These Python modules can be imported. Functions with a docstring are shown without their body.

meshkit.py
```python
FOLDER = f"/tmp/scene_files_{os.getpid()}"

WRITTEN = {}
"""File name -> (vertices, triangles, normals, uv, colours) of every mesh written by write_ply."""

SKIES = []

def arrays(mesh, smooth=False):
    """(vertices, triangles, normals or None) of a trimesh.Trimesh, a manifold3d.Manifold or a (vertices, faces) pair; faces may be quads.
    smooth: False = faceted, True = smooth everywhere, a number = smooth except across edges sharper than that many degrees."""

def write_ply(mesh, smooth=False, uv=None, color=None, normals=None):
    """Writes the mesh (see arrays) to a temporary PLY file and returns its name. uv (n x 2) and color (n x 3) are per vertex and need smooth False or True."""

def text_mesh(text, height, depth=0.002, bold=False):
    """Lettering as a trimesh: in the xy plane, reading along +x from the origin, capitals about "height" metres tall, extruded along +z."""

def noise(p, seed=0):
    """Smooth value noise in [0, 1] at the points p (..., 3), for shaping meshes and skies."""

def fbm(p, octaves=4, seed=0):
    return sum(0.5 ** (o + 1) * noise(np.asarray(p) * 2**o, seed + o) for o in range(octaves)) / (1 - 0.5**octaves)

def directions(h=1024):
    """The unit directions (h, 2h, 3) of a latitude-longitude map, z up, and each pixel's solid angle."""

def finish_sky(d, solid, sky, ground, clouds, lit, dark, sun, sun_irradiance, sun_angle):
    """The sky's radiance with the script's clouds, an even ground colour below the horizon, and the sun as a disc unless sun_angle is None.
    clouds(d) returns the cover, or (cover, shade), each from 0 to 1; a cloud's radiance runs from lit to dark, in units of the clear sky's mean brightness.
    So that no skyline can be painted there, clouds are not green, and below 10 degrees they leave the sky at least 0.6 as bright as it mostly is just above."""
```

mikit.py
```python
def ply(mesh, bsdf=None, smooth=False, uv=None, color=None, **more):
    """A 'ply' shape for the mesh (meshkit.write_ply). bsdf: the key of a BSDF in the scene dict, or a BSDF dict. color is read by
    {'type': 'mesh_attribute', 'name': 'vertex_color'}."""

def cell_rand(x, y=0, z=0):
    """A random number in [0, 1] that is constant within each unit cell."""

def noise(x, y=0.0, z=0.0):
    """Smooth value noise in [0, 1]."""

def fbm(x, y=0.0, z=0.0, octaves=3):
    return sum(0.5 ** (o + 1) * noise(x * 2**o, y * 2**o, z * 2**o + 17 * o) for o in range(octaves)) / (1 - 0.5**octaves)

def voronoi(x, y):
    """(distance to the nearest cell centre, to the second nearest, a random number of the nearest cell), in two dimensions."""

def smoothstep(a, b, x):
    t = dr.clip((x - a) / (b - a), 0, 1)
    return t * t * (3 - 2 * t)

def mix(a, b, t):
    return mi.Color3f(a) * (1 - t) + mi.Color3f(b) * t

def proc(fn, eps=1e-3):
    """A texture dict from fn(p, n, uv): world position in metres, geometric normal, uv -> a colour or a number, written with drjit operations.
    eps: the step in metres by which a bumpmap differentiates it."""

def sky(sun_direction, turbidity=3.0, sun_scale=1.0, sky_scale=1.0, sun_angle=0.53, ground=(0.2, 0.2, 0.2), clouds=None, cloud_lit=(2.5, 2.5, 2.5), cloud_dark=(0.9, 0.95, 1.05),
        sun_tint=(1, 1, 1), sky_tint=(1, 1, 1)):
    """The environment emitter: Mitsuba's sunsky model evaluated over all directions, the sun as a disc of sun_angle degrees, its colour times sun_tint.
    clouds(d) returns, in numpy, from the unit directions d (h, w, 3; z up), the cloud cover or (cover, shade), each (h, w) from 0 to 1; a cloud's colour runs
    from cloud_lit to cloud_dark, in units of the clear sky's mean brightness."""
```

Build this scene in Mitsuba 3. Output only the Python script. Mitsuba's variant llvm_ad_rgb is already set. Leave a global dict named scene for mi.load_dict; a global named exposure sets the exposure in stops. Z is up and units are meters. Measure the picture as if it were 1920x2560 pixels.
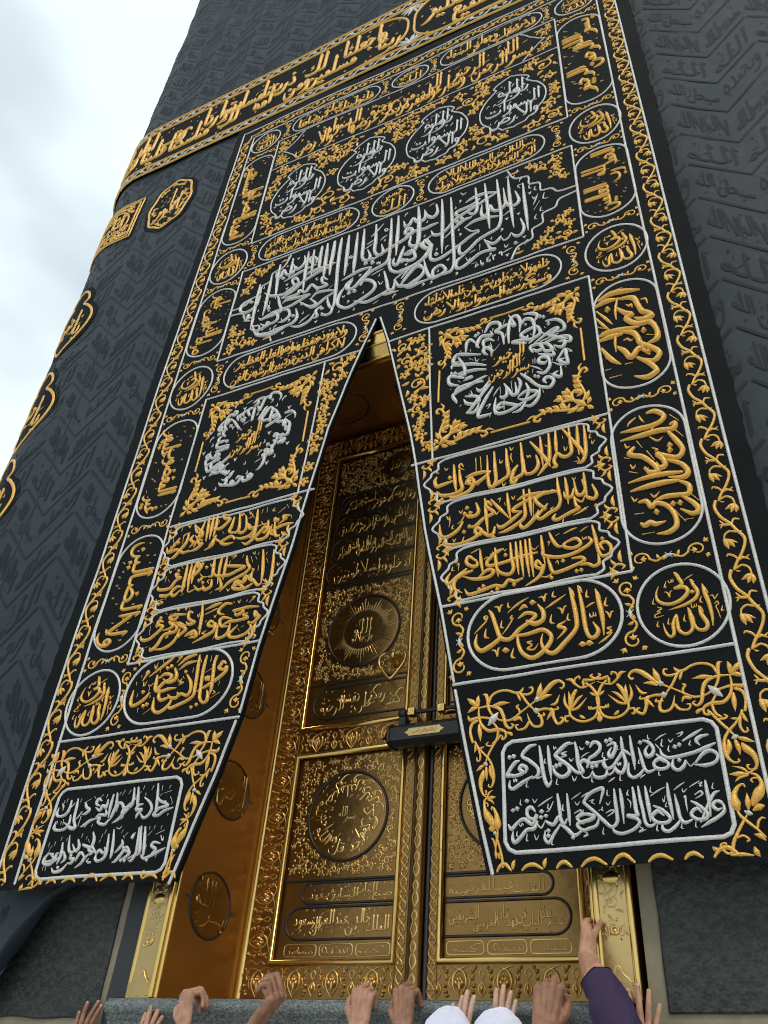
import math, random
import numpy as np
import trimesh
import manifold3d as m3
import mitsuba as mi
import mikit
import meshkit
from scipy.spatial import cKDTree
from shapely.geometry import Polygon, Point, box as sbox
from shapely import affinity

T = mi.ScalarTransform4f
scene, labels = {}, {}
CZ = 1.80                                   # height of the lens above the ground; every v below is metres above the lens

# ---------------------------------------------------------------- camera, sky, exposure
_right, _up, _back = (np.array(a) for a in ((0.90196511, 0.42612062, 0.0698581), (0.2131976, -0.58014841, 0.78611361), (0.37550728, -0.69415347, -0.61412152)))
EYE = np.array([1.533, -2.62, CZ])
scene['camera'] = {'type': 'perspective', 'fov': 49.56, 'fov_axis': 'x', 'near_clip': 0.05, 'far_clip': 2000.0,
                   'to_world': T().look_at(origin=EYE.tolist(), target=(EYE - _back).tolist(), up=_up.tolist())}


def cloud_cover(d):
    n = meshkit.fbm(np.stack([d[..., 0] * 2.2, d[..., 1] * 2.2, d[..., 2] * 3.4], -1) + 3.7, 5, seed=4)
    c = np.clip((n - .36) / .2, 0, 1)
    return .50 + .5 * c, np.clip(.85 - 2.2 * (n - .35), 0, 1) * .45


scene['sky'] = mikit.sky((.34, -.55, .76), turbidity=4, sun_scale=.26, sun_angle=14, sun_tint=(.92, .98, 1.06), sky_scale=1.0, clouds=cloud_cover, cloud_lit=(3.15, 3.55, 3.6), cloud_dark=(2.4, 2.85, 3.0), ground=(.25, .24, .22))
exposure = 1.55

# ---------------------------------------------------------------- materials
def principled(**k):
    return {'type': 'twosided', 'bsdf': {'type': 'principled', **{a: ({'type': 'rgb', 'value': list(b)} if isinstance(b, (tuple, list)) else b) for a, b in k.items()}}}


def bumped(b, fn, scale, eps=1e-3):
    return {'type': 'twosided', 'bsdf': {'type': 'bumpmap', 'arbitrary': mikit.proc(fn, eps), 'scale': scale, 'bsdf': b['bsdf']}}


fbm, noise, smoothstep, mix = mikit.fbm, mikit.noise, mikit.smoothstep, mikit.mix
C3 = mi.Color3f
scene['gold_thread'] = bumped(principled(base_color=mikit.proc(lambda p, n, uv: mix((.62, .33, .055), (.80, .47, .11), fbm(p.x * 14, p.y * 14, p.z * 14) * .75 + .5 * (noise(p.x * 260, p.y * 40, p.z * 260) - .3))), roughness=.40, metallic=.35, specular=.5),
                              lambda p, n, uv: noise(p.x * 330 + 90 * p.z, p.y * 120, p.z * 330 - 90 * p.x) * .5 + fbm(p.x * 70, p.y * 70, p.z * 70, 2) * .6, .0022)
scene['silver_thread'] = bumped(principled(base_color=mikit.proc(lambda p, n, uv: mix((.46, .44, .42), (.68, .67, .64), fbm(p.x * 11, p.y * 11, p.z * 11) * .8 + .5 * (noise(p.x * 260, p.y * 40, p.z * 260) - .3))), roughness=.46, metallic=.25, specular=.5),
                              lambda p, n, uv: noise(p.x * 330 + 90 * p.z, p.y * 120, p.z * 330 - 90 * p.x) * .5 + fbm(p.x * 70, p.y * 70, p.z * 70, 2) * .6, .0022)
scene['black_silk'] = bumped(principled(base_color=mikit.proc(lambda p, n, uv: mix((.0035, .0042, .0052), (.0065, .0075, .0085), fbm(p.x * 5, p.y * 5, p.z * 5))), roughness=.7, specular=.10),
                             lambda p, n, uv: fbm(p.x * 9, p.y * 9, p.z * 3.5, 3) * .8 + noise(p.x * 420, p.y * 420, p.z * 420) * .02, .006)
scene['cover_silk'] = bumped(principled(base_color=mikit.proc(lambda p, n, uv: mix((.0155, .0225, .0305), (.024, .034, .045), fbm(p.x * 1.7, p.y * 1.7, p.z * 1.1))), roughness=.58, specular=.26, sheen=.0),
                             lambda p, n, uv: fbm(p.x * 4, p.y * 4, p.z * 2.2, 4), .012)
scene['cover_weave'] = principled(base_color=(.0125, .0178, .0240), roughness=.64, specular=.22)


def gold(a, b, rough, k=3.0, bump=None, fn=None):
    m = principled(base_color=mikit.proc(lambda p, n, uv: mix(a, b, fbm(p.x * k, p.y * k, p.z * k, 4))), roughness=rough, metallic=1.0)
    return bumped(m, fn or (lambda p, n, uv: fbm(p.x * 30, p.y * 30, p.z * 30, 3)), bump) if bump else m


scene['gold_plate'] = gold((.19, .104, .034), (.34, .195, .068), .34, 4, .0012)
scene['gold_relief'] = gold((.54, .33, .105), (.80, .53, .20), .24, 6)
scene['gold_rail'] = gold((.62, .40, .12), (.80, .54, .19), .24, 3, .0008)
scene['gold_smooth'] = gold((.36, .19, .070), (.52, .30, .115), .34, 1.6, .0016, lambda p, n, uv: fbm(p.x * 5, p.y * 5, p.z * 5, 3))
scene['gold_pale'] = gold((.46, .31, .125), (.62, .43, .19), .33, 5, .0015)
scene['dark_metal'] = principled(base_color=(.020, .019, .018), roughness=.42, metallic=.2, specular=.5)
scene['dark_rail'] = principled(base_color=(.055, .050, .048), roughness=.36, metallic=.7, specular=.5)


def granite_color(p, n, uv):
    g = noise(p.x * 190, p.y * 190, p.z * 190) * .55 + noise(p.x * 420, p.y * 420, p.z * 420) * .45
    base = mix((.06, .068, .068), (.21, .235, .235), smoothstep(.25, .8, g))
    return base * (.75 + .5 * fbm(p.x * 4, p.y * 4, p.z * 4))


scene['granite_dark'] = bumped(principled(base_color=mikit.proc(lambda p, n, uv: mix((.013, .015, .014), (.046, .049, .046), smoothstep(.25, .8, noise(p.x * 170, p.y * 170, p.z * 170) * .5 + fbm(p.x * 60, p.y * 60, p.z * 60) * .5)) * (.7 + .6 * fbm(p.x * 3, p.y * 3, p.z * 3))), roughness=.6, specular=.4),
                               lambda p, n, uv: fbm(p.x * 60, p.y * 60, p.z * 60, 4), .004)
scene['granite_smooth'] = principled(base_color=(.022, .024, .026), roughness=.5, specular=.45)
scene['granite_sill'] = bumped(principled(base_color=mikit.proc(granite_color), roughness=.42, specular=.5), lambda p, n, uv: fbm(p.x * 120, p.y * 120, p.z * 120, 2), .0008)
scene['mortar'] = bumped(principled(base_color=mikit.proc(lambda p, n, uv: mix((.19, .165, .115), (.31, .27, .19), fbm(p.x * 18, p.y * 18, p.z * 9, 4))), roughness=.8, specular=.2), lambda p, n, uv: fbm(p.x * 50, p.y * 50, p.z * 50, 3), .004)
scene['marble'] = principled(base_color=mikit.proc(lambda p, n, uv: mix((.42, .41, .39), (.55, .54, .52), fbm(p.x * .8, p.y * .8, 0))), roughness=.35, specular=.5)


def skin(a, b):
    return bumped(principled(base_color=mikit.proc(lambda p, n, uv: mix(a, b, smoothstep(.25, .75, fbm(p.x * 38, p.y * 38, p.z * 38, 4)))), roughness=.48, specular=.4, sheen=.15), lambda p, n, uv: fbm(p.x * 160, p.y * 160, p.z * 90, 3), .0016)


scene['skin_tan'] = skin((.36, .18, .11), (.50, .27, .18))
scene['skin_brown'] = skin((.23, .11, .065), (.34, .17, .105))
scene['skin_light'] = skin((.44, .25, .17), (.58, .35, .25))
scene['nail'] = principled(base_color=(.60, .36, .29), roughness=.3, specular=.5)
scene['white_cotton'] = bumped(principled(base_color=(.66, .66, .78), roughness=.8, sheen=.4), lambda p, n, uv: fbm(p.x * 30, p.y * 30, p.z * 30, 3), .006)
scene['purple_cotton'] = bumped(principled(base_color=(.030, .014, .055), roughness=.8, sheen=.4), lambda p, n, uv: fbm(p.x * 30, p.y * 30, p.z * 30, 3), .008)

# ---------------------------------------------------------------- naming
_used = {}


def numbered(base):
    n = _used.get(base, -1) + 1
    _used[base] = n
    return base if n == 0 else f'{base}_{n:03d}'


def thing(name, label, cat, group=None, kind=None):
    key = numbered(name)
    labels[key] = {'label': label, 'category': cat}
    if group: labels[key]['group'] = group
    if kind: labels[key]['kind'] = kind
    return key


def add(name, mesh, mat, parent=None, smooth=False, label=None, kind=None, **more):
    """One entry of the scene: a part of parent, or a thing of one mesh whose key is name."""
    key = numbered(f'{parent}__{name}') if parent else name
    scene[key] = mikit.ply(mesh, mat, smooth=smooth, **more)
    if label or kind:
        labels.setdefault(key, {})
        if label: labels[key]['label'] = label
        if kind: labels[key]['kind'] = kind
    return key


def box_mesh(x0, x1, y0, y1, z0, z1, r=0.0):
    """A box with its edges chamfered by r."""
    if r <= 0:
        m = trimesh.creation.box((x1 - x0, y1 - y0, z1 - z0))
        m.apply_translation(((x0 + x1) / 2, (y0 + y1) / 2, (z0 + z1) / 2))
        return m
    P = []
    for x in (x0, x1):
        for y in (y0, y1):
            for z in (z0, z1):
                sx, sy, sz = (1 if x == x0 else -1), (1 if y == y0 else -1), (1 if z == z0 else -1)
                P += [(x + sx * r, y + sy * r, z), (x + sx * r, y, z + sz * r), (x, y + sy * r, z + sz * r)]
    return trimesh.convex.convex_hull(np.array(P))


def cat(*ms):
    return trimesh.util.concatenate(list(ms))


def sweep(profile, path, closed=False):
    """A profile (n, 2: outward, forward) swept along a polyline in a plane y = const given as (x, z, y) points; mitred corners. forward is -y."""
    path = np.asarray(path, float)
    n = len(path)
    V = []
    for i in range(n):
        a = path[i] - path[i - 1] if (closed or i > 0) else path[1] - path[0]
        b = path[(i + 1) % n] - path[i] if (closed or i < n - 1) else path[-1] - path[-2]
        na, nb = (np.array([-d[1], d[0]]) / (np.hypot(d[0], d[1]) + 1e-12) for d in (a, b))
        m = na + nb
        m = m / (m @ m + 1e-9) * 2 if (m @ m) > 1e-6 else na
        for o, f in profile:
            V.append((path[i][0] + m[0] * o, path[i][2] - f, path[i][1] + m[1] * o))
    k, F = len(profile), []
    for i in range(n if closed else n - 1):
        j = (i + 1) % n
        for q in range(k - 1):
            F.append((i * k + q, j * k + q, j * k + q + 1, i * k + q + 1))
    m = trimesh.Trimesh(np.array(V), np.vstack([np.array(F)[:, [0, 1, 2]], np.array(F)[:, [0, 2, 3]]]), process=False)
    return m


def round_profile(w, h, n=7, lift=0.0):
    a = np.linspace(0, np.pi, n)
    return [(-w * math.cos(t), lift + h * math.sin(t)) for t in a]
# strokes of the drawn ornament and of two of the large inscriptions, in half millimetres (along, up, quarter width)
T_TOP_GOLD = '''-772,-116,19 -750,-62,19 -696,-34,20 -632,-36,19 -576,-62,20 -536,-74,20 -488,-152,18 -436,-216,11
-814,-42,5 -790,-50,26 -780,-94,24 -774,-148,22 -752,-198,17 -712,-238,14 -672,-258,14 -638,-262,15 -594,-254,19 -524,-206,14 -422,-144,13
-548,-72,17 -524,-52,20 -512,-30,3
-560,-72,13 -544,-108,19 -538,-130,3
-526,-82,17 -476,-88,19 -446,-70,17 -450,-40,14 -470,-42,11
-416,-132,12 -396,-76,41 -382,-20,5
-404,-140,18 -340,-72,37 -294,-32,34 -250,-24,22 -220,-54,16 -236,-82,16 -250,-74,9
-394,-148,12 -354,-124,28 -308,-120,4
-588,-266,17 -548,-254,24 -530,-284,4
-548,-230,10 -548,-196,16 -566,-170,17 -550,-160,11
-426,-240,11 -420,-224,19 -370,-214,20 -306,-228,14 -272,-226,13 -278,-210,10
-320,-192,10 -286,-184,22 -256,-126,4
-414,-236,13 -390,-290,22 -398,-330,22 -442,-330,18 -472,-298,18 -492,-232,5
-416,-260,14 -372,-260,16 -376,-242,10
-484,-296,22 -512,-332,18 -562,-338,14 -578,-308,15 -558,-302,10
-348,-216,11 -316,-232,33 -308,-278,24 -284,-332,20 -246,-314,20 -250,-292,14 -266,-294,9
-318,-244,22 -340,-274,18 -356,-298,3
-194,-248,15 -224,-188,22 -220,-120,4
-192,-238,14 -188,-170,27 -192,-112,4
-188,-238,15 -166,-150,29 -140,-108,22
-186,-244,13 -136,-178,22 -96,-150,4
-182,-250,13 -134,-234,20 -74,-174,4
-196,-238,18 -190,-288,17 -142,-328,18 -80,-336,18 -26,-310,18 -4,-252,16 -4,-184,20 30,-108,20 70,-68,16
-186,-288,15 -228,-288,16 -226,-322,15 -210,-320,11
-98,-316,11 -118,-302,22 -130,-288,3
-10,-250,13 -58,-256,15 -66,-238,12
-4,-252,12 42,-258,14 50,-242,13
-8,-284,15 8,-330,20 -2,-346,14 -16,-322,12
-12,-166,14 -32,-152,18 -50,-138,3
-206,-22,5 -168,-28,26 -142,-66,18 -92,-98,14 -4,-68,4
-148,-60,13 -140,-26,15 -112,-12,15 -108,-32,11
-86,-92,15 -88,-56,20 -94,-50,4
82,-42,22 18,-50,18 -32,-24,16 -20,-10,11
-844,-140,10 -844,-198,17 -826,-270,22 -776,-318,26 -708,-318,28 -658,-338,20 -652,-378,16 -678,-392,15 -674,-368,9
-844,-142,12 -762,-138,19 -694,-166,28 -666,-222,26 -650,-292,24 -618,-320,18 -594,-300,14 -610,-288,9
-926,-194,7 -908,-226,29 -850,-216,22 -786,-224,17 -718,-244,19
-856,-238,19 -896,-262,22 -908,-318,22 -890,-394,19
-740,-264,15 -708,-320,19 -718,-386,19 -748,-416,15
-850,-132,14 -896,-90,41 -932,-58,5
-846,-128,13 -852,-84,33 -846,-46,5
-854,-140,14 -890,-144,34 -928,-170,4
-844,-268,14 -838,-326,33 -834,-390,4
-734,-136,17 -676,-128,31 -614,-132,3
-662,-342,11 -618,-358,24 -608,-372,18'''
T_TOP_KNOT = '''-432,-136,15 -416,-136,43 -398,-132,14
-444,-216,14 -426,-218,46 -408,-212,14
-778,-282,7 -740,-238,53 -702,-194,7'''
T_SIDE_GOLD = '''676,-362,19 706,-406,17 744,-462,19 778,-508,18 798,-538,11
726,-428,14 762,-428,16 782,-416,12 766,-402,11
874,-388,18 856,-424,17 820,-468,17 770,-516,19 740,-566,21 732,-634,28 746,-688,21 776,-712,14 802,-704,12 796,-692,10
762,-568,14 760,-614,34 736,-672,12
836,-438,16 816,-436,17 796,-432,2
870,-404,14 880,-444,21 894,-468,3
854,-432,18 844,-486,19 858,-526,15 882,-524,14 880,-502,10
824,-560,19 862,-576,30 908,-598,3
800,-576,19 810,-620,30 812,-668,3
834,-596,14 852,-632,48 884,-672,39 894,-724,24 878,-758,16 848,-760,11 838,-736,14 854,-732,7
840,-784,10 810,-752,17 756,-732,3
836,-788,10 784,-782,32 730,-780,4
834,-794,10 786,-804,17 756,-826,4
838,-780,12 888,-760,8
850,-784,13 882,-802,19 896,-854,30 872,-900,64 838,-946,42 824,-972,14
894,-824,12 864,-812,11 842,-824,11 850,-838,10
798,-992,12 802,-950,34 806,-898,3
822,-1000,12 856,-982,42 884,-978,14
802,-862,10 796,-844,12 766,-856,21 736,-902,36 734,-958,64 744,-994,21
736,-994,11 752,-1028,19 784,-1064,19 826,-1108,14 852,-1142,14 864,-1156,5
784,-1024,11 750,-1070,17 716,-1120,19 686,-1172,21 674,-1224,18
708,-1146,12 744,-1136,14 772,-1158,14 758,-1170,10
826,-1108,11 836,-1068,16 858,-1044,12 876,-1048,11
802,-1132,4 832,-1142,30 858,-1170,6
670,-1226,12 644,-1228,16 618,-1200,15 618,-1178,12 642,-1172,11 648,-1186,10
606,-1212,10 584,-1202,28 568,-1188,3
662,-1238,14 720,-1236,22 780,-1246,8
790,-1198,4 798,-1230,35 810,-1254,6'''
T_SIDE_KNOT = '''786,-560,16 804,-552,35 820,-548,14
776,-1000,12 796,-1012,30 814,-1020,12'''
T_ROUNDEL = '''146,132,6 154,60,31 168,-28,30 172,-130,22 166,-200,8
176,54,6 162,82,20 148,126,11
98,-32,7 106,-96,30 134,-178,31 114,-218,29 74,-212,24 52,-174,22 44,-106,29 26,-40,10
124,-88,5 108,-50,20 100,-34,8
30,-40,16 38,-116,33 36,-194,25 -6,-230,24 -50,-200,26 -54,-142,24 -52,-76,13 -82,-138,26 -88,-214,26 -114,-234,20 -138,-194,18 -148,-124,4
48,-74,5 36,-54,14 26,-34,7
54,-10,6 54,-38,9 70,-34,8 74,-16,6
70,-34,9 86,-34,8 86,-12,4
74,184,9 90,138,26 110,76,28 82,24,28 2,-12,22 -96,-32,4
100,158,6 86,172,16 74,184,9
-24,262,8 0,212,29 16,154,31 -30,134,16
12,224,5 -8,246,18 -22,262,8
-36,132,24 32,128,31 44,84,31 -12,30,28 -90,12,26 -154,48,26 -164,108,16 -140,170,4
54,86,3 74,84,31 94,80,3
182,26,4 200,28,10 208,-4,8
208,-4,8 228,22,8 238,32,4
202,-40,5 220,-24,10 228,-46,8 208,-58,8 216,-104,8 222,-156,4
250,-62,4 238,-98,12 254,-100,4
-184,76,4 -196,38,11 -180,30,7
-84,200,4 -100,156,13 -86,150,7
-70,202,6 -66,184,9 -52,188,9 -48,210,5
-52,188,9 -38,188,9 -36,208,4
-106,114,4 -88,106,11 -78,68,9
-78,68,9 -68,106,9 -52,118,4
128,38,4 114,0,13 128,-12,6
2,-86,4 -10,-126,12 4,-138,6
-104,-94,4 -116,-134,12 -102,-140,6
-178,-104,4 -188,-140,13 -174,-148,6
-168,4,7 -142,-12,11 -174,-30,9 -154,-40,8 -192,-54,9 -188,-74,8 -134,-66,4
36,186,5 68,204,11 102,218,4'''
T_PILL = '''2056,3398,11 2072,3290,39 2086,3148,36 2084,3006,8
2088,3304,7 2072,3350,25 2058,3392,11
2018,3124,12 2048,3050,34 2020,3002,34 1982,3016,31 1960,3096,34 1950,3268,34 1930,3456,12
1958,3386,7 1944,3428,24 1930,3456,12
1866,3452,12 1886,3328,36 1900,3184,39 1890,3094,36 1808,3002,39 1724,2928,37 1658,2962,31 1634,3032,23 1648,3100,6
1900,3366,7 1884,3412,25 1868,3448,12
1820,3176,9 1764,3140,31 1816,3108,27 1750,3036,6
1900,2964,4 1930,2962,45 1962,2954,4
1950,2958,4 1978,2962,48 2008,2954,4
1620,3356,13 1658,3286,37 1654,3214,37 1592,3192,42 1530,3230,27
1466,3266,13 1532,3298,33 1602,3264,30 1544,3212,33 1470,3170,35 1398,3104,36 1326,3126,39 1292,3218,36 1264,3320,33 1232,3384,9
1278,3322,8 1256,3354,22 1234,3384,13
1326,3126,36 1254,3076,39 1172,3042,39 1128,3104,32 1140,3190,6
1434,3122,21 1540,3118,31 1652,3130,36 1710,3064,34 1672,2980,36 1574,2916,36 1492,2966,34 1460,3048,30 1456,3118,18
1332,3020,5 1362,3016,48 1392,3010,4
1554,3386,5 1582,3380,48 1610,3376,4
1566,3052,8 1530,3050,17 1564,3022,11 1528,2998,18 1576,2982,14 1612,3024,4
1994,3402,6 1986,3348,20 2006,3338,9
2128,3310,6 2112,3252,20 2134,3238,8
2110,3198,7 2128,3178,17 2138,3138,10
2138,3138,10 2152,3182,15 2170,3186,5
2144,3062,8 2112,3060,13 2140,3034,13 2106,3016,14 2146,3018,6
2042,2948,6 2090,2976,18 2138,3012,6
1998,3204,7 2002,3172,15 2022,3176,12 2026,3206,8
2022,3176,12 2042,3176,12 2040,3200,6
1976,3254,5 2010,3274,16 2044,3288,6
1676,3306,6 1748,3348,20 1836,3400,6
1746,3446,6 1736,3404,19 1762,3394,9
1630,3412,7 1660,3414,18 1672,3372,13
1672,3372,13 1682,3426,15 1698,3434,6
1766,3296,8 1792,3282,17 1800,3242,12
1800,3242,12 1818,3294,14 1836,3298,6
1844,3234,6 1834,3188,18 1854,3174,9
1722,3250,6 1710,3186,19 1738,3168,8
1382,3330,6 1464,3388,20 1552,3432,6
1390,3420,7 1388,3382,18 1404,3376,10
1280,3404,8 1308,3394,19 1318,3352,14
1318,3352,14 1332,3402,15 1350,3406,6
1218,3338,14 1196,3326,18 1212,3298,15 1224,3328,13
1214,3290,13 1166,3242,15 1118,3194,6
1418,3300,14 1404,3278,14 1428,3274,12
1420,3266,12 1378,3202,13 1338,3154,6
1336,3274,6 1328,3220,19 1350,3208,9
1210,3226,6 1202,3158,21 1232,3142,9
1252,3036,7 1282,3024,18 1296,2976,12
1296,2976,12 1304,3036,15 1318,3044,6
1422,3024,6 1406,2958,20 1432,2942,8
1476,3336,12 1514,3362,33 1538,3346,12'''
T_VINE = '''-44,0,26 -60,-58,24 -34,-150,24 16,-220,23 52,-298,24 86,-360,24 82,-418,22 48,-494,22 4,-562,22 -22,-618,22
28,-232,14 44,-194,18 72,-196,15 84,-204,9
22,-238,15 -16,-228,23 -54,-222,7
-24,-220,15 -40,-194,12 -46,-182,6
-36,-230,12 -46,-246,11 -50,-252,6
46,-310,14 4,-292,17 -32,-314,15 -42,-348,12
-42,-354,23 -34,-396,37 -26,-442,4
-30,-360,18 -6,-394,36 16,-434,4
-30,-360,18 6,-378,22 38,-402,5
60,-310,9 78,-310,11 82,-308,5
10,-550,15 50,-532,22 90,-558,6
64,-542,11 84,-524,12 92,-520,5
16,-540,11 -2,-508,18 -38,-486,17 -52,-502,7
-8,-610,15 32,-592,17 70,-620,17 80,-676,12
76,-680,22 46,-690,37 8,-710,5
76,-688,19 56,-716,33 42,-746,4
80,-682,20 84,-720,34 74,-754,4
-10,-630,11 2,-638,12 14,-638,4'''
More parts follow.
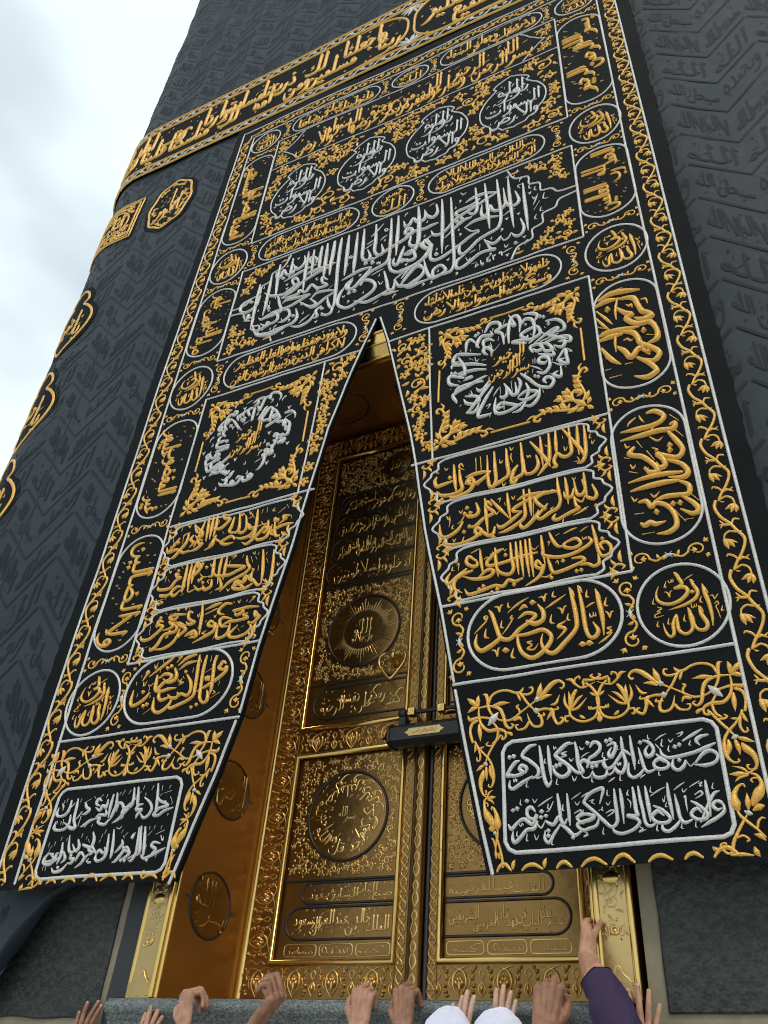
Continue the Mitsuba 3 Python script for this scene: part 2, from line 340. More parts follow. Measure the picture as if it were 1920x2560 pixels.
T_GREAT = '''1696,506,31 1704,158,63 1716,-154,61 1724,-450,18
1660,434,13 1634,494,26 1692,510,8
1648,-188,29 1680,-362,59 1650,-472,57 1586,-482,59 1530,-386,18
1530,-386,16 1500,-464,30 1444,-480,32 1412,-382,9
1412,-382,30 1382,-444,61 1322,-474,61 1244,-398,61 1214,-324,18
1244,-414,30 1292,-552,61 1348,-596,61 1244,-566,59 1144,-580,61 1026,-672,61 936,-716,61 880,-672,63 894,-554,61 988,-488,18
1550,-598,5 1578,-604,73 1606,-610,5
1518,736,33 1530,376,66 1546,18,63 1564,-308,18
1490,772,14 1528,776,27 1516,728,8
1602,400,32 1640,200,64 1594,118,64 1524,152,64 1480,266,64 1458,574,20
1468,414,31 1478,214,63 1412,134,63 1330,178,66 1290,298,68 1264,174,66 1216,116,66 1182,208,64 1190,384,20
1380,802,35 1400,422,63 1420,-6,64 1390,-190,61 1326,-234,61 1266,-248,61 1144,-308,63 1044,-414,61 962,-464,63 910,-388,63 930,-218,19
1226,818,35 1250,446,63 1268,86,63 1280,-158,18
1390,22,31 1248,80,63 1102,100,66 974,50,19
974,50,16 1062,-80,33 1148,-114,32 1144,-170,10
1148,-140,31 1042,-184,63 878,-288,66 714,-376,65 610,-384,65 550,-302,65 564,-138,20
596,-272,5 628,-280,82 660,-288,5
782,808,35 806,366,66 828,-62,65 850,-434,63 848,-624,59 804,-710,61 704,-702,61 610,-700,63 596,-568,61 688,-522,61 752,-642,63 682,-708,61 580,-706,63 512,-540,61 468,-274,19
662,846,36 682,440,70 690,18,65 696,-302,18
1106,804,35 1124,492,64 1128,328,64 1082,252,64 1002,352,20
1372,538,34 1208,600,68 1080,610,69 978,576,20
1166,536,34 1060,460,64 888,440,68 862,384,67 950,272,20
1372,520,34 1102,398,68 868,292,65 700,114,65 582,132,66 544,240,21
1060,212,34 934,184,68 722,-6,19
848,232,6 880,222,82 912,214,5
906,260,6 938,252,80 970,242,5
580,-700,30 436,-720,61 312,-742,63 222,-656,19
488,-502,31 416,-376,66 292,-392,63 192,-516,19
488,-496,31 452,-602,61 308,-684,63 236,-698,18
592,782,36 610,594,68 556,518,71 476,604,69 434,758,21
440,728,36 444,550,68 354,532,71 292,642,71 244,542,71 190,528,70 158,668,21
350,854,36 378,518,68 386,124,66 334,34,69 264,126,66 278,262,21
628,366,33 540,348,69 454,330,68 318,356,69 204,368,21
214,416,33 268,446,71 300,340,70 220,296,69 134,216,20
550,-20,32 486,84,66 446,6,68 514,-102,65 560,-50,65 520,-220,66 376,-338,66 226,-362,65 162,-330,20
206,-48,34 306,-34,66 358,-198,66 282,-222,68 156,-104,19
1450,-8,13 1522,40,24 1592,58,8
1408,-710,11 1474,-686,24 1536,-664,7
1066,-708,12 1124,-704,7
1794,170,13 1818,104,24 1830,148,7
1798,-2,12 1830,78,25 1864,194,8
1936,166,13 1918,58,24 1980,34,7
1890,-94,12 1874,-166,24 1914,-182,7
1828,-204,12 1806,-274,23 1836,-298,7
1774,430,13 1762,374,26 1792,348,8
1838,352,13 1826,296,25 1854,272,8
1876,32,12 1802,-106,8
914,826,14 948,768,28 992,796,8
1448,-562,12 1466,-626,24 1496,-580,7
994,-546,12 1020,-622,24 1054,-578,7
1164,-392,12 1160,-510,7
74,834,36 88,488,70 90,248,70 94,-12,21
-24,836,35 -4,434,70 6,62,64 -14,-80,70 -86,-130,66 -216,-172,64 -342,-280,68 -452,-384,68 -524,-312,68 -472,-190,20
-242,840,35 -218,476,73 -212,234,70 -138,110,70 -86,152,70 -126,338,21
-414,844,36 -394,468,73 -380,196,70 -300,96,70 -266,160,70 -318,340,21
-256,86,4 -222,78,85 -186,70,4
-252,8,4 -218,0,88 -184,-10,4
-354,54,4 -318,46,88 -284,38,4
-508,816,36 -492,444,70 -488,124,73 -482,-96,21
-634,832,38 -618,514,75 -612,216,68 -612,-28,22
-738,822,38 -734,496,73 -716,38,68 -694,-374,68 -694,-662,19
-838,822,38 -832,552,77 -840,314,75 -834,88,22
-952,832,39 -938,556,77 -924,252,73 -920,80,22
-1030,818,40 -1032,578,73 -1024,252,21
-776,310,36 -940,300,73 -1120,298,23
-228,-74,34 -364,-58,68 -500,-88,68 -636,-118,20
-228,-86,35 -346,-254,66 -436,-368,68 -506,-366,64 -558,-270,68 -476,-150,20
-350,-374,34 -308,-300,67 -200,-366,68 -144,-480,68 -182,-580,66 -306,-660,68 -466,-728,65 -572,-676,64 -640,-568,68 -630,-406,67 -564,-266,20
-532,-440,4 -496,-448,82 -462,-454,4
-454,-442,4 -420,-450,82 -386,-458,4
-42,-260,34 8,-486,65 40,-648,64 102,-664,65 110,-490,18
110,-490,31 166,-636,65 248,-678,63 344,-704,61 464,-578,63 474,-466,61 376,-400,64 240,-558,61 182,-658,18
40,-648,32 -72,-706,61 -250,-740,65 -408,-638,19
476,-316,16 524,-540,32 580,-668,10
246,330,35 192,388,70 222,464,70 286,400,68 272,314,68 126,228,70 -104,122,64 -254,50,21
286,368,35 422,332,68 542,350,20
346,876,35 366,486,65 370,64,65 310,-82,68 204,-72,20
276,274,34 268,108,65 388,28,65 546,142,19
196,114,34 174,-6,68 122,-216,65 68,-154,64 74,-52,20
304,28,14 262,-80,26 174,-12,8
218,-192,4 252,-200,77 284,-208,4
152,-180,4 186,-188,80 218,-196,4
550,-70,34 476,54,64 424,2,68 508,-110,65 554,-72,18
532,-116,33 420,-314,65 198,-384,61 60,-300,65 14,-146,64 30,-48,20
-210,-250,14 -128,-220,27 -50,-192,8
-344,468,15 -292,478,29 -246,514,8
-354,378,15 -302,404,28 -252,428,8
-148,436,15 -98,476,29 -50,502,8
92,-504,17 154,-452,34 240,-400,10
-294,602,20 -236,650,38 -132,798,12
-112,-412,12 -76,-490,26 -44,-446,8
-94,664,14 -106,630,29 -72,596,28 -64,632,28 -90,660,9
-564,350,15 -574,316,29 -542,284,28 -536,320,29 -560,344,9
-162,-26,14 -150,-58,27 -136,-28,27 -116,-72,27 -106,-30,8
-66,-686,33 26,-720,61 170,-722,18
-630,58,14 -566,196,8
-590,-450,13 -570,-484,27 -550,-456,8
-634,814,33 -616,474,62 -610,188,62 -608,-34,18
-744,802,32 -740,544,61 -718,108,62 -698,-254,60 -686,-560,57 -726,-604,55 -776,-502,59 -804,-360,18
-852,820,33 -842,484,67 -826,94,18
-952,816,33 -928,474,63 -918,212,18
-1042,808,34 -1024,526,63 -1006,246,18
-1154,810,33 -1136,528,65 -1126,224,19
-1236,810,33 -1230,550,65 -1220,258,65 -1204,-54,19
-1472,790,34 -1466,560,65 -1480,394,20
-1666,760,34 -1660,516,69 -1640,248,63 -1620,16,19
-1770,580,33 -1758,280,67 -1752,-2,64 -1760,-268,19
-1928,458,34 -1924,166,65 -1910,-172,61 -1900,-480,18
-1290,750,34 -1266,600,67 -1324,508,67 -1388,518,69 -1446,652,21
-1384,570,33 -1438,452,67 -1522,468,67 -1584,594,67 -1614,464,67 -1666,456,69 -1710,616,21
-782,314,32 -958,318,64 -1136,328,61 -1194,288,18
-834,266,31 -1026,242,64 -1214,170,65 -1354,48,64 -1528,-16,19
-1074,452,32 -1328,400,64 -1542,334,20
-1078,484,32 -1080,572,63 -1164,654,65 -1190,586,64 -1112,464,20
-1290,176,32 -1342,294,67 -1408,284,64 -1350,158,61 -1282,164,65 -1402,100,65 -1514,46,63 -1708,114,64 -1822,232,19
-850,6,31 -930,98,62 -926,0,59 -840,-108,60 -980,-90,63 -1084,28,61 -1158,-78,61 -1256,0,61 -1286,-68,62 -1522,-24,19
-1010,-112,5 -978,-120,78 -946,-126,5
-1598,418,5 -1564,408,81 -1530,400,5
-682,-284,30 -850,-218,59 -986,-196,59 -1056,-276,19
-1064,-258,31 -956,-416,59 -1050,-422,59 -1232,-228,19
-690,-298,30 -830,-372,59 -948,-472,57 -1044,-464,18
-1088,-146,31 -1246,-142,61 -1428,-106,65 -1492,-142,19
-1076,-166,31 -1232,-228,65 -1362,-272,61 -1578,-274,65 -1746,-342,61 -1814,-284,18
-1590,84,32 -1532,-136,65 -1476,-296,63 -1568,-332,62 -1746,-342,18
-1434,-312,31 -1366,-336,59 -1326,-472,61 -1394,-548,62 -1478,-536,18
-1248,-374,30 -1204,-554,59 -1262,-656,61 -1470,-674,61 -1660,-690,59 -1784,-584,18
-1610,-260,30 -1530,-330,61 -1502,-468,61 -1576,-512,61 -1646,-454,61 -1652,-528,61 -1760,-426,19
-1596,-302,5 -1562,-308,81 -1530,-316,5
-1724,-146,5 -1690,-154,79 -1656,-162,5
-1298,-498,5 -1266,-506,74 -1234,-512,5
-882,-562,5 -850,-568,72 -820,-576,4
-856,-688,5 -826,-694,74 -794,-702,4
-710,-586,29 -714,-710,57 -784,-722,55 -850,-646,17
-868,-510,28 -934,-580,59 -898,-698,57 -974,-694,17
-934,-580,30 -1006,-724,57 -1150,-762,57 -1274,-700,18
-1026,-588,15 -1110,-650,30 -1160,-702,10
-1880,204,33 -1912,-8,67 -2044,-72,69 -2148,10,66 -2130,126,69 -2018,216,20
-2034,126,5 -1998,118,82 -1964,110,5
-1892,-470,32 -1786,-550,61 -1632,-524,59 -1506,-466,18
-1886,-394,32 -1768,-642,61 -1536,-738,61 -1406,-704,57 -1282,-646,18
-1732,-94,13 -1640,-246,7
-1698,-2,13 -1686,-116,8
-1798,48,13 -1698,-110,25 -1688,-222,8
-2024,-172,33 -1986,-148,63 -1992,-228,64 -2030,-236,64 -1938,-286,19
-2092,-140,13 -2036,-112,8
-1204,-282,12 -1178,-328,25 -1154,-292,7
-1012,136,13 -1034,134,25 -1016,90,25 -996,108,7
-832,-214,12 -764,-140,7
-1446,-468,12 -1416,-534,25 -1378,-526,7
-1742,-518,12 -1702,-578,25 -1688,-542,7'''
T_ROW_A = '''2098,5040,19 2098,4876,36 2092,4730,36 2058,4644,36 2012,4636,11
1910,5076,19 1982,4926,36 2056,4776,39 2076,4690,11
2040,5066,19 2036,4896,38 2036,4726,11
1968,5060,19 1972,4894,36 1976,4778,38 1934,4738,38 1892,4754,38 1856,4794,38 1822,4726,36 1838,4660,38 1800,4658,11
1850,5066,20 1848,4888,38 1850,4762,11
1790,5054,19 1790,4862,39 1778,4738,38 1732,4674,38 1676,4606,11
1626,5014,20 1698,4880,40 1762,4750,38 1788,4674,11
1714,5040,20 1720,4860,38 1726,4702,11
1670,4842,18 1686,4734,38 1652,4664,38 1600,4652,36 1566,4684,36 1562,4830,12
1540,5026,20 1548,4834,36 1550,4684,36 1510,4646,38 1456,4634,38 1450,4692,12
1506,4778,19 1468,4720,38 1444,4614,38 1474,4594,36 1520,4670,11
1406,5004,19 1412,4842,42 1422,4700,38 1376,4658,39 1322,4628,38 1288,4600,11
1294,5006,20 1302,4806,39 1308,4666,38 1276,4604,38 1240,4664,38 1230,4982,12
1260,4786,19 1176,4798,39 1100,4798,42 1028,4790,12
1260,4786,19 1194,4724,39 1102,4682,39 1054,4730,39 1100,4774,12
1122,4988,11 1128,4812,6
1166,4986,11 1176,4798,6
1082,4734,20 1036,4712,38 1072,4764,42 1110,4702,39 1064,4624,38 970,4594,39 906,4590,39 860,4648,12
912,4974,20 926,4780,42 942,4648,12
966,4898,21 980,4764,39 996,4662,42 914,4632,38 808,4646,39 754,4712,12
1004,4922,11 984,4964,21 962,4930,22 1014,4882,6
910,4784,21 814,4770,41 756,4764,41 732,4826,42 750,4880,12
854,4830,4 878,4830,49 900,4828,4
788,4594,4 810,4594,52 832,4592,4
1120,4682,4 1142,4682,49 1164,4680,4
2018,4708,7 2032,4660,14 1988,4662,5
1814,4750,8 1842,4772,15 1820,4714,5
1590,4868,8 1598,4842,16 1616,4858,15 1624,4834,5
1754,4932,8 1766,4912,15 1780,4922,5
1908,4986,7 1914,4950,5
2148,4848,7 2152,4812,15 2174,4850,4
1916,4856,8 1922,4808,15 1946,4846,5
2146,4930,8 2134,4888,15 2150,4878,5
1440,5010,8 1450,4972,17 1476,4998,5
1456,4934,8 1446,4890,16 1462,4826,5
1344,4898,8 1352,4848,15 1378,4880,5
1366,4626,8 1374,4584,15 1398,4622,4
922,4642,8 914,4622,16 936,4610,5
820,4966,8 840,4936,17 858,4954,5
760,4972,8 748,4928,17 772,4920,5'''
T_ROW_B = '''2116,4378,17 2142,4276,34 2118,4230,34 2076,4254,34 2050,4282,10
2050,4282,9 2022,4228,18 1980,4264,18 1962,4308,6
1962,4290,17 1974,4200,34 1994,4170,32 1918,4144,34 1818,4104,34 1782,4124,36 1806,4168,10
2058,4518,18 2058,4384,34 2066,4240,10
2040,4450,17 2058,4346,34 2028,4298,36 1988,4320,34 1972,4478,10
1968,4380,18 1942,4300,34 1896,4312,36 1882,4376,10
1902,4516,17 1910,4386,36 1912,4234,10
1836,4536,17 1840,4406,36 1850,4296,34 1824,4220,36 1756,4188,36 1688,4146,34 1652,4174,34 1668,4242,10
1854,4384,18 1786,4400,36 1700,4392,36 1646,4350,38 1710,4256,34 1746,4288,10
1718,4250,18 1638,4168,38 1552,4096,34 1514,4114,38 1512,4160,11
1752,4414,18 1650,4416,34 1546,4414,38 1490,4398,11
1738,4396,17 1596,4368,36 1476,4326,38 1456,4288,36 1528,4270,10
1634,4368,9 1622,4188,6
1596,4480,19 1602,4324,38 1606,4200,11
1548,4494,19 1552,4316,34 1552,4210,36 1502,4158,36 1398,4106,36 1326,4100,11
1526,4264,19 1470,4222,36 1382,4162,36 1334,4154,38 1310,4196,11
1404,4498,19 1414,4354,36 1428,4218,11
1260,4472,19 1334,4354,38 1416,4230,10
1206,4498,19 1216,4322,38 1232,4118,11
1268,4404,17 1232,4452,38 1214,4418,38 1254,4368,38 1284,4320,36 1192,4282,36 1120,4220,38 1062,4234,11
1128,4470,19 1150,4372,38 1120,4334,38 1064,4340,39 1028,4376,11
1028,4376,8 996,4316,15 956,4290,5
1010,4300,18 958,4218,36 866,4174,39 810,4208,38 794,4330,12
1292,4174,18 1278,4104,34 1234,4096,36 1186,4144,38 1156,4122,34 1120,4166,36 1146,4196,38 1176,4152,36 1102,4098,36 978,4072,36 868,4098,37 846,4166,11
1000,4188,4 1022,4188,47 1042,4186,4
1024,4438,4 1046,4438,47 1068,4436,4
1054,4378,4 1076,4376,47 1098,4376,4
1002,4382,4 1024,4382,47 1046,4380,4
1256,4072,4 1278,4070,42 1298,4070,4
2110,4158,4 2128,4158,43 2146,4158,4
1698,4240,4 1718,4240,45 1738,4238,4
1048,4232,4 1070,4232,47 1090,4232,4
2066,4166,8 2014,4138,18 1940,4112,5
2016,4158,7 2024,4142,13 2040,4158,14 2048,4140,4
1792,4240,7 1768,4226,14 1782,4208,4
1776,4392,7 1786,4420,14 1806,4420,5
1540,4224,7 1556,4206,14 1564,4228,4
1650,4216,7 1606,4172,4
1318,4456,8 1344,4460,15 1332,4420,5
1380,4406,7 1384,4372,4
1298,4332,8 1306,4298,15 1330,4330,5
872,4358,7 890,4364,14 882,4280,5
858,4406,8 870,4366,15 890,4398,5
1234,4168,7 1230,4128,4
972,4430,8 988,4400,15 1006,4432,5
920,4292,8 910,4256,15 930,4246,4
922,4142,7 932,4108,14 950,4140,4
1022,4138,7 1010,4100,14 1030,4094,4
1442,4454,8 1456,4418,14 1474,4450,5
1866,4102,6 1856,4060,14 1872,4056,4
1960,4500,7 1974,4470,14 1992,4494,4'''
T_ROW_C = '''2080,3980,17 2096,3856,34 2106,3740,33 2132,3678,31 2190,3686,31 2202,3754,31 2166,3800,31 2126,3780,31 2150,3726,10
2128,3834,3 2146,3834,38 2164,3834,3
2044,3878,16 2064,3826,32 2002,3780,33 1906,3746,33 1796,3744,34 1686,3792,34 1682,3860,10
1850,3862,16 1948,3886,31 1980,3826,32 1918,3800,31 1848,3836,34 1888,3884,9
1742,3994,17 1766,3914,34 1804,3846,32 1852,3838,10
1676,3980,17 1682,3860,33 1694,3700,10
2104,3706,15 2104,3620,32 2064,3600,31 2020,3630,32 1960,3632,9
1904,3708,15 1980,3698,33 1996,3664,31 1914,3636,31 1834,3614,34 1756,3612,32 1730,3696,31 1714,3776,10
1756,3620,8 1708,3586,17 1644,3604,5
1674,3690,16 1636,3748,33 1620,3702,32 1664,3670,32 1684,3698,34 1644,3604,34 1534,3540,10
1580,3974,17 1588,3786,34 1598,3610,10
1544,3974,17 1552,3794,34 1566,3616,10
1504,3972,18 1510,3804,34 1520,3626,10
1466,3972,17 1472,3814,34 1482,3654,10
1420,3974,18 1428,3824,34 1442,3720,34 1404,3672,34 1326,3712,34 1306,3774,11
1640,3828,17 1524,3820,34 1358,3796,32 1242,3792,36 1226,3840,34 1308,3910,36 1364,3934,10
1292,3954,18 1298,3814,36 1316,3672,11
1164,3966,18 1172,3844,34 1192,3718,10
1154,3708,17 1226,3756,32 1280,3734,34 1238,3688,34 1120,3696,34 1016,3744,10
1128,3870,18 1068,3924,34 1046,3868,36 1102,3820,36 1140,3826,34 1128,3884,11
1050,3812,18 968,3752,36 896,3696,34 874,3734,36 908,3804,10
1514,3614,17 1452,3596,32 1400,3620,34 1354,3574,34 1288,3594,32 1188,3576,32 1070,3564,34 1032,3622,10
1102,3784,18 1016,3764,36 948,3718,34 946,3640,32 1010,3592,10
1134,3592,3 1154,3592,40 1174,3594,4
1172,3612,4 1190,3612,45 1210,3612,4
1242,3536,3 1262,3536,40 1282,3536,3
1288,3554,3 1306,3556,45 1326,3556,4
1424,3568,3 1442,3570,42 1462,3570,4
1720,3570,3 1738,3570,40 1756,3570,3
1914,3584,3 1932,3584,40 1950,3584,3
1950,3586,3 1968,3586,41 1986,3588,3
1360,3864,4 1380,3864,43 1398,3864,4
1816,3700,3 1836,3700,38 1854,3700,3
1856,3954,9 1922,3978,18 1962,3986,5
1984,3942,6 2016,3962,13 2050,3980,4
1792,3950,7 1826,3966,4
1996,3890,6 2006,3862,12 2026,3878,13 2032,3856,4
1776,3694,6 1794,3710,12 1798,3672,4
1592,3892,7 1616,3860,13 1650,3888,4
1724,3898,6 1740,3908,13 1730,3868,4
1360,3928,7 1374,3910,13 1390,3926,4
1198,3868,7 1224,3880,13 1236,3858,4
962,3862,7 980,3878,14 974,3810,4
944,3926,7 954,3890,14 976,3918,4
928,3860,7 920,3822,14 942,3820,4
2114,3654,6 2102,3612,13 2118,3612,4
1084,3954,7 1128,3970,14 1164,3986,4
1248,3904,7 1274,3908,14 1266,3930,4'''
T_PILL_A = '''2618,4988,24 2684,4988,48 2744,4920,48 2714,4860,44 2624,4834,48 2526,4834,51 2392,4848,14
2778,4806,24 2818,4806,45 2794,4750,48 2688,4766,51 2542,4758,48 2380,4758,14
2746,4752,23 2802,4630,48 2836,4520,45 2788,4452,48 2702,4498,44 2644,4532,48 2680,4472,48 2688,4402,45 2640,4394,48 2628,4456,12
2480,4656,25 2434,4600,48 2470,4568,48 2538,4534,48 2610,4430,44 2626,4358,48 2566,4368,48 2536,4434,14
2686,4466,23 2802,4386,41 2842,4296,48 2804,4250,48 2694,4286,13
2804,4302,20 2678,4322,44 2538,4324,41 2396,4308,13
2768,4228,21 2666,4240,48 2526,4234,48 2402,4220,14
2768,4224,20 2828,4162,44 2814,4086,45 2738,4096,41 2648,4104,41 2562,4082,13
2750,4100,20 2834,3996,41 2862,3922,45 2818,3896,41 2738,3966,13
2450,4100,22 2510,4094,44 2536,4030,41 2574,4060,41 2650,4016,41 2692,3918,41 2688,3818,45 2626,3774,41 2546,3780,13
2724,4590,3 2748,4590,60 2774,4588,3
2718,4544,3 2742,4542,60 2768,4540,2
2670,4028,3 2694,4026,51 2718,4026,2
2720,4020,2 2744,4020,51 2766,4020,3
2544,3976,3 2568,3976,56 2592,3976,3
2556,4980,10 2568,4932,19 2588,4894,6
2528,4968,10 2474,4930,20 2450,4894,6
2792,4908,10 2850,4824,6
2810,4736,10 2860,4646,6
2506,4714,10 2540,4632,6
2570,4590,10 2618,4480,6
2594,4844,10 2646,4814,19 2624,4788,6
2824,4088,8 2876,4004,5
2696,3968,9 2758,3840,5
2610,4726,10 2664,4666,19 2710,4694,5
2614,4608,10 2652,4576,19 2628,4568,5
2410,4716,10 2422,4670,19 2448,4678,6
2392,4572,9 2434,4546,6
2430,4488,9 2446,4444,19 2470,4474,5
2414,4418,10 2474,4388,6
2546,4158,9 2570,4122,19 2612,4162,5
2402,4168,8 2422,4118,18 2446,4142,5
2410,3996,9 2476,3990,5
2442,3902,22 2470,3874,44 2512,3892,45 2550,3868,41 2620,3878,12
2440,3800,8 2532,3800,5
2748,3860,8 2814,3856,5
2526,4424,10 2546,4394,19 2560,4420,5'''
T_PILL_B = '''2360,6592,30 2474,6630,61 2616,6606,61 2744,6570,18
2320,6514,31 2436,6544,61 2552,6522,18
2538,6546,16 2502,6386,32 2496,6244,9
2550,6522,30 2674,6476,61 2706,6356,55 2734,6254,61 2782,6210,54 2804,6152,61 2720,6148,58 2654,6204,17
2510,6406,29 2584,6298,54 2638,6252,58 2582,6216,56 2672,6104,58 2780,6080,54 2824,5954,51 2808,5838,58 2716,5812,17
2330,6450,16 2412,6294,32 2456,6202,9
2314,6362,16 2376,6222,32 2428,6128,9
2322,6090,30 2422,6102,58 2532,6082,58 2684,6064,17
2314,6028,29 2430,6036,61 2528,6024,17
2494,6108,14 2458,5970,30 2452,5822,9
2506,6066,27 2620,6004,58 2654,5926,58 2672,5836,55 2762,5734,55 2808,5652,55 2756,5574,51 2672,5634,17
2470,5880,27 2528,5794,58 2574,5694,58 2652,5782,54 2728,5666,16
2622,5674,29 2714,5556,51 2760,5460,51 2744,5428,53 2668,5400,55 2572,5458,15
2332,5920,30 2402,5746,54 2476,5650,16
2402,6424,4 2432,6420,76 2462,6414,3
2686,5998,3 2714,5994,73 2742,5990,3
2692,5706,3 2720,5702,65 2746,5700,3
2654,5774,3 2680,5770,73 2708,5766,3
2498,6664,12 2594,6676,8
2738,6430,12 2782,6414,23 2788,6344,7
2604,6416,11 2628,6382,23 2650,6394,24 2652,6348,7
2530,5938,12 2566,5944,22 2590,5912,22 2612,5924,7
2320,6226,12 2390,6172,6
2346,6126,12 2406,6148,7
2790,6118,12 2834,6034,6
2734,5932,11 2796,5900,7
2336,5630,10 2390,5628,6
2512,5638,11 2578,5632,6
2366,5520,11 2472,5516,7
2356,5784,11 2388,5740,6'''
